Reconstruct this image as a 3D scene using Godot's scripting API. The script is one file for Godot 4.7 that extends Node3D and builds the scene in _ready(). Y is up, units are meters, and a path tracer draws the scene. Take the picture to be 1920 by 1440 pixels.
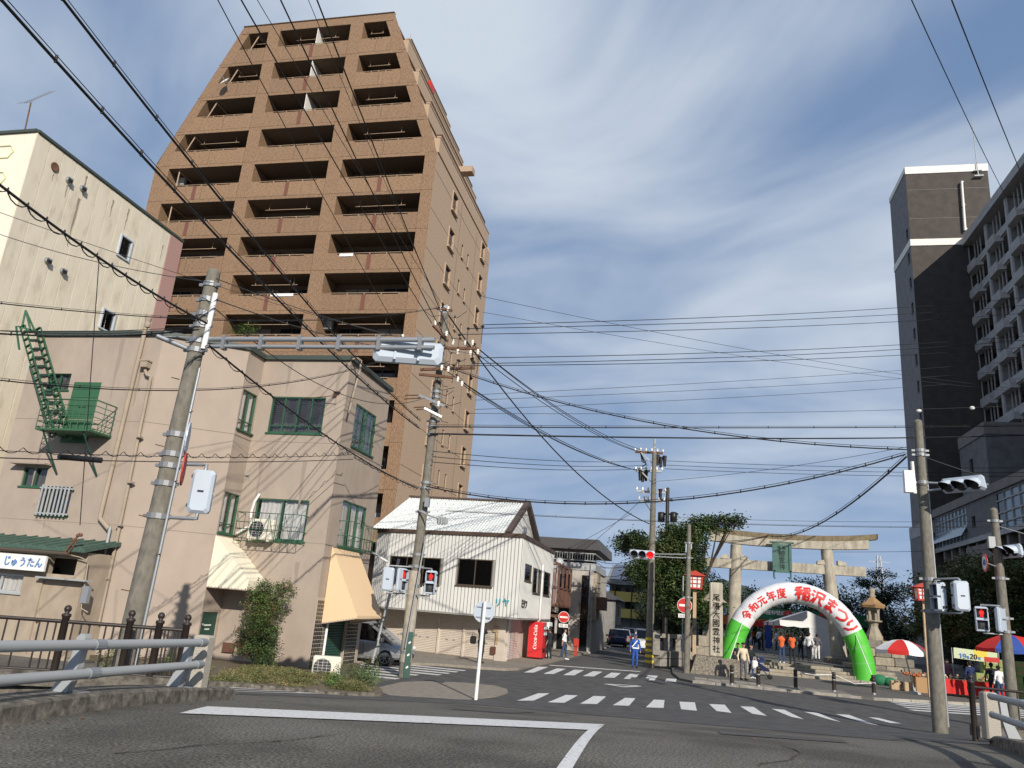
extends Node3D
# A street corner seen from a small bridge: beige corner building, brown apartment tower, shrine gate with festival arch.

var M := {}                     # materials by name
var used := {}                  # node names already given
var rng := RandomNumberGenerator.new()

# ---------------------------------------------------------------- mesh helper
class MB:
	var st := SurfaceTool.new()
	var o := Vector3.ZERO
	var col := Color(1, 1, 1)
	var colored := false
	var n := 0
	func _init(off := Vector3.ZERO):
		o = off
		st.begin(Mesh.PRIMITIVE_TRIANGLES)
	func paint(c: Color) -> void:
		colored = true
		col = c
	func tri(a: Vector3, b: Vector3, c: Vector3, g := -1) -> void:      # anticlockwise as seen from outside
		st.set_smooth_group(g)
		for p in [a, c, b]:
			if colored: st.set_color(col)
			st.add_vertex(p - o)
		n += 1
	func quad(a: Vector3, b: Vector3, c: Vector3, d: Vector3, g := -1) -> void:
		tri(a, b, c, g)
		tri(a, c, d, g)
	func hexa(p: Array) -> void:                                        # 0..3 bottom, 4..7 top, anticlockwise from above
		quad(p[3], p[2], p[1], p[0]); quad(p[4], p[5], p[6], p[7])
		for i in 4:
			var j := (i + 1) % 4
			quad(p[i], p[j], p[j + 4], p[i + 4])
	func box(c: Vector3, s: Vector3, b := Basis()) -> void:
		var x := b.x * s.x / 2; var y := b.y * s.y / 2; var z := b.z * s.z / 2
		hexa([c - x - y + z, c + x - y + z, c + x - y - z, c - x - y - z, c - x + y + z, c + x + y + z, c + x + y - z, c - x + y - z])
	func bevel(c: Vector3, s: Vector3, r: float, b := Basis()) -> void: # box with chamfered edges along y and a chamfered top
		var h := s / 2
		var ring := func(y: float, k: float) -> Array:
			var hx := h.x - k; var hz := h.z - k; var out := []
			for q in [[-hx + r, hz], [hx - r, hz], [hx, hz - r], [hx, -hz + r], [hx - r, -hz], [-hx + r, -hz], [-hx, -hz + r], [-hx, hz - r]]:
				out.append(c + b.x * q[0] + b.y * y + b.z * q[1])
			return out
		var rs := [ring.call(-h.y, r), ring.call(-h.y + r, 0.0), ring.call(h.y - r, 0.0), ring.call(h.y, r)]
		for k in 3:
			for i in 8:
				var j := (i + 1) % 8
				quad(rs[k][i], rs[k][j], rs[k + 1][j], rs[k + 1][i])
		for i in range(1, 7):
			tri(rs[3][0], rs[3][i], rs[3][i + 1])
			tri(rs[0][0], rs[0][i + 1], rs[0][i])
	func beam(a: Vector3, b: Vector3, w: float, h: float, up := Vector3.UP) -> void:
		var d := (b - a)
		var l := d.length()
		if l < 0.0005: return
		d /= l
		if absf(d.dot(up)) > 0.98: up = Vector3.BACK if absf(d.z) < 0.9 else Vector3.RIGHT
		var s := d.cross(up).normalized()
		var t := s.cross(d)
		box((a + b) / 2, Vector3(l, h, w), Basis(d, t, s))
	func tube(p: Array, r: float, k := 8, r1 := -1.0, caps := true) -> void:
		if r1 < 0: r1 = r
		var rings := []
		var m := p.size()
		var s := Vector3.ZERO
		for i in m:
			var d: Vector3 = (p[mini(i + 1, m - 1)] - p[maxi(i - 1, 0)]).normalized()
			if i == 0:
				s = d.cross(Vector3.UP if absf(d.y) < 0.95 else Vector3.RIGHT).normalized()
			else:
				s = (s - d * s.dot(d)).normalized()
			var t := d.cross(s)
			var rad := lerpf(r, r1, float(i) / (m - 1))
			var ring := []
			for j in k:
				var a := TAU * j / k
				ring.append(p[i] + (s * cos(a) + t * sin(a)) * rad)
			rings.append(ring)
		for i in m - 1:
			for j in k:
				var e := (j + 1) % k
				quad(rings[i][j], rings[i][e], rings[i + 1][e], rings[i + 1][j], 1)
		if caps:
			for j in range(1, k - 1):
				tri(rings[0][0], rings[0][j + 1], rings[0][j])
				tri(rings[m - 1][0], rings[m - 1][j], rings[m - 1][j + 1])
	func lathe(c: Vector3, prof: Array, k := 12, up := Vector3.UP, smooth := 1) -> void:   # prof of Vector2(radius, height)
		var s := up.cross(Vector3.RIGHT if absf(up.x) < 0.9 else Vector3.BACK).normalized()
		var t := up.cross(s)
		for i in prof.size() - 1:
			for j in k:
				var a := TAU * j / k; var b := TAU * (j + 1) / k
				var da := s * cos(a) + t * sin(a); var db := s * cos(b) + t * sin(b)
				var p: Vector2 = prof[i]; var q: Vector2 = prof[i + 1]
				if p.x > 0.0001: tri(c + da * p.x + up * p.y, c + db * p.x + up * p.y, c + db * q.x + up * q.y, smooth)
				if q.x > 0.0001: tri(c + da * p.x + up * p.y, c + db * q.x + up * q.y, c + da * q.x + up * q.y, smooth)
	func ball(c: Vector3, r: Vector3, k := 10, smooth := 1) -> void:
		for i in k / 2:
			for j in k:
				var q := []
				for e in [[i, j], [i, j + 1], [i + 1, j + 1], [i + 1, j]]:
					var th: float = PI * e[0] / (k / 2); var ph: float = TAU * e[1] / k
					q.append(c + Vector3(r.x * sin(th) * cos(ph), -r.y * cos(th), -r.z * sin(th) * sin(ph)))
				if i > 0: tri(q[0], q[1], q[2], smooth)
				if i < k / 2 - 1: tri(q[0], q[2], q[3], smooth)
				elif i == 0: tri(q[0], q[2], q[3], smooth)
	func prism(poly: Array, at: Vector3, u: Vector3, v: Vector3, depth: float) -> void:    # flat outline (Vector2) pushed out along u x v
		var w := u.cross(v) * depth
		var pts := PackedVector2Array(poly)
		if not Geometry2D.is_polygon_clockwise(pts):
			pass
		else:
			pts.reverse()
		var idx := Geometry2D.triangulate_polygon(pts)
		var P := []
		for q in pts: P.append(at + u * q.x + v * q.y)
		for i in range(0, idx.size(), 3):
			var a: Vector3 = P[idx[i]]; var b: Vector3 = P[idx[i + 1]]; var c: Vector3 = P[idx[i + 2]]
			if (b - a).cross(c - a).dot(w) < 0:
				var t := b; b = c; c = t
			tri(a + w, b + w, c + w)
			tri(a, c, b)
		for i in P.size():
			var j: int = (i + 1) % P.size()
			quad(P[i], P[j], P[j] + w, P[i] + w)
	func stroke(pts: Array, at: Vector3, u: Vector3, v: Vector3, k: float, w: float, d: float) -> void:  # a brush stroke of lettering on a 100 grid
		for i in pts.size() - 1:
			var a: Vector3 = at + u * (pts[i][0] * k / 100.0) + v * ((100.0 - pts[i][1]) * k / 100.0)
			var b: Vector3 = at + u * (pts[i + 1][0] * k / 100.0) + v * ((100.0 - pts[i + 1][1]) * k / 100.0)
			var e := (b - a).normalized() * w * 0.4
			beam(a - e, b + e, w, d * (1.0 + 0.07 * (i % 3)), u.cross(v))

func V(x: float, y: float, z: float) -> Vector3: return Vector3(x, y, z)

# naming and tagging
func numbered(called: String) -> String:
	if not used.has(called):
		used[called] = 0
		return called
	used[called] += 1
	return "%s_%03d" % [called, used[called]]

func thing(called: String, label: String, category: String, at := Vector3.ZERO, group := "") -> Node3D:
	var o := Node3D.new()
	o.name = numbered(called)
	add_child(o)
	o.position = at
	o.set_meta("label", label)
	o.set_meta("category", category)
	if group: o.set_meta("group", group)
	return o

func obj(called: String, m: MB, mat, parent: Node3D = null) -> MeshInstance3D:
	if m.n == 0: return null
	m.st.generate_normals()
	var o := MeshInstance3D.new()
	o.mesh = m.st.commit()
	o.material_override = M[mat] if mat is String else mat
	if parent:
		var nm := called
		var k := 0
		while parent.has_node(nm):
			k += 1
			nm = "%s_%03d" % [called, k]
		o.name = nm
		parent.add_child(o, true)
	else:
		o.name = numbered(called)
		add_child(o)
	return o

func solo(called: String, m: MB, mat, label: String, category: String, group := "") -> MeshInstance3D:   # a thing that is one mesh; m.o is its base
	var o := obj(called, m, mat)
	o.position = m.o
	o.set_meta("label", label)
	o.set_meta("category", category)
	if group: o.set_meta("group", group)
	return o

func structure(called: String, m: MB, mat) -> MeshInstance3D:
	var o := obj(called, m, mat)
	o.set_meta("kind", "structure")
	return o

func stuff(o: Node3D) -> Node3D:
	o.set_meta("kind", "stuff")
	return o

func piece(called: String, mesh: Mesh, mat, parent: Node3D, xf: Transform3D) -> MeshInstance3D:      # one alike piece sharing its mesh
	var o := MeshInstance3D.new()
	o.mesh = mesh
	o.material_override = M[mat] if mat is String else mat
	var key := "n_" + called
	var k: int = parent.get_meta(key, 0) if parent.has_meta(key) else 0
	o.name = called if k == 0 else "%s_%03d" % [called, k]
	parent.set_meta(key, k + 1)
	parent.add_child(o, true)
	o.transform = xf
	return o

func tidy(n: Node) -> void:
	for m in n.get_meta_list():
		if String(m).begins_with("n_"): n.remove_meta(m)
	for c in n.get_children(): tidy(c)

func dup(root: Node3D, at: Vector3, turn: float, label := "", group := "") -> Node3D:
	var r: Node3D = root.duplicate()
	r.name = numbered(String(root.name).rstrip("0123456789").trim_suffix("_"))
	add_child(r)
	r.position = at
	r.rotation.y = turn
	if label: r.set_meta("label", label)
	if group: r.set_meta("group", group)
	return r

# materials (base colours are linear, real-world)
func lin(r: float, g: float, b: float) -> Color:
	return Color(r, g, b).linear_to_srgb()

func noise(sd: int, freq: float, oct := 5) -> FastNoiseLite:
	var n := FastNoiseLite.new()
	n.seed = sd
	n.noise_type = FastNoiseLite.TYPE_SIMPLEX_SMOOTH
	n.frequency = freq
	n.fractal_octaves = oct
	n.fractal_gain = 0.6
	return n

func ntex(sd: int, freq: float, cols: Array, size := 512, oct := 5, offs := []) -> NoiseTexture2D:
	var t := NoiseTexture2D.new()
	t.width = size; t.height = size
	t.seamless = true
	t.noise = noise(sd, freq, oct)
	var g := Gradient.new()
	var of := PackedFloat32Array(); var cs := PackedColorArray()
	for i in cols.size():
		of.append(offs[i] if offs.size() else 0.15 + 0.7 * i / (cols.size() - 1.0))
		cs.append(cols[i])
	g.offsets = of; g.colors = cs
	t.color_ramp = g
	return t

func bump(sd: int, freq: float, strength := 4.0, size := 512) -> NoiseTexture2D:
	var t := NoiseTexture2D.new()
	t.width = size; t.height = size
	t.seamless = true
	t.as_normal_map = true
	t.bump_strength = strength
	t.noise = noise(sd, freq, 4)
	return t

func plain(called: String, c: Color, rough := 0.8, metal := 0.0) -> StandardMaterial3D:
	var m := StandardMaterial3D.new()
	m.albedo_color = c
	m.roughness = rough
	m.metallic = metal
	m.resource_name = called
	M[called] = m
	return m

func grain(called: String, r: float, g: float, b: float, vary: float, scale: Vector3, freq := 0.02, rough := 0.88, sd := 1, nscale := 0.0, world := true) -> StandardMaterial3D:
	var m := StandardMaterial3D.new()
	m.albedo_texture = ntex(sd, freq, [lin(r * (1 - vary), g * (1 - vary), b * (1 - vary)), lin(r, g, b), lin(minf(r * (1 + vary), 0.95), minf(g * (1 + vary), 0.95), minf(b * (1 + vary * 0.9), 0.95))])
	m.uv1_triplanar = true
	m.uv1_world_triplanar = world
	m.uv1_scale = scale
	m.roughness = rough
	if nscale > 0.0:
		m.normal_enabled = true
		m.normal_texture = bump(sd + 50, freq * 3.0)
		m.normal_scale = nscale
	m.resource_name = called
	M[called] = m
	return m

func terr(x: float, z: float) -> float:      # the road climbs from the crossing up to the bridge
	var a := -(z + 0.4 * x) - 11.0
	var l := 12.5
	var d := 0.5 * (a + sqrt(a * a + 4.0)) - 0.5 * (a - l + sqrt((a - l) * (a - l) + 4.0))
	return 1.12 * (1.0 - d / l)

func onroad(x: float, z: float, up := 0.0) -> Vector3:
	return V(x, terr(x, z) + up, z)

func drape(m: MB, q: Array, up: float, nu := 6, nv := 6) -> void:      # a sheet laid on the ground between four corners
	for i in nu:
		for j in nv:
			var c := []
			for e in [[i, j], [i + 1, j], [i + 1, j + 1], [i, j + 1]]:
				var a: Vector3 = q[0].lerp(q[1], e[0] / float(nu)); var b: Vector3 = q[3].lerp(q[2], e[0] / float(nu))
				var p := a.lerp(b, e[1] / float(nv))
				c.append(onroad(p.x, p.z, up))
			if (c[1] - c[0]).cross(c[2] - c[0]).y < 0: c.reverse()
			m.quad(c[0], c[1], c[2], c[3], 1)

func wall(m: MB, o: Vector3, u: Vector3, u0: float, u1: float, v0: float, v1: float, holes: Array, depth := 0.12) -> void:
	var n := u.cross(Vector3.UP)
	var us := [u0, u1]; var vs := [v0, v1]
	for h in holes:
		us.append(h.position.x); us.append(h.end.x); vs.append(h.position.y); vs.append(h.end.y)
	us.sort(); vs.sort()
	var P := func(a: float, b: float, d: float) -> Vector3: return o + u * a + Vector3.UP * b - n * d
	for i in us.size() - 1:
		for j in vs.size() - 1:
			if us[i + 1] - us[i] < 0.001 or vs[j + 1] - vs[j] < 0.001: continue
			var c := Vector2((us[i] + us[i + 1]) / 2, (vs[j] + vs[j + 1]) / 2)
			if c.x < u0 or c.x > u1 or c.y < v0 or c.y > v1: continue
			var inside := false
			for h in holes:
				if h.has_point(c): inside = true
			if not inside: m.quad(P.call(us[i], vs[j], 0.0), P.call(us[i + 1], vs[j], 0.0), P.call(us[i + 1], vs[j + 1], 0.0), P.call(us[i], vs[j + 1], 0.0))
	for h in holes:
		var a: float = h.position.x; var b: float = h.end.x; var c: float = h.position.y; var d: float = h.end.y
		m.quad(P.call(a, c, 0.0), P.call(a, d, 0.0), P.call(a, d, depth), P.call(a, c, depth))
		m.quad(P.call(b, c, depth), P.call(b, d, depth), P.call(b, d, 0.0), P.call(b, c, 0.0))
		m.quad(P.call(a, c, depth), P.call(b, c, depth), P.call(b, c, 0.0), P.call(a, c, 0.0))
		m.quad(P.call(a, d, 0.0), P.call(b, d, 0.0), P.call(b, d, depth), P.call(a, d, depth))

func window(parent: Node3D, o: Vector3, u: Vector3, r: Rect2, frame: String, cols := 2, sill := 0.0, curtain := "", glass := "glass", depth := 0.1, rail := -1.0, back := "dark_room") -> MeshInstance3D:
	var n := u.cross(Vector3.UP)
	var off := parent.position
	var b := Basis(u, Vector3.UP, n)
	var c := func(x: float, y: float, d: float) -> Vector3: return o + u * (r.position.x + x) + Vector3.UP * (r.position.y + y) - n * d
	var m := MB.new(off)
	var fw := clampf(r.size.x * 0.04, 0.03, 0.05)
	m.box(c.call(r.size.x / 2, fw / 2, depth), V(r.size.x,fw,0.09), b)
	m.box(c.call(r.size.x / 2, r.size.y - fw / 2, depth), V(r.size.x,fw,0.09), b)
	for s in [fw / 2, r.size.x - fw / 2]:
		m.box(c.call(s, r.size.y / 2, depth), V(fw,r.size.y - 2 * fw,0.09), b)
	for i in range(1, cols):
		m.box(c.call(r.size.x * i / cols, r.size.y / 2, depth), V(fw * 0.9,r.size.y - 2 * fw,0.07), b)
	if rail > 0.0:
		m.box(c.call(r.size.x / 2, r.size.y * rail, depth), V(r.size.x - 2 * fw,fw * 0.8,0.06), b)
	if sill > 0.0:
		m.box(c.call(r.size.x / 2, -0.03, -sill / 2 + 0.02), V(r.size.x + 0.12,0.06,sill), b)
	var w := obj("window", m, frame, parent)
	for i in cols:
		var pm := MB.new(off)
		var pw := r.size.x / cols
		pm.box(c.call(pw * (i + 0.5), r.size.y / 2, depth + 0.005 * (i % 2)), V(pw - fw,r.size.y - 2 * fw,0.008), b)
		obj("pane", pm, glass, w)
	if curtain:
		var cm := MB.new(off)
		var k := int(r.size.x * 16)
		var y0 := 0.05
		var gap := r.size.x * 0.06
		for i in k:
			if absf((i + 0.5) / k - 0.5) < 0.035: continue
			var xa := gap + (r.size.x - 2 * gap) * i / k; var xb := gap + (r.size.x - 2 * gap) * (i + 1) / k
			var da := depth + 0.09 + 0.025 * sin(i * 2.1) + 0.02 * sin(i * 0.7); var db := depth + 0.09 + 0.025 * sin((i + 1) * 2.1) + 0.02 * sin((i + 1) * 0.7)
			cm.quad(c.call(xa, y0, da), c.call(xb, y0, db), c.call(xb, r.size.y, db), c.call(xa, r.size.y, da), 1)
		obj("curtain", cm, curtain, w)
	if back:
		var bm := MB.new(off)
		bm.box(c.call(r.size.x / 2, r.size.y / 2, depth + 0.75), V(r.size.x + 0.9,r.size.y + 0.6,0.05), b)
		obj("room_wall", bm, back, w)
	return w

func mirror_z(p: Vector3) -> Vector3:
	return V(p.x,p.y,-p.z)

# sky
func sky_picture() -> ImageTexture:
	var w := 2048; var h := 1024
	var im := Image.create(w, h, false, Image.FORMAT_RGBF)
	var streak := noise(11, 0.9, 6); var warp := noise(5, 0.6, 3); var mass := noise(23, 0.33, 4)
	streak.fractal_gain = 0.55
	for j in h:
		var th := PI * (j + 0.5) / h
		var y := cos(th)
		for i in w:
			var ph := TAU * (i + 0.5) / w
			var d := V(sin(th) * sin(ph), y, -sin(th) * cos(ph))
			var up := clampf(y, 0.0, 1.0)
			var c := Color(0.35, 0.49, 0.71).lerp(Color(0.115, 0.205, 0.40), pow(up, 0.62))
			if y < -0.02:
				im.fill_rect(Rect2i(0, j, w, 1), c.lerp(Color(0.2, 0.195, 0.185), clampf(-y * 6.0, 0, 1)))
				break
			if y < 0: c = Color(0.35, 0.49, 0.71).lerp(Color(0.2, 0.195, 0.185), clampf(-y * 6.0, 0, 1))
			else:
				var p := Vector2(d.x, d.z) / (up + 0.16)
				var q := Vector2(p.dot(Vector2(0.9, 0.44)), p.dot(Vector2(-0.44, 0.9)))      # along and across the streaks
				var wx := warp.get_noise_2d(q.x * 0.7, q.y * 0.9)
				var s := streak.get_noise_2d(q.x * 0.9 + wx * 0.7, q.y * 2.4 + wx * 1.6)
				var f := streak.get_noise_2d(q.x * 2.6 + 9.0, q.y * 5.5 + wx * 2.0)
				var k := 0.37 + 0.4 * mass.get_noise_2d(q.x * 1.5 + 7.0, q.y * 1.9) + s * 0.32 + f * 0.13
				k += 0.56 * exp(-pow((p.x + 0.30) / 0.30, 2) - pow((p.y + 1.0) / 0.42, 2))
				k -= 0.44 * exp(-pow((q.y + 1.07 + wx * 0.05) / 0.10, 2)) * smoothstep(-0.62, -0.3, q.x)
				k += 0.2 * exp(-pow((q.y + 1.48) / 0.2, 2)) * smoothstep(-0.9, -0.5, q.x)
				k = smoothstep(-0.05, 1.05, k) * (0.55 + 0.45 * smoothstep(0.05, 0.3, up))
				c = c.lerp(Color(0.66, 0.735, 0.835), clampf(k, 0.0, 0.96))
			im.set_pixel(i, j, c)
	return ImageTexture.create_from_image(im)

func setup() -> void:
	var cam := Camera3D.new()
	cam.name = "camera"
	cam.fov = 52.908
	cam.near = 0.1
	cam.far = 1500.0
	cam.transform = Transform3D(Basis(Vector3(0.97543, 0.07643, -0.20663), Vector3(-0.01357, 0.95696, 0.28990), Vector3(0.21990, -0.27997, 0.93449)), V(0,2.5,0))
	add_child(cam)
	cam.current = true
	var sky := Sky.new()
	var pm := PanoramaSkyMaterial.new()
	pm.panorama = sky_picture()
	pm.energy_multiplier = 0.95
	sky.sky_material = pm
	var env := Environment.new()
	env.background_mode = Environment.BG_SKY
	env.sky = sky
	env.tonemap_mode = Environment.TONE_MAPPER_LINEAR
	env.tonemap_exposure = 1.0
	env.sdfgi_enabled = true
	env.ssao_enabled = true
	env.ssil_enabled = true
	var we := WorldEnvironment.new()
	we.name = "sky"
	we.environment = env
	add_child(we)
	var sun := DirectionalLight3D.new()
	sun.name = "sun"
	var az := deg_to_rad(31.5); var el := deg_to_rad(26.0)
	sun.basis = Basis.looking_at(V(-sin(az) * cos(el), -sin(el), -cos(az) * cos(el)))
	sun.light_energy = 1.55
	sun.light_color = Color(1.0, 0.965, 0.915)
	sun.light_angular_distance = 0.5
	sun.shadow_enabled = true
	add_child(sun)

# materials
func make_materials() -> void:
	var a := grain("old_asphalt", 0.092, 0.086, 0.078, 0.62, Vector3.ONE * 0.26, 0.012, 0.92, 3, 0.55)
	a.albedo_texture = ntex(3, 0.085, [lin(0.045, 0.042, 0.036), lin(0.142, 0.134, 0.115), lin(0.29, 0.275, 0.235)], 1024, 3, [0.18, 0.5, 0.85])
	a.normal_texture = bump(9, 0.2, 5.0, 1024)
	a.normal_scale = 0.5
	a.detail_enabled = true
	a.detail_blend_mode = BaseMaterial3D.BLEND_MODE_MUL
	a.detail_uv_layer = BaseMaterial3D.DETAIL_UV_2
	a.uv2_triplanar = true
	a.uv2_world_triplanar = true
	a.uv2_scale = Vector3.ONE * 0.045
	a.detail_albedo = ntex(2, 0.012, [lin(0.5, 0.485, 0.465), lin(0.86, 0.85, 0.83), lin(1, 1, 1)], 512, 6, [0.2, 0.5, 0.75])
	var b := grain("asphalt", 0.072, 0.071, 0.071, 0.22, Vector3.ONE * 0.12, 0.02, 0.9, 4, 0.2)
	b.albedo_texture = ntex(4, 0.012, [lin(0.05, 0.05, 0.05), lin(0.075, 0.074, 0.073), lin(0.1, 0.098, 0.095)], 1024, 6)
	grain("lane_asphalt", 0.085, 0.082, 0.078, 0.25, Vector3.ONE * 0.1, 0.02, 0.9, 14)
	var wp := grain("road_paint", 0.70, 0.70, 0.68, 0.10, Vector3.ONE * 0.3, 0.03, 0.7, 5)
	wp.albedo_texture = ntex(5, 0.035, [lin(0.2, 0.195, 0.19), lin(0.66, 0.66, 0.64), lin(0.76, 0.76, 0.74)], 1024, 6, [0.15, 0.3, 0.75])
	grain("green_paint", 0.07, 0.11, 0.09, 0.2, Vector3.ONE * 0.3, 0.02, 0.9, 6)
	grain("concrete", 0.27, 0.25, 0.22, 0.25, Vector3.ONE * 0.35, 0.012, 0.9, 7, 0.25)
	var dc := grain("dirty_concrete", 0.15, 0.135, 0.11, 0.5, Vector3.ONE * 0.6, 0.012, 0.95, 8, 0.5)
	dc.albedo_texture = ntex(8, 0.015, [lin(0.045, 0.04, 0.033), lin(0.13, 0.115, 0.095), lin(0.25, 0.23, 0.19)], 512, 6)
	grain("paving", 0.25, 0.22, 0.18, 0.22, Vector3.ONE * 0.4, 0.02, 0.92, 9)
	grain("paving_light", 0.31, 0.285, 0.24, 0.2, Vector3.ONE * 0.4, 0.02, 0.92, 10)
	grain("paving_dark", 0.2, 0.18, 0.15, 0.2, Vector3.ONE * 0.4, 0.02, 0.92, 11)
	grain("gravel", 0.12, 0.115, 0.105, 0.3, Vector3.ONE * 0.3, 0.05, 0.95, 12)
	grain("stone", 0.32, 0.28, 0.215, 0.25, V(0.4,0.15,0.4), 0.014, 0.9, 13, 0.25)
	grain("gate_stone", 0.40, 0.365, 0.295, 0.28, V(0.35,0.12,0.35), 0.014, 0.9, 15, 0.2)
	grain("gate_top_stone", 0.24, 0.195, 0.125, 0.3, V(0.35,0.2,0.35), 0.014, 0.9, 16, 0.2)
	var rs := grain("rough_stone", 0.22, 0.19, 0.15, 0.4, Vector3.ONE * 0.7, 0.012, 0.95, 17, 0.8)
	rs.albedo_texture = ntex(17, 0.02, [lin(0.08, 0.07, 0.055), lin(0.2, 0.175, 0.14), lin(0.34, 0.3, 0.24)], 512, 6)
	var gr := grain("granite", 0.45, 0.41, 0.35, 0.3, Vector3.ONE * 1.2, 0.1, 0.85, 18, 0.5)
	gr.albedo_texture = ntex(18, 0.09, [lin(0.2, 0.175, 0.14), lin(0.42, 0.385, 0.32), lin(0.58, 0.54, 0.47)], 512, 4)
	plain("joint", lin(0.06, 0.05, 0.04), 0.95)
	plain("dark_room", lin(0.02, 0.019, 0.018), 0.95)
	plain("water", lin(0.03, 0.035, 0.03), 0.05)
	grain("stucco", 0.368, 0.303, 0.248, 0.08, V(0.13,0.07,0.13), 0.012, 0.93, 20, 0.06)
	grain("annex_wall", 0.36, 0.295, 0.225, 0.12, V(0.25,0.15,0.25), 0.012, 0.93, 21)
	plain("pink_trim", lin(0.33, 0.27, 0.22), 0.85)
	plain("green_metal", lin(0.035, 0.115, 0.055), 0.55)
	plain("green_frame", lin(0.03, 0.10, 0.055), 0.5)
	plain("dark_green", lin(0.016, 0.068, 0.048), 0.55)
	plain("roof_edge", lin(0.05, 0.065, 0.055), 0.6)
	grain("green_roof", 0.06, 0.11, 0.085, 0.25, Vector3.ONE * 0.6, 0.02, 0.6, 22)
	grain("cream_panel", 0.66, 0.595, 0.47, 0.12, V(0.2,0.07,0.2), 0.012, 0.8, 23)
	M["cream_panel"].albedo_texture = ntex(23, 0.012, [lin(0.57, 0.51, 0.40), lin(0.67, 0.605, 0.48), lin(0.71, 0.65, 0.525)], 512, 6, [0.12, 0.36, 0.7])
	grain("cream_joint", 0.8, 0.73, 0.6, 0.04, Vector3.ONE * 0.2, 0.02, 0.8, 24)
	plain("cream_pink", lin(0.40, 0.245, 0.215), 0.85)
	plain("stain", lin(0.2, 0.17, 0.13), 0.9)
	plain("alu", lin(0.5, 0.52, 0.52), 0.45, 0.3)
	plain("steel", lin(0.27, 0.28, 0.29), 0.55, 0.5)
	plain("galvanized", lin(0.36, 0.38, 0.40), 0.5, 0.5)
	plain("galv_paint", lin(0.37, 0.39, 0.395), 0.55, 0.1)
	plain("bronze_frame", lin(0.10, 0.075, 0.055), 0.5, 0.2)
	plain("white_plastic", lin(0.74, 0.73, 0.69), 0.5)
	plain("cream_plastic", lin(0.70, 0.66, 0.55), 0.5)
	plain("signal_grey", lin(0.47, 0.53, 0.60), 0.42, 0.05)
	plain("signal_face", lin(0.36, 0.39, 0.42), 0.5)
	plain("black_plastic", lin(0.014, 0.014, 0.015), 0.45)
	plain("cable", lin(0.012, 0.012, 0.013), 0.6)
	plain("thin_cable", lin(0.05, 0.05, 0.052), 0.55, 0.2)
	plain("insulator", lin(0.78, 0.75, 0.68), 0.25)
	plain("rust", lin(0.15, 0.075, 0.045), 0.9)
	plain("fence_brown", lin(0.028, 0.02, 0.017), 0.5)
	grain("pole_concrete", 0.17, 0.158, 0.13, 0.3, V(0.7,0.3,0.7), 0.02, 0.9, 25, 0.15)
	grain("pole_light", 0.36, 0.325, 0.265, 0.25, V(0.7,0.3,0.7), 0.02, 0.9, 26)
	plain("awning_cream", lin(0.80, 0.745, 0.58), 0.8)
	plain("awning_tan", lin(0.76, 0.55, 0.335), 0.8)
	plain("curtain", lin(0.78, 0.77, 0.74), 0.9)
	plain("blind", lin(0.10, 0.10, 0.10), 0.8)
	plain("black_tile", lin(0.012, 0.012, 0.014), 0.12)
	plain("grout", lin(0.42, 0.37, 0.29), 0.95)
	var g := plain("glass", Color(0.05, 0.06, 0.06, 0.14), 0.03)
	g.transparency = BaseMaterial3D.TRANSPARENCY_ALPHA
	var g2 := plain("dark_glass", Color(0.03, 0.035, 0.04, 0.8), 0.04)
	g2.transparency = BaseMaterial3D.TRANSPARENCY_ALPHA
	plain("far_glass", lin(0.012, 0.014, 0.018), 0.06)
	plain("blue_glass", lin(0.16, 0.23, 0.29), 0.15)
	grain("tile_h", 0.27, 0.158, 0.082, 0.2, V(0.2,0.95,0.2), 0.03, 0.75, 30)
	grain("tile_v", 0.285, 0.17, 0.09, 0.2, V(0.9,0.2,0.9), 0.03, 0.75, 31)
	grain("tile_h2", 0.27, 0.158, 0.082, 0.2, V(0.2,0.95,0.2), 0.03, 0.75, 30)
	grain("tile_h3", 0.27, 0.158, 0.082, 0.2, V(0.2,0.95,0.2), 0.03, 0.75, 30)
	for k in ["tile_h", "tile_v", "tile_h2", "tile_h3"]:
		var f: float = {"tile_h": 0.8, "tile_v": 0.82, "tile_h2": 0.75, "tile_h3": 0.86}[k]
		M[k].albedo_texture = ntex(31 if k == "tile_v" else 30, 0.03, [lin(0.215 * f, 0.13 * f, 0.073 * f), lin(0.31 * f, 0.195 * f, 0.114 * f), lin(0.35 * f, 0.226 * f, 0.136 * f)], 512, 3, [0.25, 0.5, 0.75])
	plain("dim_curtain", lin(0.22, 0.2, 0.17), 0.7)
	plain("arch_seam", lin(0.42, 0.46, 0.46), 0.6)
	grain("tile_side", 0.42, 0.31, 0.215, 0.12, V(0.2,0.6,0.2), 0.03, 0.75, 32)
	plain("tile_accent", lin(0.16, 0.062, 0.043), 0.75)
	plain("tile_joint", lin(0.075, 0.04, 0.02), 0.9)
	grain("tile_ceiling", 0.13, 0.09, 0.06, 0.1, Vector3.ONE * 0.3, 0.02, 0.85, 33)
	plain("tile_trim", lin(0.40, 0.29, 0.20), 0.7)
	grain("white_cladding", 0.72, 0.72, 0.69, 0.05, V(0.1,0.05,0.1), 0.012, 0.55, 34)
	plain("white_cladding_gap", lin(0.3, 0.295, 0.28), 0.7)
	var rf := grain("white_roof", 0.64, 0.67, 0.655, 0.07, V(0.2,0.2,0.2), 0.012, 0.6, 35)
	rf.metallic = 0.0
	plain("roof_brown", lin(0.085, 0.055, 0.042), 0.6)
	grain("shutter", 0.60, 0.53, 0.45, 0.06, V(0.3,0.3,0.3), 0.012, 0.6, 36)
	plain("pink_shutter", lin(0.60, 0.47, 0.43), 0.6)
	plain("vending_red", lin(0.58, 0.028, 0.03), 0.35)
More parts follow.
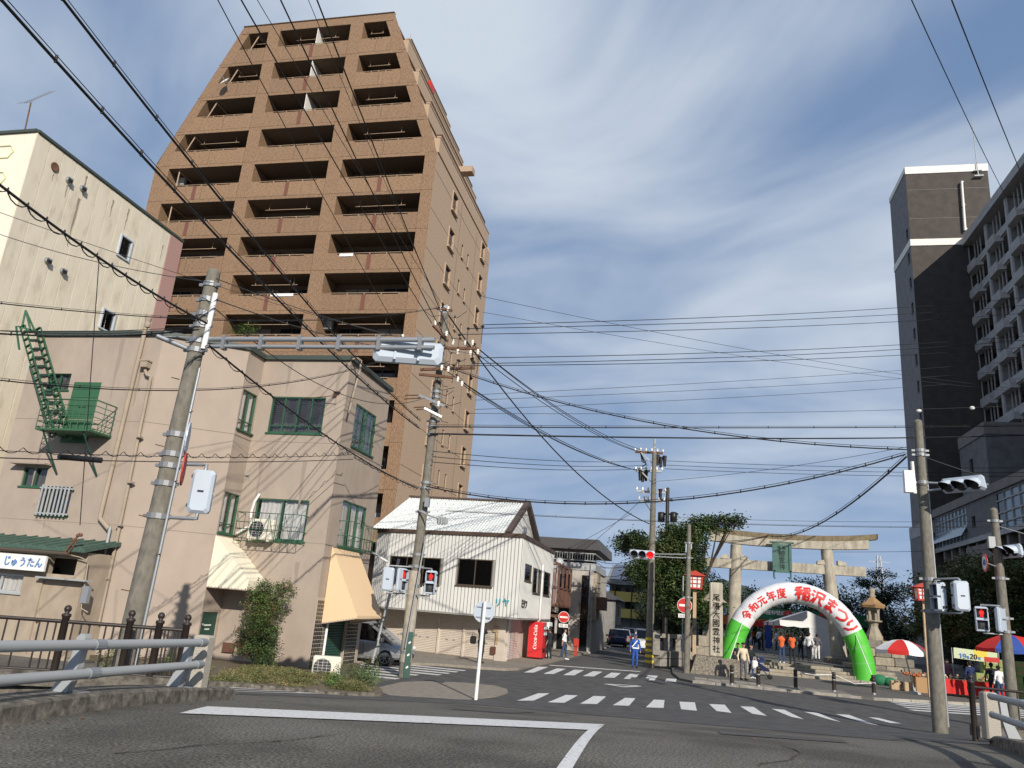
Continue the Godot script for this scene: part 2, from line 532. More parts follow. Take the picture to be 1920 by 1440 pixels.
	plain("paint_white", lin(0.80, 0.80, 0.78), 0.45)
	plain("wood_brown", lin(0.12, 0.055, 0.036), 0.7)
	plain("pink_wall", lin(0.40, 0.265, 0.23), 0.85)
	grain("grey_wall", 0.42, 0.39, 0.35, 0.12, V(0.2,0.1,0.2), 0.012, 0.9, 37)
	grain("grey_cladding", 0.11, 0.11, 0.115, 0.1, Vector3.ONE * 0.3, 0.02, 0.6, 38)
	plain("yellow_wall", lin(0.64, 0.47, 0.13), 0.8)
	grain("house_wall", 0.24, 0.235, 0.22, 0.12, Vector3.ONE * 0.2, 0.02, 0.9, 39)
	grain("roof_tile", 0.06, 0.06, 0.068, 0.3, Vector3.ONE * 0.6, 0.03, 0.5, 40)
	plain("solar", lin(0.03, 0.045, 0.085), 0.12)
	grain("tower_dark", 0.07, 0.06, 0.053, 0.15, V(0.12,0.12,0.12), 0.014, 0.9, 41)
	grain("tower_grey", 0.20, 0.195, 0.195, 0.12, V(0.12,0.12,0.12), 0.014, 0.9, 42)
	plain("tower_white", lin(0.76, 0.74, 0.68), 0.7)
	grain("wing_concrete", 0.38, 0.38, 0.375, 0.12, V(0.12,0.12,0.12), 0.014, 0.9, 43)
	grain("podium_wall", 0.15, 0.15, 0.15, 0.18, V(0.12,0.12,0.12), 0.014, 0.9, 44)
	grain("podium_brown", 0.2, 0.185, 0.17, 0.15, V(0.12,0.12,0.12), 0.014, 0.9, 45)
	var aw := plain("arch_white", lin(0.74, 0.75, 0.77), 0.5)
	aw.backlight_enabled = false
	plain("arch_green", lin(0.085, 0.50, 0.045), 0.5)
	plain("arch_red", lin(0.64, 0.02, 0.02), 0.5)
	plain("copper", lin(0.055, 0.135, 0.11), 0.6)
	plain("copper_dark", lin(0.025, 0.055, 0.05), 0.6)
	plain("ink", lin(0.03, 0.026, 0.02), 0.9)
	plain("sign_blue", lin(0.13, 0.24, 0.45), 0.6)
	plain("sign_blue_strong", lin(0.03, 0.16, 0.5), 0.5)
	plain("sign_teal", lin(0.05, 0.34, 0.38), 0.6)
	plain("sign_red", lin(0.52, 0.03, 0.022), 0.4)
	plain("lantern_red", lin(0.45, 0.035, 0.02), 0.6)
	grain("wood", 0.46, 0.34, 0.215, 0.15, V(0.8,0.2,0.8), 0.02, 0.8, 46)
	plain("cloth_red", lin(0.58, 0.025, 0.02), 0.85)
	plain("cloth_white", lin(0.75, 0.74, 0.73), 0.85)
	plain("cloth_blue", lin(0.04, 0.09, 0.36), 0.85)
	plain("cloth_green", lin(0.02, 0.16, 0.075), 0.8)
	plain("cloth_orange", lin(0.68, 0.15, 0.025), 0.8)
	plain("box_green", lin(0.25, 0.36, 0.12), 0.85)
	plain("box_brown", lin(0.40, 0.25, 0.12), 0.85)
	plain("lime", lin(0.55, 0.6, 0.2), 0.6)
	plain("yellow", lin(0.72, 0.55, 0.06), 0.6)
	plain("fruit", lin(0.5, 0.16, 0.05), 0.5)
	plain("fruit_light", lin(0.72, 0.55, 0.36), 0.6)
	plain("tyre", lin(0.014, 0.014, 0.015), 0.85)
	plain("car_silver", lin(0.36, 0.37, 0.39), 0.3, 0.55)
	plain("car_navy", lin(0.02, 0.03, 0.09), 0.25, 0.3)
	plain("car_white", lin(0.66, 0.66, 0.66), 0.3)
	plain("car_trim", lin(0.02, 0.02, 0.022), 0.4)
	var cg := plain("car_glass", Color(0.02, 0.025, 0.03, 0.75), 0.03)
	cg.transparency = BaseMaterial3D.TRANSPARENCY_ALPHA
	plain("headlight", lin(0.75, 0.78, 0.82), 0.1, 0.2)
	plain("tail_red", lin(0.4, 0.012, 0.012), 0.25)
	plain("bark", lin(0.055, 0.043, 0.032), 0.95)
	var pc := plain("person_colours", Color(1, 1, 1), 0.85)
	pc.vertex_color_use_as_albedo = true
	for k in [["leaf_green", 0.052, 0.078, 0.026], ["leaf_olive", 0.095, 0.095, 0.034], ["leaf_dark", 0.026, 0.042, 0.017], ["leaf_rust", 0.16, 0.085, 0.035], ["leaf_bright", 0.10, 0.17, 0.04], ["grass", 0.13, 0.14, 0.045], ["grass_dry", 0.24, 0.19, 0.085]]:
		var lm := plain(k[0], lin(k[1], k[2], k[3]), 0.6)
		lm.backlight_enabled = true
		lm.backlight = lin(k[1] * 0.5, k[2] * 0.6, k[3] * 0.4)
		lm.cull_mode = BaseMaterial3D.CULL_DISABLED
	var lv := plain("leaf", Color(1, 1, 1), 0.6)
	lv.vertex_color_use_as_albedo = true
	lv.backlight_enabled = true
	lv.backlight = lin(0.03, 0.045, 0.012)
	lv.cull_mode = BaseMaterial3D.CULL_DISABLED
	plain("lime_pale", lin(0.55, 0.62, 0.4), 0.7)
	grain("soil", 0.14, 0.11, 0.07, 0.3, Vector3.ONE * 0.5, 0.03, 0.95, 19)
	plain("orange_stone", lin(0.33, 0.2, 0.095), 0.9)
	plain("grey_figure", lin(0.06, 0.06, 0.065), 0.5)
	plain("stucco_stain", lin(0.295, 0.243, 0.2), 0.95)
	plain("stain_soft", lin(0.30, 0.255, 0.19), 0.9)
	var red := plain("lamp_red", lin(0.6, 0.02, 0.02), 0.4)
	red.emission_enabled = true
	red.emission = Color(1.0, 0.10, 0.10)
	red.emission_energy_multiplier = 0.9

# ground, roads, markings
func make_ground() -> void:
	var m := MB.new()
	var xs := [-160.0, -60.0, -35.0, -25.0]
	var x := -20.0
	while x < -7.6: xs.append(x); x += 1.0
	xs.append(-7.41); xs.append(-7.4)
	x = -6.5
	while x < 5.8: xs.append(x); x += 0.75
	xs.append(5.9); xs.append(5.91)
	x = 7.0
	while x < 30: xs.append(x); x += 1.5
	xs.append_array([40.0, 80.0, 200.0])
	var front := func(q: float) -> float: return 12.0 if q > -7.405 and q < 5.905 else -15.4 - 0.4 * clampf(q, -22, 24)
	for i in xs.size() - 1:
		if xs[i + 1] - xs[i] < 0.02: continue
		var a: float = xs[i]; var b: float = xs[i + 1]
		var fa: float = front.call(a); var fb: float = front.call(b)
		if a < -7.405 and b > -7.415 and b < -7.4: fb = -15.4 - 0.4 * b
		var n := 70
		for k in n:
			var za := lerpf(fa, -42.0, k / float(n)); var zb := lerpf(fb, -42.0, k / float(n))
			var zc := lerpf(fa, -42.0, (k + 1) / float(n)); var zd := lerpf(fb, -42.0, (k + 1) / float(n))
			m.quad(onroad(a, za), onroad(b, zb), onroad(b, zd), onroad(a, zc), 1)
		m.quad(V(a,0,-42), V(b,0,-42), V(b,0,-700), V(a,0,-700), 1)
	structure("ground", m, "old_asphalt")
	# newer, darker asphalt of the crossing
	m = MB.new()
	drape(m, [V(-9.2,0,-15.9), V(-4.9,0,-20.2), V(-4.9,0,-37.4), V(-9.2,0,-37.4)], 0.006, 6, 24)
	drape(m, [V(-4.9,0,-20.2), V(3.85,0,-16.2), V(3.85,0,-37.4), V(-4.9,0,-37.4)], 0.006, 10, 24)
	drape(m, [V(3.85,0,-17.0), V(30,0,-27.5), V(30,0,-51.0), V(3.85,0,-37.4)], 0.006, 20, 24)
	drape(m, [V(-40,0,-30.2), V(-9.2,0,-30.2), V(-9.2,0,-37.4), V(-40,0,-36.0)], 0.006, 6, 4)
	drape(m, [V(30,0,-27.5), V(90,0,-27.5), V(90,0,-51.0), V(30,0,-51.0)], 0.006, 2, 2)
	structure("road", m, "asphalt")
	m = MB.new()
	m.quad(V(-7.2,0.006,-37.4), V(0.2,0.006,-37.4), V(-0.4,0.006,-180), V(-8.0,0.006,-180))
	structure("side_street", m, "lane_asphalt")
	m = MB.new()
	drape(m, [V(-40,0,-4.0), V(-9.6,0,-14.6), V(-8.2,0,-15.9), V(-40,0,-9.0)], 0.008, 8, 4)
	structure("green_lane", m, "green_paint")
	# canal under the bridge: banks, floor and water
	m = MB.new()
	for s in [[-40.0, -7.4], [5.9, 40.0]]:
		var n := 12
		for i in n:
			var a := lerpf(s[0], s[1], i / float(n)); var b := lerpf(s[0], s[1], (i + 1) / float(n))
			var za := -15.4 - 0.4 * clampf(a, -22, 24); var zb := -15.4 - 0.4 * clampf(b, -22, 24)
			m.quad(V(a,-2.2,za), V(b,-2.2,zb), onroad(b, zb, 0.1), onroad(a, za, 0.1))
			m.quad(onroad(a, za, 0.1), onroad(b, zb, 0.1), onroad(b, zb - 0.35, 0.1), onroad(a, za - 0.35, 0.1))
			m.quad(onroad(b, zb - 0.35, 0.0), onroad(a, za - 0.35, 0.0), onroad(a, za - 0.35, 0.1), onroad(b, zb - 0.35, 0.1))
	m.quad(V(-7.42,-2.2,-12.4), V(-7.42,-2.2,12), V(-7.42,1.05,12), V(-7.42,0.75,-12.4))
	m.quad(V(5.92,-2.2,12), V(5.92,-2.2,-17.7), V(5.92,0.75,-17.7), V(5.92,1.05,12))
	structure("canal_bank", m, "dirty_concrete")
	m = MB.new()
	m.quad(V(-60,-1.9,12), V(60,-1.9,12), V(60,-1.9,-30), V(-60,-1.9,-30))
	structure("water", m, "water")
	# bridge kerbs
	m = MB.new()
	for k in [[V(-5.2,0,-1.0), V(-7.25,0,-12.55), -1.0], [V(2.4,0,-1.5), V(5.72,0,-17.5), 1.0]]:
		var n := 14
		for i in n:
			var a: Vector3 = k[0].lerp(k[1], i / float(n)); var b: Vector3 = k[0].lerp(k[1], (i + 1) / float(n))
			var s := V(k[2] * 0.55,0,0)
			var c := [onroad(a.x, a.z, -0.1), onroad(b.x, b.z, -0.1), onroad(b.x, b.z, 0.155) + V(k[2] * 0.02,0,0), onroad(a.x, a.z, 0.155) + V(k[2] * 0.02,0,0)]
			var e = c[3] + V(k[2] * 0.03,0.025,0); var f = c[2] + V(k[2] * 0.03,0.025,0)
			if k[2] > 0:
				m.quad(c[1], c[0], c[3], c[2]); m.quad(c[2], c[3], e, f); m.quad(f, e, e + s, f + s); m.quad(f + s, e + s, e + s - V(0,0.6,0), f + s - V(0,0.6,0))
			else:
				m.quad(c[0], c[1], c[2], c[3]); m.quad(c[3], c[2], f, e); m.quad(e, f, f + s, e + s); m.quad(e + s, f + s, f + s - V(0,0.6,0), e + s - V(0,0.6,0))
			if i == n - 1:
				m.quad(c[1], c[1] + s, f + s, f); m.quad(c[1] + s, c[1], f, f + s)
	structure("bridge_kerb", m, "dirty_concrete")
	# painted markings
	m = MB.new()
	drape(m, [V(-5.72,1.04,-8.74), V(-1.25,0.97,-11.65), V(-1.21,0.83,-13.61), V(-6.14,0.95,-9.98)], 0.012, 16, 2)
	structure("stop_line", m, "road_paint")
	m = MB.new()
	drape(m, [V(-1.26,0.97,-11.7), V(-1.19,0.85,-13.3), V(-0.82,0,-3.0), V(-0.98,0,-3.0)], 0.013, 2, 12)
	structure("lane_line", m, "road_paint")
	var z := Node3D.new(); z.name = "near_crosswalk"; add_child(z); z.set_meta("kind", "structure")
	var stripes := [
		[V(-4.54,0.04,-23.02), V(-4.15,0.04,-23.53), V(-4.14,0.01,-26.3), V(-4.45,0.01,-25.92)],
		[V(-3.73,0.04,-23.44), V(-3.3,0.04,-23.78), V(-3.26,0.01,-26.56), V(-3.62,0.01,-26.33)],
		[V(-2.87,0.04,-24.02), V(-2.42,0.03,-24.4), V(-2.41,0.01,-27.17), V(-2.79,0.01,-26.92)],
		[V(-1.97,0.03,-24.53), V(-1.52,0.03,-24.86), V(-1.48,0.01,-27.55), V(-1.81,0.01,-27.37)],
		[V(-1.03,0.03,-24.89), V(-0.52,0.03,-25.28), V(-0.55,0.01,-27.97), V(-0.89,0.01,-27.77)],
		[V(-0.01,0.03,-25.41), V(0.45,0.03,-25.4), V(0.43,0.01,-28.24), V(-0.07,0.01,-27.93)],
		[V(1.04,0.03,-25.96), V(1.47,0.03,-25.84), V(1.4,0.01,-28.48), V(0.89,0.01,-28.14)],
		[V(2.1,0.03,-26.25), V(2.49,0.04,-25.99), V(2.34,0.01,-28.75), V(1.89,0.01,-28.45)],
		[V(3.25,0.04,-26.45), V(3.55,0.04,-26.1), V(3.32,0.02,-28.8), V(2.91,0.02,-28.73)],
		[V(4.4,0.04,-26.82), V(4.62,0.05,-26.31), V(4.36,0.02,-28.95), V(3.94,0.02,-28.8)],
		[V(5.43,0.05,-26.75), V(5.66,0.06,-26.31), V(5.41,0.02,-29.31), V(4.96,0.02,-29.11)],
		[V(6.29,0.03,-27.77), V(6.66,0.03,-27.92), V(6.3,0.02,-29.21), V(5.95,0.02,-29.11)]]
	for s in stripes:
		m = MB.new()
		drape(m, s, 0.012, 3, 6)
		obj("stripe", m, "road_paint", z)
	z = Node3D.new(); z.name = "far_crosswalk"; add_child(z); z.set_meta("kind", "structure")
	for s in [[V(-6.49,0,-33.97), V(-6.16,0,-34.51), V(-6.25,0,-38.85), V(-6.67,0,-38.43)], [V(-5.72,0,-34.35), V(-5.35,0,-34.78), V(-5.38,0,-38.72), V(-5.78,0,-38.49)], [V(-4.92,0,-34.68), V(-4.51,0,-35.17), V(-4.55,0,-39), V(-4.98,0,-38.73)], [V(-4.15,0,-35.24), V(-3.71,0,-35.62), V(-3.68,0,-39.12), V(-4.1,0,-38.86)], [V(-3.31,0,-35.61), V(-2.86,0,-35.99), V(-2.84,0,-39.37), V(-3.27,0,-39.13)], [V(-2.47,0,-35.97), V(-2.03,0,-36.27), V(-1.99,0,-39.91), V(-2.42,0,-39.6)], [V(-1.6,0,-36.44), V(-1.17,0,-36.71), V(-1.12,0,-40.02), V(-1.58,0,-39.73)], [V(-0.72,0,-36.78), V(-0.26,0,-36.98), V(-0.23,0,-39.04), V(-0.69,0,-38.75)]]:
		m = MB.new()
		for p in 4: s[p].y = 0.012
		m.quad(s[0], s[1], s[2], s[3])
		obj("stripe", m, "road_paint", z)
	z = Node3D.new(); z.name = "right_crosswalk"; add_child(z); z.set_meta("kind", "structure")
	for q in [[V(8.48,0,-38.61), V(12.5,0,-39.94)], [V(8.53,0,-37.91), V(12.24,0,-39.15)], [V(8.59,0,-37.18), V(11.97,0,-38.29)], [V(8.58,0,-36.26), V(11.66,0,-37.32)], [V(8.57,0,-35.22), V(11.32,0,-36.25)], [V(8.53,0,-34.17), V(10.95,0,-35.08)], [V(8.49,0,-33.07), V(10.52,0,-33.74)], [V(8.46,0,-31.97), V(10.02,0,-32.15)]]:
		m = MB.new()
		var a: Vector3 = q[0]; var u: Vector3 = (q[1] - q[0]).normalized()
		a.y = 0.014
		var b := a + u * 6.5
		var v := V(-u.z,0,u.x) * 0.21
		m.quad(a + v, b + v, b - v, a - v)
		obj("stripe", m, "road_paint", z)
	z = Node3D.new(); z.name = "left_crosswalk"; add_child(z); z.set_meta("kind", "structure")
	for k in 7:
		m = MB.new()
		var a: Vector3 = V(-8.51,0,-32.19).lerp(V(-8.8,0,-26.26), k / 6.0)
		a.y = 0.012
		m.quad(a + V(-4.2,0,0.42), a + V(0,0,0.42), a, a + V(-4.2,0,0))
		obj("stripe", m, "road_paint", z)
	z = Node3D.new(); z.name = "canal_crosswalk"; add_child(z); z.set_meta("kind", "structure")
	for k in 4:
		m = MB.new()
		var a: Vector3 = [V(-10.92,0.1,-18.73), V(-10.45,0.16,-17.93), V(-9.93,0.24,-17.1), V(-9.28,0.12,-19.04)][k]
		var b: Vector3 = [V(-9.8,0.06,-20.08), V(-9.28,0.08,-19.96), V(-8.77,0.09,-19.8), V(-8.24,0.08,-20.23)][k]
		drape(m, [a, b, b + V(0,0,0.33), a + V(0,0,0.33)], 0.012, 8, 1)
		obj("stripe", m, "road_paint", z)
	m = MB.new()
	m.beam(V(-6.43,0,-40.27) + V(0,0.012,0), V(-2.07,0,-41.97) + V(0,0.012,0), 0.3, 0.004)
	structure("street_stop_line", m, "road_paint")
	m = MB.new()
	m.beam(V(-2.89,0,-32.27) + V(0,0.012,0), V(-2.21,0,-31.8) + V(0,0.012,0), 0.18, 0.004)
	m.beam(V(-2.89,0,-32.27) + V(0,0.012,0), V(-1.67,0,-32.92) + V(0,0.012,0), 0.14, 0.004)
	m.beam(V(-2.2,0,-31.68) + V(0,0.012,0), V(-1.6,0,-32.86) + V(0,0.012,0), 0.14, 0.004)
	structure("diamond_marking", m, "road_paint")
	# cracks, old repair patches and a few fallen leaves on the worn bridge asphalt
	rng.seed = 9
	m = MB.new()
	for q in [[-4.6, -6.2, 0.3], [-2.9, -11.5, 1.2], [0.8, -9.5, 0.2], [2.6, -13.0, -0.5], [1.5, -16.2, 1.4], [-6.0, -16.5, 0.9], [-1.0, -26.0, 1.5], [2.0, -31.5, 1.45], [-4.0, -30.0, 0.2], [0.3, -8.0, 1.4]]:
		var p := Vector2(q[0], q[1]); var a: float = q[2]
		for i in 16:
			a += rng.randf_range(-0.5, 0.5) * 0.8
			a = lerpf(a, q[2], 0.3)
			var n := p + Vector2(sin(a), -cos(a)) * rng.randf_range(0.1, 0.22)
			var w := rng.randf_range(0.006, 0.016)
			m.quad(onroad(p.x - w, p.y, 0.011), onroad(p.x + w, p.y, 0.011), onroad(n.x + w, n.y - 0.01, 0.011), onroad(n.x - w, n.y - 0.01, 0.011))
			p = n
	structure("road_crack", m, "joint")
	m = MB.new()
	for q in [[0.6, -13.4, 1.9, 1.1], [-4.4, -15.6, 1.2, 2.0], [1.6, -23.0, 2.6, 0.8], [-2.2, -33.0, 0.7, 4.4]]:
		drape(m, [V(q[0],0,q[1]), V(q[0] + q[2],0,q[1] - 0.3), V(q[0] + q[2] + 0.1,0,q[1] - q[3] - 0.3), V(q[0],0,q[1] - q[3])], 0.0095, 4, 4)
	structure("repair_patch", m, "lane_asphalt")
	m = MB.new()
	for i in 26:
		var p := Vector2(rng.randf_range(-5.2, 3.8), rng.randf_range(-15, -6.0))
		if i < 14: p.x = lerpf(-6.2, -6.9, clampf((-p.y - 6.5) / 5.0, 0, 1)) + absf(rng.randfn(0, 0.25)) + 0.1
		var a := rng.randf() * TAU; var d := V(cos(a), 0.1, sin(a)) * 0.035; var e := V(-sin(a), 0.25, cos(a)) * 0.02
		var c := onroad(p.x, p.y, 0.02)
		m.quad(c - d, c + e, c + d, c - e)
	var fl := obj("fallen_leaves", m, "rust")
	stuff(fl)
	fl.set_meta("label", "few brown fallen leaves scattered on the bridge asphalt")
	fl.set_meta("category", "leaves")
	# pavements: white shop side, shrine side, little island with the sign
	m = MB.new()
	var poly := []
	for p in [V(-12.9,0,-29.76), V(-10.01,0,-33.01), V(-8.1,0,-33.45), V(-7.22,0,-33.93), V(-6.9,0,-34.86), V(-6.86,0,-36.85), V(-6.66,0,-41.18), V(-6.25,0,-61.62), V(-6.16,0,-74.92)]: poly.append(Vector2(p.x, -p.z))
	poly.append(Vector2(-9.0, 75)); poly.append(Vector2(-18.0, 42)); poly.append(Vector2(-24.0, 36))
	m.prism(poly, V(0,-0.05,0), Vector3.RIGHT, Vector3.FORWARD, 0.16)
	structure("shop_pavement", m, "paving")
	m = MB.new()
	poly = []
	for p in [V(-8.5,0,-22.07), V(-8.58,0,-24.61), V(-8.1,0,-25.73), V(-7.04,0,-26.45), V(-6.06,0,-26.57), V(-5.45,0,-25.83), V(-5.22,0,-24.91), V(-5.25,0,-23.44), V(-5.66,0,-22.01), V(-6.57,0,-21.02), V(-7.45,0,-20.79)]: poly.append(Vector2(p.x, -p.z))
	m.prism(poly, V(0,-0.1,0), Vector3.RIGHT, Vector3.FORWARD, 0.17)
	structure("traffic_island", m, "paving")
	m = MB.new()
	m.prism([Vector2(0.45, 37.45), Vector2(7.9, 37.45), Vector2(30, 50.7), Vector2(30, 52), Vector2(0.0, 52), Vector2(-0.6, 60), Vector2(-0.9, 60), Vector2(-0.45, 42), Vector2(-0.1, 38.4)], V(0,-0.05,0), Vector3.RIGHT, Vector3.FORWARD, 0.15)
	var sp := structure("shrine_pavement", m, "gravel")
	var slab := MB.new(); slab.bevel(Vector3.ZERO, V(0.585,0.06,0.585), 0.012)
	slab.st.generate_normals()
	var slab_mesh := slab.st.commit()
	rng.seed = 4
	for i in 11:
		for j in 4:
			piece("paving_slab", slab_mesh, ["paving", "paving_light", "paving_dark", "paving_light"][rng.randi() % 4], sp, Transform3D(Basis(), V(0.85 + i * 0.6, 0.082 + rng.randf() * 0.006, -37.95 - j * 0.6)))
	var ks := MB.new(); ks.bevel(Vector3.ZERO, V(0.98,0.18,0.17), 0.02)
	ks.st.generate_normals()
	var ks_mesh := ks.st.commit()
	for i in 26:
		piece("kerb_stone", ks_mesh, ["concrete", "paving_light", "concrete"][rng.randi() % 3], sp, Transform3D(Basis(), V(0.95 + i * 1.0,0.03,-37.52)) if i < 7 else Transform3D(Basis(Vector3.UP, 0.54), V(8.3 + (i - 7) * 0.857, 0.03, -37.78 - (i - 7) * 0.514)))
	# raised shrine forecourt and the steps up to it
	m = MB.new()
	m.prism([Vector2(-0.2, 50.2), Vector2(14.2, 50.2), Vector2(14.2, 49.2), Vector2(40, 57), Vector2(40, 220), Vector2(-0.2, 220)], V(0,-0.02,0), Vector3.RIGHT, Vector3.FORWARD, 0.84)
	structure("shrine_forecourt", m, "gravel")
	var st := Node3D.new(); st.name = "shrine_steps"; add_child(st); st.set_meta("kind", "structure")
	for k in 4:
		for i in 5:
			m = MB.new()
			var w := 1.72
			m.bevel(V(3.1 + w * (i + 0.5), 0.08 + 0.165 * k + 0.0825 - 0.005 * (i % 2), -48.6 - k * 0.4 - 0.35), V(w - 0.015,0.165,0.9), 0.02)
			obj("step_stone", m, "stone" if (i + k) % 3 else "paving_light", st)
	# low wooded hills far behind the shrine
	m = MB.new()
	var prev := []
	for i in 41:
		var ax := -60.0 + i * 8.0
		var hh := 4.0 + 11.0 * exp(-pow((ax - 15.0) / 26.0, 2)) + 3.0 * sin(i * 0.9) + 6.0 * exp(-pow((ax - 150.0) / 60.0, 2))
		var ring := []
		for k in 5: ring.append(V(ax, maxf(0.0, hh * sin(k * PI / 8.0)) - 0.5, -210.0 - 14.0 * k))
		if prev: for k in 4: m.quad(prev[k], ring[k], ring[k + 1], prev[k + 1], 1)
		prev = ring
	structure("hills", m, "leaf_dark")

# brush strokes of the lettering, on a 100 grid with y down
func glyph(k: String) -> Array:
	var radical := [[[25,5],[32,15]], [[8,24],[42,24],[10,62]], [[26,45],[26,96]], [[30,48],[42,60]]]
	match k:
		"rei": return [[[50,5],[12,42]], [[50,5],[88,42]], [[36,42],[64,42]], [[24,58],[74,58],[74,76],[60,84]], [[48,58],[48,97]]]
		"wa": return [[[45,8],[15,18]], [[8,35],[52,35]], [[30,15],[30,95]], [[30,38],[8,68]], [[30,38],[50,60]], [[62,30],[62,85]], [[62,30],[92,30],[92,85]], [[62,80],[92,80]]]
		"gan": return [[[25,15],[75,15]], [[8,40],[92,40]], [[38,40],[34,70],[10,92]], [[62,40],[62,85],[90,88],[92,72]]]
		"nen": return [[[28,5],[12,35]], [[25,20],[88,20]], [[28,42],[80,42]], [[28,42],[28,65]], [[5,65],[95,65]], [[56,20],[56,98]]]
		"do": return [[[50,3],[50,15]], [[15,15],[92,15]], [[15,15],[15,60],[5,95]], [[25,35],[90,35]], [[40,25],[40,52]], [[72,25],[72,52]], [[40,52],[72,52]], [[30,64],[80,64],[55,85],[25,97]], [[38,70],[60,88],[92,97]]]
		"ina": return [[[38,8],[12,17]], [[5,32],[45,32]], [[25,14],[25,95]], [[25,36],[6,66]], [[25,36],[42,58]], [[88,5],[52,14]], [[54,22],[60,34]], [[70,20],[73,32]], [[92,18],[82,34]], [[54,44],[54,95]], [[66,44],[92,44],[92,92],[66,92],[66,44]], [[66,68],[92,68]]]
		"zawa": return [[[10,10],[22,20]], [[5,38],[18,46]], [[6,92],[24,62]], [[38,12],[88,12]], [[88,12],[88,42]], [[38,12],[38,50],[25,95]], [[38,42],[88,42]], [[62,42],[70,75],[95,95]]]
		"ma": return [[[20,22],[82,22]], [[25,44],[78,44]], [[52,5],[52,75],[40,90],[22,84],[25,72],[50,70],[85,90]]]
		"tsu": return [[[8,38],[55,22],[85,35],[88,60],[65,82],[35,88]]]
		"ri_": return [[[28,15],[26,45],[32,60],[38,52]], [[70,12],[74,45],[65,75],[42,95]]]
		"o": return [[[20,10],[85,10],[85,30],[20,30]], [[20,10],[18,60],[5,95]], [[75,38],[35,48]], [[30,60],[85,55]], [[28,76],[90,70]], [[55,45],[55,90],[92,92],[92,78]]]
		"wari": return [[[10,10],[40,10],[40,30],[12,30],[10,50],[40,50],[38,85],[25,92]], [[55,8],[55,55]], [[55,8],[88,8]], [[55,22],[85,22]], [[55,36],[85,36]], [[45,52],[95,52]], [[55,55],[55,92],[70,82]], [[88,60],[72,70]], [[66,54],[92,95]]]
		"dai": return [[[8,35],[92,35]], [[50,5],[48,40],[10,95]], [[50,40],[92,95]]]
		"koku": return [[[10,8],[90,8],[90,95],[10,95],[10,8]], [[22,28],[78,28]], [[26,42],[48,42],[48,60],[26,60],[26,42]], [[22,76],[52,72]], [[58,14],[64,60],[80,82]], [[76,48],[55,78]]]
		"tama": return [[[20,8],[80,8]], [[10,22],[10,35]], [[10,22],[90,22],[88,35]], [[50,8],[50,42]], [[24,32],[38,32]], [[62,32],[76,32]], [[20,52],[80,52]], [[38,52],[38,90]], [[62,52],[62,90]], [[20,66],[28,80]], [[80,66],[70,80]], [[6,92],[94,92]]]
		"jin": return radical + [[[54,22],[54,72]], [[54,22],[92,22],[92,72]], [[54,47],[92,47]], [[54,72],[92,72]], [[73,5],[73,97]]]
		"ja": return radical + [[[55,42],[92,42]], [[73,12],[73,90]], [[48,90],[97,90]]]
		"ji": return [[[35,8],[33,75],[45,92],[75,85],[85,70]], [[62,12],[68,24]], [[78,8],[84,20]]]
		"yu": return [[[20,45],[18,70],[24,84]], [[20,66],[45,45],[70,48],[76,64],[60,78],[42,74]], [[52,35],[52,85],[40,98]]]
		"u": return [[[40,8],[58,16]], [[25,38],[55,28],[75,42],[70,70],[40,95]]]
		"ta": return [[[15,25],[60,25]], [[40,8],[20,90]], [[58,45],[88,45]], [[52,70],[60,85],[90,85]]]
		"n": return [[[50,8],[15,92],[38,55],[52,60],[58,88],[75,88],[90,62]]]
		"ri": return [[[25,15],[25,55]], [[72,12],[72,55],[45,95]]]
		"ya": return [[[10,38],[88,28],[70,55]], [[35,10],[55,95]]]
		"mi": return [[[25,12],[75,25]], [[25,42],[75,55]], [[20,72],[80,92]]]
		"shi": return [[[15,15],[38,26]], [[8,42],[30,52]], [[15,92],[55,78],[88,30]]]
		"nn": return [[[15,20],[40,35]], [[15,90],[60,72],[88,25]]]
		"hi": return [[[25,8],[25,92]], [[25,8],[78,8],[78,92],[25,92]], [[25,50],[78,50]]]
	return []

func word(text: String, size: float, depth: float, mat: String, parent: Node3D, called: String, xf: Transform3D, font := "Droid Sans", weight := 700) -> MeshInstance3D:
	var tm := TextMesh.new()
	var f := SystemFont.new()
	f.font_names = PackedStringArray([font])
	f.font_weight = weight
	tm.font = f
	tm.text = text
	tm.font_size = 64
	tm.pixel_size = size / 64.0
	tm.depth = depth
	tm.curve_step = 1.0
	return piece(called, tm, mat, parent, xf)

# plants
var clump: ArrayMesh
func leaf_clump() -> ArrayMesh:
	if clump: return clump
	var m := MB.new()
	var r := RandomNumberGenerator.new(); r.seed = 77
	for i in 9:
		var p := V(r.randfn(0, 0.42), r.randfn(0, 0.36), r.randfn(0, 0.42))
		var d := V(r.randf_range(-1, 1), r.randf_range(-0.7, 0.5), r.randf_range(-1, 1)).normalized()
		var s := d.cross(V(r.randf_range(-0.4, 0.4), 1, r.randf_range(-0.4, 0.4))).normalized()
		var nn := s.cross(d)
		var l := r.randf_range(0.34, 0.56); var w := l * r.randf_range(0.26, 0.36)
		var a := p - d * l * 0.5; var b := p + d * l * 0.5
		var e := p + s * w - nn * 0.03; var g := p - s * w - nn * 0.03
		m.tri(a, e, b); m.tri(a, b, g)
	m.st.generate_normals()
	clump = m.st.commit()
	return clump

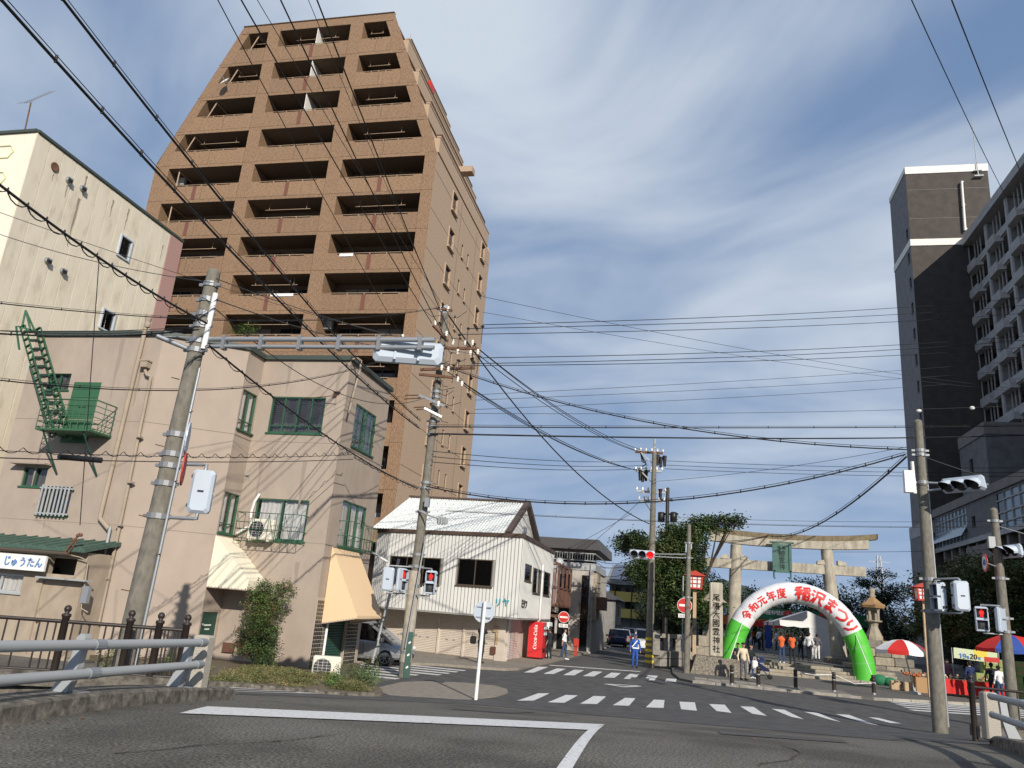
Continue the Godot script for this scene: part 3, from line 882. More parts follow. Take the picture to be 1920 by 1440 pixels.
func leaves(parent: Node3D, called: String, blobs: Array, count: int, size: float, cols: Array, sd: int, gaps := 0.5) -> void:
	var r := RandomNumberGenerator.new(); r.seed = sd
	var nz := noise(sd, 1.0, 2)
	var vol := 0.0
	for b in blobs: vol += b[1].x * b[1].y * b[1].z
	var xs: Array[Transform3D] = []
	var cs: Array[Color] = []
	var tone := {"leaf_green": Color(0.052, 0.092, 0.026), "leaf_olive": Color(0.105, 0.118, 0.038), "leaf_dark": Color(0.028, 0.048, 0.018), "leaf_rust": Color(0.17, 0.085, 0.035), "leaf_bright": Color(0.12, 0.20, 0.045), "grass": Color(0.14, 0.155, 0.05), "grass_dry": Color(0.26, 0.20, 0.09)}
	for b in blobs:
		var n := int(ceil(count * b[1].x * b[1].y * b[1].z / vol))
		var pick: String = cols[r.randi() % cols.size()]
		for i in n:
			var d := V(r.randfn(), r.randfn(), r.randfn()).normalized() * pow(r.randf(), 0.42) * r.randf_range(0.8, 1.12)
			var p: Vector3 = b[0] + d * b[1]
			var g := nz.get_noise_3d(p.x * 0.55 / size * 0.35, p.y * 0.55 / size * 0.35, p.z * 0.55 / size * 0.35)
			if g < -0.2 - 0.25 * (1.0 - gaps) and r.randf() < 0.85: continue
			xs.append(Transform3D(Basis.from_euler(V(r.randf_range(-0.7, 0.7), r.randf() * TAU, r.randf_range(-0.7, 0.7))).scaled(Vector3.ONE * size * r.randf_range(0.75, 1.3)), p))
			var nm: String = pick if r.randf() < 0.45 else cols[r.randi() % cols.size()]
			var c: Color = tone[nm] * r.randf_range(0.75, 1.3)
			c.a = 1.0
			cs.append(c)
	var mm := MultiMesh.new()
	mm.transform_format = MultiMesh.TRANSFORM_3D
	mm.use_colors = true
	mm.mesh = leaf_clump()
	mm.instance_count = xs.size()
	for i in xs.size():
		mm.set_instance_transform(i, xs[i])
		mm.set_instance_color(i, cs[i])
	var o := MultiMeshInstance3D.new()
	o.multimesh = mm
	o.material_override = M["leaf"]
	o.name = called
	parent.add_child(o, true)
	stuff(o)

func foliage_thing(called: String, label: String, category: String, at: Vector3, blobs: Array, count: int, size: float, cols: Array, sd: int, group := "", stems := true) -> Node3D:
	var t := thing(called, label, category, at, group)
	if stems:
		var m := MB.new()
		for b in blobs:
			m.tube([V(b[0].x * 0.15,0,b[0].z * 0.15), V(b[0].x * 0.4,b[0].y * 0.4,b[0].z * 0.5), b[0]], 0.03, 5, 0.01)
		obj("stem", m, "bark", t)
	leaves(t, "foliage", blobs, count, size, cols, sd)
	return t

func tree(called: String, label: String, at: Vector3, trunk_h: float, trunk_r: float, blobs: Array, count: int, size: float, cols: Array, sd: int, gaps := 0.5, group := "") -> Node3D:
	var t := thing(called, label, "tree", at, group)
	var m := MB.new()
	var r := RandomNumberGenerator.new(); r.seed = sd
	var fork := V(r.randf_range(-0.2, 0.2), trunk_h, r.randf_range(-0.2, 0.2))
	m.tube([V(0,-0.1,0), V(fork.x * 0.3,trunk_h * 0.5,0.05), fork], trunk_r, 9, trunk_r * 0.7)
	obj("trunk", m, "bark", t)
	m = MB.new()
	for b in blobs:
		var mid: Vector3 = fork.lerp(b[0], 0.55) + V(r.randf_range(-0.3, 0.3), -0.25, r.randf_range(-0.3, 0.3))
		m.tube([fork - V(0,0.15,0), mid, b[0]], trunk_r * 0.5, 6, trunk_r * 0.12)
		for k in 3:
			var e: Vector3 = b[0] + V(r.randf_range(-0.8, 0.8) * b[1].x, r.randf_range(-0.3, 0.8) * b[1].y, r.randf_range(-0.8, 0.8) * b[1].z)
			m.tube([mid, mid.lerp(e, 0.6) + V(0,0.1,0), e], trunk_r * 0.18, 5, 0.012)
	obj("limb", m, "bark", t)
	leaves(t, "crown", blobs, count, size, cols, sd, gaps)
	return t

# people: smooth-joined tapered limbs meshed as one skin
func nets(m: MB, bones: Array, cell: float, blend: float, colours: Array) -> void:
	var lo := Vector3.ONE * 1e6; var hi := -lo
	for b in bones:
		var r: float = maxf(b[2], b[3]) + blend + cell * 2
		lo = lo.min(b[0] - Vector3.ONE * r).min(b[1] - Vector3.ONE * r); hi = hi.max(b[0] + Vector3.ONE * r).max(b[1] + Vector3.ONE * r)
	var nx := int((hi.x - lo.x) / cell) + 2; var ny := int((hi.y - lo.y) / cell) + 2; var nz := int((hi.z - lo.z) / cell) + 2
	var f := PackedFloat32Array(); f.resize(nx * ny * nz); f.fill(1.0)
	var near := PackedFloat32Array(); near.resize(nx * ny * nz); near.fill(1.0)
	var who := PackedInt32Array(); who.resize(nx * ny * nz)
	for bi in bones.size():
		var b: Array = bones[bi]
		var r: float = maxf(b[2], b[3]) + blend + cell * 2
		var a: Vector3 = b[0]; var d: Vector3 = b[1] - a
		var dd := maxf(d.length_squared(), 1e-6)
		var p0: Vector3 = (a.min(b[1]) - Vector3.ONE * r - lo) / cell; var p1: Vector3 = (a.max(b[1]) + Vector3.ONE * r - lo) / cell
		for i in range(maxi(0, int(p0.x)), mini(nx, int(p1.x) + 1)):
			for j in range(maxi(0, int(p0.y)), mini(ny, int(p1.y) + 1)):
				for k in range(maxi(0, int(p0.z)), mini(nz, int(p1.z) + 1)):
					var p := lo + V(i,j,k) * cell
					var t := clampf((p - a).dot(d) / dd, 0.0, 1.0)
					var dist: float = (p - a - d * t).length() - lerpf(b[2], b[3], t)
					var id := (i * ny + j) * nz + k
					var o := f[id]
					var h := maxf(blend - absf(o - dist), 0.0) / blend
					f[id] = minf(o, dist) - h * h * blend * 0.25
					if dist < near[id]:
						near[id] = dist
						who[id] = bi
	var vid := {}
	var vs := []; var vc := []
	for i in nx - 1:
		for j in ny - 1:
			for k in nz - 1:
				var id := (i * ny + j) * nz + k
				var s := 0
				for c in 8:
					if f[id + (c & 1) * ny * nz + ((c >> 1) & 1) * nz + (c >> 2)] < 0.0: s += 1
				if s == 0 or s == 8: continue
				var acc := Vector3.ZERO; var cnt := 0
				for e in [[0,1],[2,3],[4,5],[6,7],[0,2],[1,3],[4,6],[5,7],[0,4],[1,5],[2,6],[3,7]]:
					var fa := f[id + (e[0] & 1) * ny * nz + ((e[0] >> 1) & 1) * nz + (e[0] >> 2)]
					var fb := f[id + (e[1] & 1) * ny * nz + ((e[1] >> 1) & 1) * nz + (e[1] >> 2)]
					if (fa < 0.0) != (fb < 0.0):
						var t := fa / (fa - fb)
						acc += V(e[0] & 1, (e[0] >> 1) & 1, e[0] >> 2).lerp(V(e[1] & 1, (e[1] >> 1) & 1, e[1] >> 2), t)
						cnt += 1
				vid[id] = vs.size()
				vs.append(lo + (V(i,j,k) + acc / cnt) * cell)
				vc.append(colours[bones[who[id]][4]])
	for id in vid:
		var i: int = id / (ny * nz); var j: int = (id / nz) % ny; var k: int = id % nz
		for ax in 3:
			var step: int = [ny * nz, nz, 1][ax]
			var u: int = [nz, 1, ny * nz][ax]; var v: int = [1, ny * nz, nz][ax]
			if [j, k, i][ax] == 0 or [k, i, j][ax] == 0: continue
			var fa := f[id]; var fb := f[id + step]
			if (fa < 0.0) == (fb < 0.0): continue
			var q := [id - u - v, id - v, id, id - u]
			if fa >= 0.0: q.reverse()
			var ok := true
			for e in q: if not vid.has(e): ok = false
			if not ok: continue
			for tr in [[0, 1, 2], [0, 2, 3]]:
				m.st.set_smooth_group(1)
				for w in [0, 2, 1]:
					var n: int = vid[q[tr[w]]]
					m.st.set_color(vc[n]); m.st.add_vertex(vs[n] - m.o)
				m.n += 1
				m.colored = true

func person(label: String, at: Vector3, turn: float, c: Dictionary, pose := "stand", h := 1.68, group := "") -> Node3D:
	# faces local +z before the turn
	var t := thing("person", label, "person", at, group)
	t.rotation.y = turn
	var k := h / 1.7
	var skin: Color = c.get("skin", Color(0.42, 0.25, 0.17)); var shirt: Color = c.shirt; var legs: Color = c.legs; var hair: Color = c.get("hair", Color(0.012, 0.01, 0.009)); var shoes: Color = c.get("shoes", Color(0.03, 0.03, 0.03))
	var cols := [skin, shirt, legs, hair, shoes, Color(0.01, 0.01, 0.01), c.get("sleeve", shirt)]
	var lean := 0.0; var walk := 0.04; var arm_l := V(0.06,-0.5,0.06); var arm_r := V(-0.06,-0.5,0.06)
	var el := 0.5
	match pose:
		"walk": walk = 0.2; arm_l = V(0.05,-0.48,0.2); arm_r = V(-0.05,-0.48,-0.15)
		"hold": arm_l = V(-0.02,-0.33,0.32); arm_r = V(0.02,-0.33,0.32)
		"reach": arm_r = V(-0.1,-0.28,0.42)
		"up": arm_l = V(-0.08,-0.05,0.26); arm_r = V(0.1,-0.08,0.26)
		"bend": lean = 0.42; arm_l = V(0.0,-0.5,0.2); arm_r = V(0.0,-0.5,0.2)
	var hip := V(0,0.9,-lean * 0.25); var chest := V(0,1.3 - lean * 0.22,lean * 0.35); var neck := V(0,1.46 - lean * 0.35,lean * 0.72); var head := neck + V(0,0.14 - lean * 0.1,0.02 + lean * 0.2)
	var B := []
	var add := func(a: Vector3, b: Vector3, ra: float, rb: float, ci: int) -> void: B.append([a * k, b * k, ra * k, rb * k, ci])
	for s in [1.0, -1.0]:
		var foot := V(s * 0.1,0.06,s * walk)
		var knee := V(s * 0.1,0.49,s * walk * 0.6 + 0.03 + lean * 0.1)
		add.call(hip + V(s * 0.085,0,0), knee, 0.088, 0.06, 2)
		add.call(knee, foot + V(0,0.06,-0.02), 0.062, 0.046, 2)
		add.call(foot + V(0,-0.015,-0.05), foot + V(s * 0.02,-0.025,0.15), 0.042, 0.036, 4)
		var sh := neck + V(s * 0.175,-0.06,-0.01)
		var hand: Vector3 = sh + (arm_l if s > 0 else arm_r) + V(s * 0.04,-0.02,0)
		var elbow := sh.lerp(hand, el) + V(s * 0.05,-0.05,-0.06)
		add.call(sh, elbow, 0.055, 0.043, 6)
		if c.get("short", false):
			add.call(sh.lerp(elbow, 0.75), elbow, 0.042, 0.04, 0)
			add.call(elbow, hand, 0.04, 0.028, 0)
		else: add.call(elbow, hand, 0.044, 0.034, 6)
		var hd := (hand - elbow).normalized()
		add.call(hand, hand + hd * 0.075, 0.03, 0.032, 0)
	add.call(hip + V(-0.06,0,0), hip + V(0.06,0,0), 0.115, 0.115, 2)
	add.call(hip + V(0,0.12,0.01), chest, 0.135, 0.135, 1)
	add.call(hip + V(0,0.05,0), hip + V(0,0.14,0), 0.135, 0.13, 1)
	add.call(chest + V(-0.07,0.0,0), chest + V(0.07,0.0,0), 0.12, 0.12, 1)
	add.call(neck + V(-0.12,-0.07,0), neck + V(0.12,-0.07,0), 0.065, 0.065, 1)
	add.call(neck - V(0,0.03,0), head, 0.05, 0.05, 0)
	var m := MB.new()
	nets(m, B, 0.026, 0.045, cols)
	# head on a finer grid: skull, jaw, nose, ears, eyes, mouth and hair
	B.clear()
	var fwd := V(0,-lean * 0.6,1).normalized()
	var up := V(0,1,lean * 0.6).normalized()
	var hp := func(x: float, y: float, z: float) -> Vector3: return head + V(x,0,0) + up * y + fwd * z
	add.call(hp.call(0, 0.03, -0.01), hp.call(0, 0.01, 0.01), 0.083, 0.078, 0)
	add.call(hp.call(0, -0.06, 0.045), hp.call(0, -0.02, 0.03), 0.042, 0.062, 0)
	add.call(hp.call(0, 0.0, 0.088), hp.call(0, -0.022, 0.102), 0.011, 0.014, 0)
	add.call(hp.call(-0.025, -0.06, 0.083), hp.call(0.025, -0.06, 0.083), 0.007, 0.007, 0)
	for s in [1.0, -1.0]:
		add.call(hp.call(s * 0.082, 0.0, -0.005), hp.call(s * 0.087, 0.025, -0.012), 0.014, 0.016, 0)
		add.call(hp.call(s * 0.033, 0.012, 0.084), hp.call(s * 0.033, 0.012, 0.086), 0.010, 0.010, 5)
	add.call(hp.call(0, 0.055, -0.03), hp.call(0, 0.062, 0.025), 0.088, 0.072, 3)
	add.call(hp.call(0, 0.02, -0.045), hp.call(0, -0.045 if not c.get("long", false) else -0.16, -0.055), 0.078, 0.05, 3)
	if c.get("cap", false): add.call(hp.call(0, 0.06, 0.05), hp.call(0, 0.05, 0.15), 0.05, 0.03, 3)
	nets(m, B, 0.012, 0.014, cols)
	# fingers
	m.paint(skin)
	for s in [1.0, -1.0]:
		var sh := neck + V(s * 0.175,-0.06,-0.01)
		var hand: Vector3 = sh + (arm_l if s > 0 else arm_r) + V(s * 0.04,-0.02,0)
		var elbow := sh.lerp(hand, el) + V(s * 0.05,-0.05,-0.06)
		var hd := (hand - elbow).normalized()
		var side := hd.cross(Vector3.RIGHT).normalized()
		var palm := hand + hd * 0.08
		for i in 4:
			var b := palm + side * (0.025 - 0.017 * i)
			var ln: float = [0.07, 0.08, 0.074, 0.058][i]
			m.tube([b * k, (b + hd * ln * 0.5) * k, (b + hd * ln * 0.95 - V(s * 0.02,0,0)) * k], 0.0095, 5, 0.007)
		m.tube([(hand + side * 0.025) * k, (hand + side * 0.055 + hd * 0.03) * k, (hand + side * 0.06 + hd * 0.06) * k], 0.0105, 5, 0.008)
	obj("body", m, "person_colours", t)
	return t

func bag(label: String, at: Vector3, s: Vector3, mat: String, cat := "bag") -> void:
	var m := MB.new(at)
	m.bevel(at + V(0,s.y / 2,0), s, s.x * 0.2)
	m.tube([at + V(-s.x * 0.25,s.y * 0.98,0), at + V(-s.x * 0.15,s.y * 1.4,0), at + V(s.x * 0.15,s.y * 1.4,0), at + V(s.x * 0.25,s.y * 0.98,0)], 0.012, 5)
	solo("bag", m, mat, label, cat)

# the beige corner building
func railing_cage(parent: Node3D, called: String, o: Vector3, u: Vector3, u0: float, u1: float, y0: float, y1: float, out: float, mat: String, zig := true) -> void:
	var n := u.cross(Vector3.UP)
	var m := MB.new(parent.position)
	var P := func(a: float, y: float, d: float) -> Vector3: return o + u * a + Vector3.UP * y + n * d
	for y in [y0, lerpf(y0, y1, 0.42), y1]:
		m.tube([P.call(u0, y, 0.0), P.call(u0, y, out), P.call(u1, y, out), P.call(u1, y, 0.0)], 0.014, 5)
	var k := maxi(4, int((u1 - u0) / 0.28))
	for i in k + 1:
		var a := lerpf(u0, u1, i / float(k))
		m.tube([P.call(a, y0, 0.0), P.call(a, y0, out), P.call(a, y1, out)], 0.010, 5)
		if zig and i < k:
			var b := lerpf(u0, u1, (i + 1) / float(k))
			m.tube([P.call(a if i % 2 else b, y0, out), P.call(b if i % 2 else a, lerpf(y0, y1, 0.95), out)], 0.008, 4)
	obj(called, m, mat, parent)

func ac_unit(parent: Node3D, called: String, c: Vector3, b: Basis, s := V(0.8,0.58,0.3)) -> void:
	# c is the middle of its base; the fan looks along b.z
	var m := MB.new(parent.position if parent else c)
	m.bevel(c + b.y * (s.y / 2 + 0.05), s, 0.03, b)
	for k in [-0.35, 0.35]:
		m.box(c + b.x * (s.x * k) + b.y * 0.025, V(0.08,0.05,s.z * 1.05), b)
	var body: MeshInstance3D
	if parent:
		body = obj(called, m, "cream_plastic", parent)
	else:
		body = solo(called, m, "cream_plastic", "cream air conditioner outdoor unit standing on the grass before the green shutter", "air conditioner")
	var off := parent.position if parent else c
	var fc := c + b.y * (s.y / 2 + 0.05) + b.z * (s.z / 2 + 0.004) - b.x * s.x * 0.14
	var f := MB.new(off)
	f.lathe(fc, [Vector2(0, 0.006), Vector2(s.y * 0.40, 0.006), Vector2(s.y * 0.40, 0)], 20, b.z, -1)
	obj("fan_opening", f, "black_plastic", body)
	f = MB.new(off)
	for k in 5:
		var a := TAU * k / 5
		var d := b.x * cos(a) + b.y * sin(a)
		var e := b.x * -sin(a) + b.y * cos(a)
		f.quad(fc + d * 0.05 + b.z * 0.008, fc + d * s.y * 0.36 - e * 0.05 + b.z * 0.008, fc + d * s.y * 0.36 + e * 0.06 + b.z * 0.011, fc + d * 0.06 + e * 0.05 + b.z * 0.011)
	f.lathe(fc, [Vector2(0, 0.016), Vector2(0.05, 0.014), Vector2(0.055, 0.005)], 10, b.z)
	obj("fan", f, "grey_figure", body)
	f = MB.new(off)
	for k in 7:
		var y := lerpf(-0.36, 0.36, k / 6.0) * s.y
		f.box(fc + b.y * y + b.z * 0.02, V(s.y * 0.8,0.006,0.006), b)
	for k in 5:
		f.box(fc + b.x * lerpf(-0.38, 0.38, k / 4.0) * s.y + b.z * 0.022, V(0.006,s.y * 0.78,0.006), b)
	obj("fan_guard", f, "white_plastic", body)

func corner_building() -> void:
	var t := thing("corner_building", "beige three storey corner building with green window frames and two fabric awnings", "building", V(-14,0,-25))
	var o := t.position
	var H := 10.86
	var a0 := V(0,0,-22.4); var b0 := V(-15.5,0,0); var c0 := V(0,0,-25.0); var d0 := V(-12.0,0,0)
	var X := Vector3.RIGHT; var Z := Vector3.FORWARD
	var w_small: Rect2 = Rect2(-22.36, 8.76, 0.96, 0.61)
	var door: Rect2 = Rect2(-21.20, 6.85, 1.13, 2.21)
	var w_low: Rect2 = Rect2(-22.38, 5.30, 0.98, 0.65)
	var w_grille: Rect2 = Rect2(-21.26, 4.36, 1.03, 0.98)
	var b_up: Rect2 = Rect2(23.79, 7.92, 1.39, 1.45)
	var b_lo: Rect2 = Rect2(23.74, 4.27, 1.48, 1.40)
	b_up.position.x = 23.98; b_up.size.x = 0.95
	b_lo.position.x = 23.98; b_lo.size.x = 0.95
	var b_door: Rect2 = Rect2(24.09, 0.82, 1.32, 1.40)
	b_door.position.x = 23.98; b_door.size.x = 0.9; b_door.position.y = 0.25
	var c_up: Rect2 = Rect2(-14.90, 8.02, 2.14, 1.36)
	var c_lo: Rect2 = Rect2(-14.84, 4.20, 2.03, 1.42)
	var d_up: Rect2 = Rect2(25.98, 7.84, 2.03, 1.61)
	var d_lo: Rect2 = Rect2(25.98, 4.18, 2.24, 1.66)
	var d_sh := Rect2(25.95, 0.1, 1.75, 2.05)
	var m := MB.new(o)
	wall(m, a0, X, -23.3, -17.98, -0.3, H, [w_small, door, w_low, w_grille], 0.12)
	var p1 := V(-17.98,0,-22.4); var p2 := V(-15.5,0,-23.9)
	wall(m, p1, (p2 - p1).normalized(), 0, p1.distance_to(p2), -0.3, H, [])
	wall(m, b0, Z, 23.9, 25.0, -0.3, H, [b_up, b_lo, b_door], 0.12)
	wall(m, c0, X, -15.5, -12.0, -0.3, H, [c_up, c_lo], 0.12)
	wall(m, d0, Z, 25.0, 29.1, -0.3, H, [d_up, d_lo, d_sh], 0.12)
	m.quad(V(-12,-0.3,-29.1), V(-23.3,-0.3,-29.1), V(-23.3,H,-29.1), V(-12,H,-29.1))
	m.quad(V(-23.3,-0.3,-29.1), V(-23.3,-0.3,-22.4), V(-23.3,H,-22.4), V(-23.3,H,-29.1))
	obj("wall", m, "stucco", t)
	m = MB.new(o)
	var outline := [Vector2(-23.25, 22.45), Vector2(-18.0, 22.45), Vector2(-15.55, 23.93), Vector2(-15.55, 25.05), Vector2(-12.05, 25.05), Vector2(-12.05, 29.05), Vector2(-23.25, 29.05)]
	for y in [3.55, 7.1]:
		m.prism(outline.map(func(q): return Vector2(q.x * 0.985 - 0.28, 25.5 + (q.y - 25.5) * 0.9)), V(0,y,0), X, Z, 0.2)
	obj("floor_slab", m, "dark_room", t)
	m = MB.new(o)
	m.prism(outline, V(0,H - 0.35,0), X, Z, 0.3)
	var rf := obj("roof", m, "concrete", t)
	m = MB.new(o)
	var ring := [V(-23.33,0,-22.37), V(-17.97,0,-22.37), V(-15.47,0,-23.88), V(-15.47,0,-24.97), V(-11.97,0,-24.97), V(-11.97,0,-29.13)]
	for i in 5:
		m.beam(ring[i] + V(0,H + 0.02,0), ring[i + 1] + V(0,H + 0.02,0), 0.16, 0.17)
	obj("roof_edge", m, "roof_edge", rf)
	# score lines in the render
	m = MB.new(o)
	for y in [V(-13.79,7.69,-25).y, V(-12.79,4.18,-25).y]:
		for i in 5:
			m.beam(ring[i] + V(0,y,0) - V(0.0,0,0.026), ring[i + 1] + V(0,y,0) - V(0.0,0,0.026), 0.01, 0.018)
	obj("score_line", m, "pink_trim", t)
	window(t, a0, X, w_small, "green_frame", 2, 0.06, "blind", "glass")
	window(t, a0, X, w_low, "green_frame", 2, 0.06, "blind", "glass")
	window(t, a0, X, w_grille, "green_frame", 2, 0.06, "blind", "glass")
	window(t, b0, Z, b_up, "green_frame", 2, 0.1, "curtain", "glass", 0.06, 0.24, "")
	window(t, b0, Z, b_lo, "green_frame", 2, 0.1, "curtain", "glass", 0.06, 0.24, "")
	var w := window(t, c0, X, c_up, "green_frame", 4, 0.06, "blind", "glass", 0.06, 0.2)
	m = MB.new(o)
	for k in 16:
		var y := c_up.position.y + 0.45 + k * 0.075
		m.box(V(c_up.get_center().x, y, -25.12), V(c_up.size.x - 0.12,0.012,0.035))
	obj("louvre_blade", m, "bronze_frame", w)
	window(t, c0, X, c_lo, "green_frame", 2, 0.06, "curtain", "glass", 0.06)
	w = window(t, d0, Z, d_up, "green_frame", 2, 0.08, "blind", "glass", 0.06)
	m = MB.new(o)
	for k in 5:
		m.beam(V(-11.985, d_up.position.y + 0.06, -d_up.position.x - d_up.size.x * (k + 0.5) / 5), V(-11.985, d_up.end.y - 0.06, -d_up.position.x - d_up.size.x * (k + 0.5) / 5), 0.02, 0.02)
	for k in [0.25, 0.62]:
		m.beam(V(-11.98,d_up.position.y + d_up.size.y * k,-d_up.position.x), V(-11.98,d_up.position.y + d_up.size.y * k,-d_up.end.x), 0.02, 0.02)
	obj("window_bar", m, "green_frame", w)
	window(t, d0, Z, d_lo, "green_frame", 3, 0.08, "curtain", "glass", 0.06)
	# grille of flat bars over the small window
	m = MB.new(o)
	for y in [w_grille.position.y + 0.05, w_grille.end.y - 0.08]:
		m.box(V(w_grille.get_center().x, y, -22.27), V(w_grille.size.x + 0.3,0.05,0.04))
		for s in [-1, 1]: m.box(V(w_grille.get_center().x + s * (w_grille.size.x / 2 + 0.08), y, -22.34), V(0.03,0.04,0.14))
	var gr := obj("grille", m, "galv_paint", t)
	for k in 8:
		m = MB.new(o)
		m.box(V(w_grille.position.x - 0.02 + (w_grille.size.x + 0.04) * k / 7.0, w_grille.get_center().y, -22.235), V(0.065,w_grille.size.y + 0.06,0.015))
		obj("grille_bar", m, "galv_paint", gr)
	m = MB.new(o)
	m.box(V(w_low.get_center().x - 0.1, w_low.end.y + 0.1, -22.25), V(w_low.size.x + 0.5,0.05,0.4))
	obj("window_hood", m, "pink_trim", t)
	# doors
	m = MB.new(o)
	m.box(V(door.get_center().x, door.get_center().y, -22.43), V(door.size.x,door.size.y,0.06))
	var dr := obj("door", m, "green_metal", t)
	m = MB.new(o)
	for k in 7: m.box(V(door.get_center().x, door.position.y + 0.15 + k * 0.3, -22.395), V(door.size.x - 0.06,0.02,0.012))
	m.box(V(door.get_center().x, door.get_center().y + 0.2, -22.385), V(0.3,0.035,0.02))
	obj("door_rib", m, "green_frame", dr)
	m = MB.new(o)
	m.box(V(-15.56, b_door.get_center().y, -b_door.get_center().x), V(0.05,b_door.size.y,b_door.size.x))
	dr = obj("door", m, "dark_green", t)
	m = MB.new(o)
	m.ball(V(-15.5,1.25,-b_door.position.x - 0.1), Vector3.ONE * 0.045, 8)
	obj("door_knob", m, "steel", dr)
	m = MB.new(o)
	for k in 6:
		m.box(V(-15.53,b_door.end.y - 0.42,-b_door.position.x - 0.25 - k * 0.07), V(0.006, 0.05 - 0.008 * (k % 2), 0.05))
		if k < 4: m.box(V(-15.53,b_door.end.y - 0.55,-b_door.position.x - 0.32 - k * 0.07), V(0.006,0.045,0.05))
	obj("door_lettering", m, "paint_white", dr)
	# roller shutter and black tiles on the street side
	m = MB.new(o)
	for k in 22:
		var y := d_sh.position.y + k * 0.093
		m.quad(V(-12.10,y,-d_sh.position.x), V(-12.10,y,-d_sh.end.x), V(-12.07,y + 0.055,-d_sh.end.x), V(-12.07,y + 0.055,-d_sh.position.x))
		m.quad(V(-12.07,y + 0.055,-d_sh.position.x), V(-12.07,y + 0.055,-d_sh.end.x), V(-12.10,y + 0.093,-d_sh.end.x), V(-12.10,y + 0.093,-d_sh.position.x))
	obj("shutter", m, "dark_green", t)
	m = MB.new(o)
	m.box(V(-11.99,1.15,-25.48), V(0.025,2.5,0.92))
	m.box(V(-11.99,1.15,-28.3), V(0.025,2.5,1.15))
	var tl := obj("tile_bed", m, "grout", t)
	m = MB.new(o)
	for reg in [[25.04, 25.94], [27.74, 28.88]]:
		var nx := int((reg[1] - reg[0]) / 0.128)
		for i in nx:
			for j in 19:
				m.box(V(-11.981, -0.05 + j * 0.128, -(reg[0] + 0.064 + i * 0.128)), V(0.012,0.108,0.108))
	stuff(obj("tile", m, "black_tile", tl))
	m = MB.new(o)
	m.box(V(-11.9,2.42,-26.9), V(0.35,0.4,2.2))
	obj("sign_box", m, "black_plastic", t)
	# awnings
	for aw in [[b0, 23.86, 25.06, V(-15.5,4.17,-23.65).y, V(-15.5,2.45,-23.68).y, V(-14,2.44,-23.9).x + 15.5, "awning_cream", 0.32], [d0, 25.55, 27.9, V(-12,4.14,-25.9).y, V(-12,1.56,-26.06).y, 1.25, "awning_tan", 0.1]]:
		var bx: float = aw[0].x + 0.02
		var za: float = -aw[1]; var zb: float = -aw[2]; var yt: float = aw[3]; var yb: float = aw[4]; var out: float = aw[5]; var lip: float = aw[7]
		m = MB.new(o)
		var yf := yb + (0.0 if lip > 0.2 else 0.25)
		var top_a := V(bx,yt,za); var top_b := V(bx,yt,zb)
		var fa := V(bx + out,yf + lip,za); var fb := V(bx + out,yf + lip,zb)
		m.quad(fa, fb, top_b, top_a)
		m.quad(V(bx + out,yf,za), V(bx + out,yf,zb), fb, fa)
		for s in [[za, 1], [zb, -1]]:
			var zz: float = s[0]
			var pts := [V(bx,yb,zz), V(bx + out,yf,zz), V(bx + out,yf + lip,zz), V(bx,yt,zz)]
			if s[1] < 0: pts.reverse()
			m.quad(pts[0], pts[1], pts[2], pts[3])
		var ao := obj("awning", m, aw[6], t)
		m = MB.new(o)
		m.tube([V(bx + 0.02,yb,za + 0.01), V(bx + out,yf,za + 0.01), V(bx + out,yf,zb - 0.01), V(bx + 0.02,yb,zb - 0.01)], 0.022, 6)
		m.tube([top_a + V(0.02,0,0), top_b + V(0.02,0,0)], 0.02, 6)
		for k in 12:
			var q := V(bx + 0.02,yb,za + 0.012).lerp(V(bx + out,yf,za + 0.012), (k + 0.5) / 12.0)
			m.box(q + V(0,0.03,0.004), V(0.02,0.03,0.012))
		obj("awning_frame", m, "pink_trim", ao)
	# balcony cages and the condenser on the lower one
	railing_cage(t, "balcony_cage", c0, X, c_lo.position.x - 0.35, c_lo.end.x + 0.05, c_lo.position.y - 0.12, c_lo.position.y + 0.85, 0.5, "green_frame")
	railing_cage(t, "balcony_cage", d0, Z, d_lo.position.x - 0.1, d_lo.end.x + 0.2, d_lo.position.y + 0.02, d_lo.position.y + 0.9, 0.45, "green_frame", false)
	ac_unit(t, "air_conditioner", V(c_lo.position.x + 0.55,c_lo.position.y - 0.1,-24.72), Basis(), V(0.95,0.7,0.3))
	m = MB.new(o)
	m.tube([V(-15.32,4.33,-24.85), V(-14.85,4.63,-24.85), V(-14.9,5.1,-24.85), V(-14.83,5.48,-24.85), V(-14.72,5.76,-24.9)], 0.05, 8)
	obj("duct", m, "white_plastic", t)
	# drain pipes
	m = MB.new(o)
	m.tube([V(-18.7,11.47,-22.3), V(-18.83,4.56,-22.3), V(-18.83,4.35,-22.3), V(-18.38,4.02,-22.28)], 0.075, 10)
	m.lathe(V(-18.67,11.37,-22.3), [Vector2(0.08, -0.1), Vector2(0.12, 0.05), Vector2(0.12, 0.2), Vector2(0.09, 0.2)], 10)
	m.lathe(V(-18.66,11.23,-22.3), [Vector2(0.09, -0.15), Vector2(0.11, -0.1), Vector2(0.11, 0.0), Vector2(0.09, 0.05)], 10)
	obj("drain_pipe", m, "annex_wall", t)
	m = MB.new(o)
	m.tube([V(-18.34,9.49,-22.28), V(-18.23,9.32,-22.28), V(-18.05,9.26,-22.28), V(-18.06,9.08,-22.3), V(-18.02,4.6,-22.3), V(-18.01,1.01,-22.3)], 0.055, 10)
	m.box(V(-18.35,9.68,-22.26), V(0.26,0.2,0.2))
	m.box(V(-18.36,9.82,-22.26), V(0.34,0.05,0.24))
	obj("drain_pipe", m, "annex_wall", t)
	m = MB.new(o)
	m.tube([V(-18.28,4.09,-22.2), V(-18.25,0.65,-22.2)], 0.05, 8)
	obj("conduit_pipe", m, "galv_paint", t)
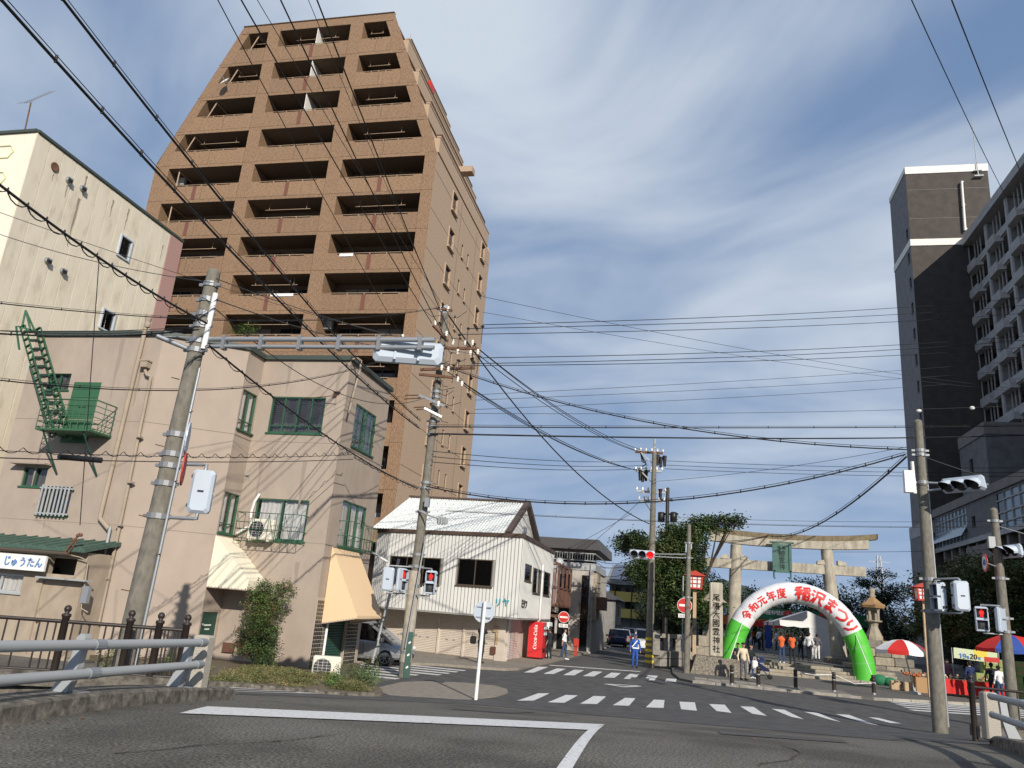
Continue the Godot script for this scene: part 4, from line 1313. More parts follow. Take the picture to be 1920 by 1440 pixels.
	for p in [V(-17.9,5.57,-22.25), V(-18.04,2.46,-22.25), V(-17.95,7.11,-22.25), V(-17.99,4.16,-22.25)]:
		m = MB.new(o)
		m.box(p, V(0.17,0.05,0.17))
		obj("pipe_clip", m, "pink_trim", t)
	m = MB.new(o)
	m.tube([V(-11.93,2.6,-25.92), V(-11.93,0.5,-25.9), V(-11.7,0.3,-25.9)], 0.05, 8)
	obj("duct", m, "white_plastic", t)
	# bent service pipe over the roof corner
	m = MB.new(o)
	m.tube([V(-11.77,8.79,-24.93), V(-11.71,9.38,-24.93), V(-11.56,10.5,-24.93), V(-11.58,10.77,-24.95), V(-11.75,10.89,-24.95), V(-11.91,10.83,-24.95)], 0.04, 8)
	obj("service_pipe", m, "annex_wall", t)
	m = MB.new(o)
	m.tube([V(-13.57,9.3,-24.9), V(-12.1,9.36,-24.6)], 0.015, 5)
	m.box(V(-12.34,9.57,-24.92), V(0.25,0.03,0.1)); m.box(V(-12.4,9.45,-24.92), V(0.1,0.06,0.12))
	obj("cable_bracket", m, "rust", t)
	m = MB.new(o)
	m.tube([V(-15.27,6.24,-24.97), V(-15.39,6.63,-24.97)], 0.008, 4)
	m.box(V(-15.36,6.43,-24.95), V(0.12,0.06,0.06))
	obj("wall_hook", m, "galv_paint", t)
	# fire escape: landing, railing, brackets, folded stair up to the roof
	m = MB.new(o)
	var l0 := V(-21.31,6.69,-21.35); var l1 := V(-19.17,6.5,-21.35)
	var ly := (V(-22.2,7.11,-22.4).y + 0.0)
	m.box(V((l0.x + l1.x) / 2, ly, -21.87), V(l1.x - l0.x,0.07,1.04))
	var fe := obj("fire_escape", m, "green_metal", t)
	m = MB.new(o)
	var lx0 := l0.x; var lx1 := l1.x
	for k in 6:
		var y := ly + 0.08 + k * 0.19
		m.tube([V(lx0,y,-22.35), V(lx0,y,-21.36), V(lx1,y,-21.36), V(lx1,y,-22.35)], 0.014 if k < 5 else 0.026, 5)
	for k in 9:
		var xx := lerpf(lx0, lx1, k / 8.0)
		m.tube([V(xx,ly,-21.36), V(xx,ly + 1.04,-21.36)], 0.014, 5)
	for zz in [-22.3, -21.85]:
		m.tube([V(lx0,ly,zz), V(lx0,ly + 1.04,zz)], 0.014, 5)
		m.tube([V(lx1,ly,zz), V(lx1,ly + 1.04,zz)], 0.014, 5)
	obj("railing", m, "green_metal", fe)
	m = MB.new(o)
	for xx in [lx0 + 0.25, lx1 - 0.3]:
		m.tube([V(xx,ly,-21.4), V(xx + 0.1,ly - 1.35,-22.35)], 0.03, 6)
	obj("bracket", m, "dark_green", fe)
	for s in [[-21.9, 0], [-22.15, 1]]:
		m = MB.new(o)
		var a: Vector3 = V(-21.04,6.97,-21.9); var b: Vector3 = V(-23.52,10.99,-21.9)
		a.z = s[0]; b.z = s[0]
		a.x += s[1] * 0.45; b.x += s[1] * 0.45
		var d := (b - a).normalized(); var nn := d.cross(Vector3.BACK)
		for e in [-0.1, 0.1]: m.beam(a + nn * e, b + nn * e, 0.035, 0.045, Vector3.BACK)
		var cnt := 16
		for k in cnt + 1:
			var p := a.lerp(b, k / float(cnt))
			m.beam(p - nn * 0.1, p + nn * 0.1, 0.03, 0.11, Vector3.BACK)
		obj("stringer", m, "green_metal", fe)
	m = MB.new(o)
	for k in 12:
		var p: Vector3 = V(-21.04,6.97,-21.9).lerp(V(-23.52,10.99,-21.9), (k + 0.5) / 12.0)
		m = MB.new(o)
		m.box(p + V(0.22,0,-0.12), V(0.42,0.03,0.25))
		obj("tread", m, "dark_green", fe)
	m = MB.new(o)
	var ap := V(-23.57,11.61,-21.9)
	for q in [V(-23.53,10.86,-21.9), V(-23.14,10.86,-21.9), V(-23.33,10.93,-22.3)]: m.tube([ap, q], 0.035, 6)
	m.beam(V(-23.8,10.99,-21.9), V(-23.39,10.1,-21.9), 0.05, 0.05)
	m.beam(V(-23.73,10.99,-21.9), V(-22.92,10.82,-22), 0.05, 0.05)
	obj("stair_head", m, "green_metal", fe)
	rng.seed = 19
	for q in [[-21.9, 6.9, 1.6], [-21.0, 5.2, 1.3], [-19.6, 10.7, 2.2], [-18.6, 9.8, 1.6], [-14.9, 7.0, 1.5], [-13.2, 7.0, 1.8], [-12.4, 10.6, 1.6], [-14.4, 10.7, 1.2], [-12.9, 3.5, 1.1], [-20.4, 3.4, 1.4]]:
		m = MB.new(o)
		var zz: float = -22.397 if q[0] < -18 else -24.997
		var pv := [V(q[0] - 0.09,q[1],zz), V(q[0] + 0.09,q[1],zz)]
		for k in 7:
			var f := (k + 1) / 7.0
			var ww: float = 0.09 * (1.0 - 0.8 * f) * rng.randf_range(0.7, 1.3)
			var cc := V(q[0] + rng.randf_range(-0.02, 0.02), q[1] - q[2] * f, zz)
			var nx := [cc - V(ww,0,0), cc + V(ww,0,0)]
			m.quad(nx[0], nx[1], pv[1], pv[0])
			pv = nx
		obj("rain_streak", m, "stucco_stain", t)
	# old wall lamp, numbers plate and a low gas meter
	m = MB.new(o)
	m.box(V(-14.95,0.55,-24.96), V(0.42,0.3,0.1))
	obj("meter_box", m, "wood_brown", t)

func carpet_shop() -> void:
	var t := thing("carpet_shop", "small low shop annex with a green metal roof and a white kana sign", "shop", V(-22,0,-21.5))
	var o := t.position
	var zf := -21.2
	var xr := V(-18,2.81,-21.2).x
	var yt := V(-19.72,3.19,-21.2).y
	var win: Rect2 = Rect2(-21.91, 1.83, 1.74, 0.55)
	var door: Rect2 = Rect2(-19.44, 1.11, 1.46, 1.13)
	var alc: Rect2 = Rect2(-19.40, 2.48, 1.04, 0.49)
	door.position.y = 0.1; door.size.y = V(-19.05,2.26,-21.2).y - 0.1
	var m := MB.new(o)
	wall(m, V(0,0,zf), Vector3.RIGHT, -30.0, xr, -0.3, yt, [win, door, alc], 0.25)
	m.quad(V(xr,-0.3,zf), V(xr,-0.3,-22.39), V(xr,yt,-22.39), V(xr,yt,zf))
	obj("wall", m, "annex_wall", t)
	m = MB.new(o)
	m.hexa([V(-30,yt - 0.02,zf + 0.35), V(xr + 0.12,yt - 0.02,zf + 0.35), V(xr + 0.12,yt + 0.32,-22.38), V(-30,yt + 0.32,-22.38), V(-30,yt + 0.1,zf + 0.35), V(xr + 0.12,yt + 0.1,zf + 0.35), V(xr + 0.12,yt + 0.44,-22.38), V(-30,yt + 0.44,-22.38)])
	var rf := obj("roof", m, "green_roof", t)
	m = MB.new(o)
	var xx := xr
	while xx > -27.0:
		m = MB.new(o)
		m.beam(V(xx,yt + 0.115,zf + 0.35), V(xx,yt + 0.46,-22.38), 0.04, 0.05)
		xx -= 0.45
		obj("roof_batten", m, "green_roof", rf)
	m = MB.new(o)
	m.tube([V(-30,yt - 0.06,zf + 0.4), V(xr - 0.4,yt - 0.09,zf + 0.4)], 0.06, 8)
	obj("gutter", m, "bronze_frame", rf)
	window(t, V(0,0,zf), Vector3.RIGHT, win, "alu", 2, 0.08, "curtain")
	m = MB.new(o)
	m.box(V(door.get_center().x, door.get_center().y, zf - 0.1), V(door.size.x,door.size.y,0.06))
	var d := obj("door", m, "annex_wall", t)
	m = MB.new(o)
	m.box(V(door.get_center().x, door.get_center().y, zf - 0.062), V(door.size.x - 0.22,door.size.y - 0.3,0.02))
	obj("door_panel", m, "annex_wall", d)
	m = MB.new(o)
	m.ball(V(door.position.x + 0.12,door.position.y + 0.95,zf - 0.03), Vector3.ONE * 0.05, 8)
	obj("door_knob", m, "bronze_frame", d)
	m = MB.new(o)
	m.box(V(door.get_center().x + 0.1, door.end.y + 0.09, zf + 0.1), V(door.size.x + 0.35,0.05,0.32))
	obj("door_hood", m, "galv_paint", t)
	m = MB.new(o)
	m.box(V(-17.72,1.95,-21.12), V(0.22,0.5,0.14))
	obj("meter_box", m, "galvanized", t)
	m = MB.new(o)
	m.tube([V(-18.53,3.08,-21), V(-18.12,3.03,-21), V(-17.85,2.94,-21.05), V(-17.83,2.34,-21.1), V(-17.77,1.55,-21.1), V(-17.5,1.45,-21.1)], 0.02, 6)
	obj("conduit_pipe", m, "annex_wall", t)
	m = MB.new(o)
	m.tube([V(-18.55,3.1,-20.8), V(-18.23,3.6,-20.8), V(-18.15,3.74,-20.8)], 0.03, 6)
	m.tube([V(-18.43,3.07,-20.8), V(-18.17,3.54,-20.8)], 0.02, 6)
	for p in [V(-18.32,3.53,-20.8), V(-18.2,3.67,-20.8), V(-18.1,3.69,-20.8)]: m.ball(p, Vector3.ONE * 0.06, 8)
	obj("cable_bracket", m, "rust", t)
	# the white sign board with blue kana
	var s0 := V(-20.79,2.43,-20.85); var s1 := V(-19.2,2.52,-20.85); var sh: float = V(-19.34,2.99,-20.85).y - s1.y
	m = MB.new(V(s0.x,s0.y,-20.85))
	m.box(V((s0.x + s1.x) / 2 - 0.3, s1.y + sh / 2, -20.9), V(s1.x - s0.x + 0.6,sh,0.08))
	var sg := solo("shop_sign", m, "paint_white", "white shop board with blue kana lettering under the green annex roof", "sign")
	m = MB.new(sg.position)
	var x0 := s0.x + 0.04; var k := (s1.x - s0.x) * 0.19
	for ch in ["ji", "yu", "u", "ta", "n"]:
		m = MB.new(sg.position)
		for st in glyph(ch): m.stroke(st, V(x0,s1.y + sh * 0.22,-20.855), Vector3.RIGHT, Vector3.UP, k * 0.95, 0.045, 0.012)
		x0 += k * 0.98
		obj("letter", m, "sign_blue", sg)

func cream_building() -> void:
	var t := thing("cream_building", "tall cream panel clad building with pink end strips and rusty vents", "building", V(-30,0,-27))
	var o := t.position
	var X := -26.0
	var zn := -22.5; var zf := -32.3; var H := 19.75
	var zp := V(-26,19.75,-31.3).z
	var w1 := Rect2(28.11, 16.98, 0.72, 0.98)
	var w2 := Rect2(28.09, 13.34, 0.76, 0.89)
	var m := MB.new(o)
	wall(m, V(X - 0.03,0,0), Vector3.FORWARD, -zn, -zf, -0.3, H, [w1, w2], 0.25)
	m.quad(V(-46,-0.3,zn), V(X - 0.03,-0.3,zn), V(X - 0.03,H,zn), V(-46,H,zn))
	m.quad(V(X - 0.03,-0.3,zf), V(-46,-0.3,zf), V(-46,H,zf), V(X - 0.03,H,zf))
	m.quad(V(-46,-0.3,zf), V(-46,-0.3,zn), V(-46,H,zn), V(-46,H,zf))
	m.quad(V(-46,H - 0.05,zn), V(X - 0.03,H - 0.05,zn), V(X - 0.03,H - 0.05,zf), V(-46,H - 0.05,zf))
	obj("wall", m, "cream_joint", t)
	var n := 12
	for i in n:
		var za := lerpf(zn, zp, i / float(n)) - 0.02; var zb := lerpf(zn, zp, (i + 1) / float(n)) + 0.02
		m = MB.new(o)
		var hs := []
		for w in [w1, w2]:
			if w.position.x < -zb and w.end.x > -za:
				hs.append(Rect2(maxf(w.position.x, -za), w.position.y, minf(w.end.x, -zb) - maxf(w.position.x, -za), w.size.y))
		wall(m, V(X,0,0), Vector3.FORWARD, -za, -zb, -0.3, H - 0.06, hs, 0.03)
		m.quad(V(X,-0.3,za), V(X,H - 0.06,za), V(X - 0.029,H - 0.06,za), V(X - 0.029,-0.3,za))
		m.quad(V(X - 0.029,-0.3,zb), V(X - 0.029,H - 0.06,zb), V(X,H - 0.06,zb), V(X,-0.3,zb))
		obj("wall_panel", m, "cream_panel", t)
	m = MB.new(o)
	m.box(V(X - 0.01, H / 2 - 0.15, (zp + zf) / 2 - 0.01), V(0.06,H + 0.2,zp - zf - 0.01))
	m.box(V(-34.0,15.7 - 1.6,zn + 0.02), V(14.5,3.2,0.06))
	obj("pink_strip", m, "cream_pink", t)
	m = MB.new(o)
	m.beam(V(X,H + 0.02,zn), V(X,H + 0.02,zf), 0.14, 0.12)
	m.beam(V(X,H + 0.02,zn + 0.02), V(-46,H + 0.02,zn + 0.02), 0.14, 0.12)
	obj("parapet_cap", m, "roof_edge", t)
	window(t, V(X,0,0), Vector3.FORWARD, w1, "alu", 1, 0.05, "", "dark_glass", 0.03)
	window(t, V(X,0,0), Vector3.FORWARD, w2, "alu", 1, 0.05, "", "dark_glass", 0.03)
	for r in [w1, w2]:
		m = MB.new(o)
		var wc := V(X + 0.03, r.get_center().y, -r.get_center().x)
		for s in [-1, 1]:
			m.box(wc + V(0, s * (r.size.y / 2 + 0.02), 0), V(0.09,0.07,r.size.x + 0.12))
			m.box(wc + V(0, 0, s * (r.size.x / 2 + 0.02)), V(0.085,r.size.y,0.07))
		obj("window_trim", m, "signal_grey", t)
	for p in [V(-26,18.7,-24.47), V(-26,18.77,-25.27), V(-26,14.92,-24.49), V(-26,14.85,-25.36)]:
		m = MB.new(o)
		m.ball(p + V(0.02,0,0), V(0.17,0.14,0.14), 10)
		m.box(p + V(0.1,0.05,0), V(0.16,0.06,0.26))
		var v := obj("vent_hood", m, "galvanized", t)
		m = MB.new(o)
		m.box(p + V(0.16,-0.06,0), V(0.08,0.12,0.2))
		obj("vent_mouth", m, "black_plastic", v)
	m = MB.new(o)
	m.lathe(V(-26,18.83,-23.68), [Vector2(0, 0.03), Vector2(0.16, 0.03), Vector2(0.2, 0.05), Vector2(0.2, 0)], 14, Vector3.RIGHT)
	obj("vent_plate", m, "rust", t)
	# dark run-off streaks, each with its own outline
	rng.seed = 3
	for s in [[V(-26,18.28,-25.29), 2.3, 0.16], [V(-26,19.44,-25.38), 0.9, 0.12], [V(-26,19.38,-28.18), 1.1, 0.12], [V(-26,19.27,-27.15), 0.9, 0.1], [V(-26,18.86,-30.93), 0.9, 0.08], [V(-26,18.49,-24.54), 0.6, 0.1], [V(-26,18.56,-23.73), 0.4, 0.06]]:
		m = MB.new(o)
		var p: Vector3 = s[0]
		var prev := [p + V(0.006,0,s[2] / 2), p + V(0.006,0,-s[2] / 2)]
		for k in 8:
			var f := (k + 1) / 8.0
			var w: float = s[2] * (1.0 - f * 0.75) * rng.randf_range(0.6, 1.2)
			var c := p + V(0.006, -s[1] * f, rng.randf_range(-0.02, 0.02))
			var nx := [c + V(0,0,w / 2), c + V(0,0,-w / 2)]
			m.quad(nx[0], nx[1], prev[1], prev[0])
			prev = nx
		obj("rain_streak", m, "stain_soft", t)
	# scale pattern in thin metal on the front
	m = MB.new(o)
	for r in 7:
		for c in 6:
			var ctr := V(-27.4 - c * 1.05 - (r % 2) * 0.5, H - 0.9 - r * 0.62, zn + 0.03)
			var pts := []
			for q in [[-0.5, 0.0], [-0.3, 0.28], [0.3, 0.28], [0.5, 0.0], [0.3, -0.28], [-0.3, -0.28], [-0.5, 0.0]]: pts.append(ctr + V(q[0],q[1],0))
			m.tube(pts, 0.018, 4)
	obj("scale_ornament", m, "lime", t)
	# television aerial on the roof
	var ab := V(-27.2,20.12,-22.98)
	ab.y = H
	var a := thing("tv_aerial", "thin television aerial on a leaning mast on the cream roof", "aerial", ab)
	var mt := V(-27.2,21.47,-22.86)
	m = MB.new(ab)
	m.tube([ab, mt], 0.03, 6)
	obj("mast", m, "rust", a)
	m = MB.new(ab)
	var e0 := V(-27.2,21.27,-22.59); var e1 := V(-27.2,22.66,-23.67)
	m.tube([e0, e1], 0.02, 5)
	for k in 13:
		var c := e0.lerp(e1, k / 12.0)
		m.tube([c - V(0.22 if k > 1 else 0.4,0,0.0), c + V(0.22 if k > 1 else 0.4,0,0.0)], 0.008, 4)
	obj("antenna_boom", m, "galvanized", a)

# brown apartment tower
func apartment_tower() -> void:
	var t := thing("apartment_tower", "brown tiled apartment tower with sloping shoulders and three columns of balconies", "apartment building", V(-28,0,-52))
	var o := t.position
	var zf := -44.0; var zi := -45.9; var zb := -59.6
	var P := 2.93; var T0 := 43.79; var top := 44.5
	var xl := func(y: float) -> float: return -39.15 if y < 32.6 else lerpf(-39.1, -34.08, (y - 32.6) / (top - 32.6))
	var xr := func(y: float) -> float: return -16.95 if y < 32.3 else lerpf(-16.85, -21.6, (y - 32.3) / (top - 32.3))
	var ol := [func(y): return maxf(-37.95, xl.call(y) + 0.85), func(_y): return -30.85, func(_y): return -23.95]
	var ors := [func(_y): return -31.86, func(_y): return -25.0, func(y): return minf(-17.65, xr.call(y) - 0.85)]
	var front := MB.new(o); var ceil_ := MB.new(o); var back := MB.new(o); var joint := MB.new(o)
	var win := MB.new(); win.box(Vector3.ZERO, V(1.75,1.95,0.05)); win.st.generate_normals()
	var win_mesh := win.st.commit()
	var wf := MB.new()
	for x in [-0.9, 0.0, 0.9]: wf.box(V(x,0,0.02), V(0.06,2.0,0.08))
	for y in [-1.0, 1.0]: wf.box(V(0,y,0.02), V(1.86,0.06,0.08))
	wf.st.generate_normals()
	var wf_mesh := wf.st.commit()
	var vq := func(m: MB, a: float, b: float, c: float, d: float, y0: float, y1: float, z: float) -> void:   # a..b along the bottom, c..d along the top
		m.quad(V(a,y0,z), V(b,y0,z), V(d,y1,z), V(c,y1,z))
	var floors := 15
	rng.seed = 21
	for k in floors:
		var T := T0 - P * k; var B := T - 1.55; var base := T - P
		var y1 := T if k else top
		# pillars between the openings, full storey high
		for s in 4:
			var steps := [[base, B], [B, T]] if k else [[base, B], [B, T], [T, top]]
			for st in steps:
				var lo: float = st[0]; var hi: float = st[1]
				var f := func(i: int, y: float) -> Array:
					var a: float = xl.call(y) if i == 0 else ors[i - 1].call(clampf(y, B, T))
					var b: float = xr.call(y) if i == 3 else ol[i].call(clampf(y, B, T))
					return [a, b]
				var q0: Array = f.call(s, lo); var q1: Array = f.call(s, hi)
				vq.call(front, q0[0], q0[1], q1[0], q1[1], lo, hi, zf)
		for c in 3:
			var a0: float = ol[c].call(B); var b0: float = ors[c].call(B); var a1: float = ol[c].call(T); var b1: float = ors[c].call(T)
			if k == 0: vq.call(front, a1, b1, a1, b1, T, top, zf)
			# recess sides, ceiling and back wall
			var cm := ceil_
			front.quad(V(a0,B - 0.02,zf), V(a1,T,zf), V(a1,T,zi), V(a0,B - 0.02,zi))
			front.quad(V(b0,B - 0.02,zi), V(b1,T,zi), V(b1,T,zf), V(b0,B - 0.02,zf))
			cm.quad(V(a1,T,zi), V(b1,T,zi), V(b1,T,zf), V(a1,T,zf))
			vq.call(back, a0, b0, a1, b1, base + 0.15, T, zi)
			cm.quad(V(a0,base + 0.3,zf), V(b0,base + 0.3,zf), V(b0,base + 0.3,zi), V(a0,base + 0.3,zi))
			if T < 3.5: continue
			# balcony front: parapet with raised ends, set a little proud
			var m := MB.new(o)
			var lo := base + 0.27; var hi := B
			var ax := a0; var bx := b0
			if c == 0: ax = ol[0].call(lo); if k > 3: ax = a0
			m.hexa([V(ax + 0.01,lo,zf + 0.03), V(b0 - 0.01,lo,zf + 0.03), V(b0 - 0.01,lo,zf - 0.13), V(ax + 0.01,lo,zf - 0.13), V(a0 + 0.01,hi,zf + 0.03), V(b0 - 0.01,hi,zf + 0.03), V(b0 - 0.01,hi,zf - 0.13), V(a0 + 0.01,hi,zf - 0.13)])
			m.box(V(b0 - 0.35,hi + 0.06,zf - 0.05), V(0.68,0.12,0.14))
			m.box(V(a0 + 0.35,hi + 0.06,zf - 0.05), V(0.68,0.12,0.14))
			m.hexa([V(a0 + 0.01,T + 0.02,zf + 0.03), V(b0 - 0.01,T + 0.02,zf + 0.03), V(b0 - 0.01,T + 0.02,zf - 0.1), V(a0 + 0.01,T + 0.02,zf - 0.1), V(a1 + 0.01,T + 0.25,zf + 0.03), V(b1 - 0.01,T + 0.25,zf + 0.03), V(b1 - 0.01,T + 0.25,zf - 0.1), V(a1 + 0.01,T + 0.25,zf - 0.1)])
			var bal := obj("balcony", m, ["tile_h", "tile_h2", "tile_h3"][rng.randi() % 3], t)
			m = MB.new(o)
			m.tube([V(a0 + 0.6,hi + 0.12,zf - 0.02), V(b0 - 0.6,hi + 0.12,zf - 0.02)], 0.025, 5)
			var nn := 4
			for i in nn + 1:
				var x := lerpf(a0 + 0.65, b0 - 0.65, i / float(nn))
				m.box(V(x,hi + 0.06,zf - 0.02), V(0.05,0.14,0.05))
			obj("handrail", m, "tile_trim", bal)
			if k in [0, 1, 2, 4, 5, 6, 7, 8, 9] and (c == 1 or k > 3):
				m = MB.new(o)
				var x := lerpf(a0, b0, 0.5) if c else lerpf(a0, b0, 0.42)
				m.box(V(x, (lo + hi) / 2, zf + 0.032), V(0.3,hi - lo - 0.01,0.012))
				obj("accent_strip", m, "tile_accent", bal)
			joint.box(V(lerpf(a0, b0, 0.52), (lo + hi) / 2, zf + 0.031), V(0.02,hi - lo,0.006))
			joint.box(V((a0 + b0) / 2, base + 0.262, zf + 0.022), V(b0 - a0,0.016,0.022))
			# sliding windows at the back of the balcony
			var w := b1 - a1
			var cnt := 2 if w > 4.5 else 1
			for i in cnt:
				var x := (a1 + b1) / 2 + (i - (cnt - 1) / 2.0) * 2.7 + rng.randf_range(-0.15, 0.15)
				var pw := piece("window", wf_mesh, "bronze_frame", t, Transform3D(Basis(), V(x,T - 1.35,zi + 0.04) - o))
				var pn := MeshInstance3D.new(); pn.mesh = win_mesh; pn.name = "pane"; pn.material_override = M["far_glass" if rng.randf() < 0.6 else "dim_curtain"]; pw.add_child(pn)
			if rng.randf() < 0.55:
				m = MB.new(o)
				var x := lerpf(a1, b1, 0.12 if rng.randf() < 0.5 else 0.86)
				m.bevel(V(x, base + 0.75 + rng.randf() * 0.9, zi + 0.3), V(0.8,0.62,0.32), 0.03)
				obj("condenser", m, "galv_paint", t)
			if rng.randf() < 0.6:
				m = MB.new(o)
				m.tube([V(lerpf(a1, b1, 0.2), T - 0.5, zf - 0.6), V(lerpf(a1, b1, 0.8), T - 0.5, zf - 0.6)], 0.025, 5)
				for f in [0.25, 0.75]: m.tube([V(lerpf(a1, b1, f), T, zf - 0.6), V(lerpf(a1, b1, f), T - 0.5, zf - 0.6)], 0.02, 4)
				obj("laundry_pole", m, "tile_trim", t)
			if c == 1 and k < 3:
				m = MB.new(o)
				m.box(V(-27.7,T - 0.75,zf - 0.95), V(0.05,1.5,1.8))
				obj("partition", m, "tower_white", t)
			if c == 0 and k < 6:
				m = MB.new(o)
				m.tube([V(a0 + 0.75,B,zf - 0.25), V(a1 + 0.75,T,zf - 0.25)], 0.05, 6)
				m.tube([V(a1 + 0.75,T - 0.06,zf - 0.25), V(a1 + 0.75,T - 0.06,zi)], 0.05, 6)
				obj("downpipe", m, "tile_trim", t)
		joint.box(V((xl.call(base) + xr.call(base)) / 2, base + 0.26, zf + 0.002), V(xr.call(base) - xl.call(base), 0.02, 0.006))
	for x in [-31.35, -24.47]:
		pass
	obj("front_wall", front, "tile_v", t)
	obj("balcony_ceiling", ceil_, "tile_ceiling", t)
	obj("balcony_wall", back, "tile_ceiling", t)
	obj("tile_joint", joint, "tile_joint", t)
	# sides, slopes, roof and back
	var m := MB.new(o)
	var holes := []
	for k in 11:
		var y := 31.0 - P * k
		if y < 2: break
		holes.append(Rect2(48.25, y - 0.72, 1.1, 1.44))
		holes.append(Rect2(51.55, y - 2.4 - 0.55, 0.42, 1.1)); holes.append(Rect2(53.2, y - 2.4 - 0.55, 0.42, 1.1))
		holes.append(Rect2(56.75, y - 0.5, 1.0, 1.44))
	wall(m, V(-16.95,0,0), Vector3.FORWARD, 44.0, 59.6, -0.3, 32.3, holes, 0.13)
	m.quad(V(-16.95,-0.3,zb), V(-39.15,-0.3,zb), V(-39.15,32.6,zb), V(-16.95,32.3,zb))
	m.quad(V(-16.95,32.3,zb), V(-39.15,32.6,zb), V(-34.08,top,zb), V(-21.6,top,zb))
	m.quad(V(-39.15,-0.3,zb), V(-39.15,-0.3,zf), V(-39.15,32.6,zf), V(-39.15,32.6,zb))
	m.quad(V(-39.15,32.6,zb), V(-39.15,32.6,zf), V(-34.08,top,zf), V(-34.08,top,zb))
	m.quad(V(-17.05,32.3,zf - 0.4), V(-17.05,32.3,zb), V(-21.9,top,zb), V(-21.9,top,zf - 0.4))
	m.quad(V(-34.08,top - 0.3,zf), V(-21.6,top - 0.3,zf), V(-21.6,top - 0.3,zb), V(-34.08,top - 0.3,zb))
	obj("side_wall", m, "tile_side", t)
	m = MB.new(o)
	m.beam(V(-34.1,top + 0.03,zf - 0.1), V(-21.6,top + 0.03,zf - 0.1), 0.3, 0.08)
	obj("parapet_cap", m, "tile_joint", t)
	# terraces stepping down the right slope: ledges with a rail
	for k in 4:
		var y := 33.0 + P * k * 0.99
		var x: float = xr.call(y)
		m = MB.new(o)
		m.box(V(x - 0.46, y + 0.55, (zf - 1.0 + zb + k * 1.2) / 2), V(0.75, 1.15, absf(zb + k * 1.2 - zf + 1.0)))
		m.box(V(x - 0.2, y + 1.22, (zf - 1.0 + zb + k * 1.2) / 2), V(0.3, 0.12, absf(zb + k * 1.2 - zf + 1.0)))
		var tr := obj("terrace", m, "tile_side", t)
		m = MB.new(o)
		m.box(V(x - 0.62, y + 1.75, (zf - 1.6 + zb + k * 1.2) / 2), V(0.5, 0.85, absf(zb + k * 1.2 - zf + 2.6)))
		obj("terrace_rail", m, "tile_joint", tr)
	m = MB.new(o)
	m.box(V(-17.6,36.54,-53.18) + V(-0.3,0,0), V(1.5,0.5,0.8))
	obj("roof_block", m, "tile_side", t)
	m = MB.new(o)
	m.box(V(-20.9,39.5,-57.4), V(0.9,1.6,1.6))
	obj("roof_block", m, "tile_side", t)
	m = MB.new(o)
	m.box(V(-20.5,42.28,-50.1), V(0.35,1.0,0.9))
	obj("red_tank", m, "sign_red", t)
	m = MB.new(o)
	m.tube([V(-20.73,42.74,-45.5), V(-20.73,43.81,-45.5)], 0.03, 5)
	obj("roof_rod", m, "galvanized", t)
	# side windows with raised tile frames
	for h in holes:
		m = MB.new(o)
		var c := V(-16.92, h.get_center().y, -h.get_center().x)
		if h.size.x > 0.8:
			m.box(c + V(0,0,h.size.x / 2 + 0.06), V(0.1,h.size.y + 0.16,0.1)); m.box(c - V(0,0,h.size.x / 2 + 0.06), V(0.1,h.size.y + 0.16,0.1))
			m.box(c + V(0,h.size.y / 2 + 0.05,0), V(0.14,0.1,h.size.x)); m.box(c - V(-0.04,h.size.y / 2 + 0.06,0), V(0.22,0.1,h.size.x + 0.3))
		else:
			m.box(c - V(-0.02,h.size.y / 2 + 0.04,0), V(0.12,0.07,h.size.x + 0.1))
		var w := obj("window", m, "tile_trim", t)
		m = MB.new(o)
		m.box(c + V(-0.13,0,0), V(0.04,h.size.y,h.size.x))
		obj("pane", m, "far_glass", w)
	m = MB.new(o)
	for k in 11:
		joint = m
		m.box(V(-16.945,32.0 - P * k - 1.0,-51.8), V(0.012,0.02,15.4))
	for z in [-50.6, -55.2]: m.box(V(-16.944,16,z), V(0.012,32,0.02))
	obj("tile_joint", m, "tile_joint", t)
	# lived-in balconies: a satellite dish, condensers, plants, laundry
	var dish := thing("satellite_dish", "white satellite dish clamped to a high left balcony of the tower", "satellite dish", V(-34.23,38.88,-43.5))
	m = MB.new(dish.position)
	m.lathe(dish.position + V(0,0.12,0.1), [Vector2(0.0, 0.0), Vector2(0.2, 0.04), Vector2(0.36, 0.12), Vector2(0.38, 0.13), Vector2(0.2, 0.02), Vector2(0, -0.03)], 14, V(-0.3,0.5,0.8).normalized())
	obj("reflector", m, "paint_white", dish)
	m = MB.new(dish.position)
	m.tube([dish.position + V(0,-0.3,-0.4), dish.position + V(0,0.05,0), dish.position + V(-0.15,0.45,0.5)], 0.03, 5)
	obj("dish_arm", m, "galvanized", dish)
	for q in [[V(-37.73,31.68,-45.2), "tan balcony condenser on the left column of the tower"], [V(-23.83,20.02,-45.2), "white balcony condenser low on the right column of the tower"]]:
		m = MB.new(q[0])
		m.bevel(q[0] + V(0,0.0,0), V(0.85,0.65,0.35), 0.04)
		m.lathe(q[0] + V(-0.12,0,0.18), [Vector2(0, 0.0), Vector2(0.22, 0.0), Vector2(0.24, 0.02), Vector2(0.26, 0.0)], 14, Vector3.BACK)
		solo("balcony_condenser", m, "galv_paint", q[1], "air conditioner")
	foliage_thing("balcony_creeper", "green climbing plant filling a tower balcony railing behind the signal pole", "plant", V(-29.21,19.15,-44.1) - V(0,0.9,0), [[V(0,0.95,0), V(1.45,0.75,0.35)]], 260, 0.14, ["leaf_green", "leaf_bright", "leaf_dark"], 31, "", false)
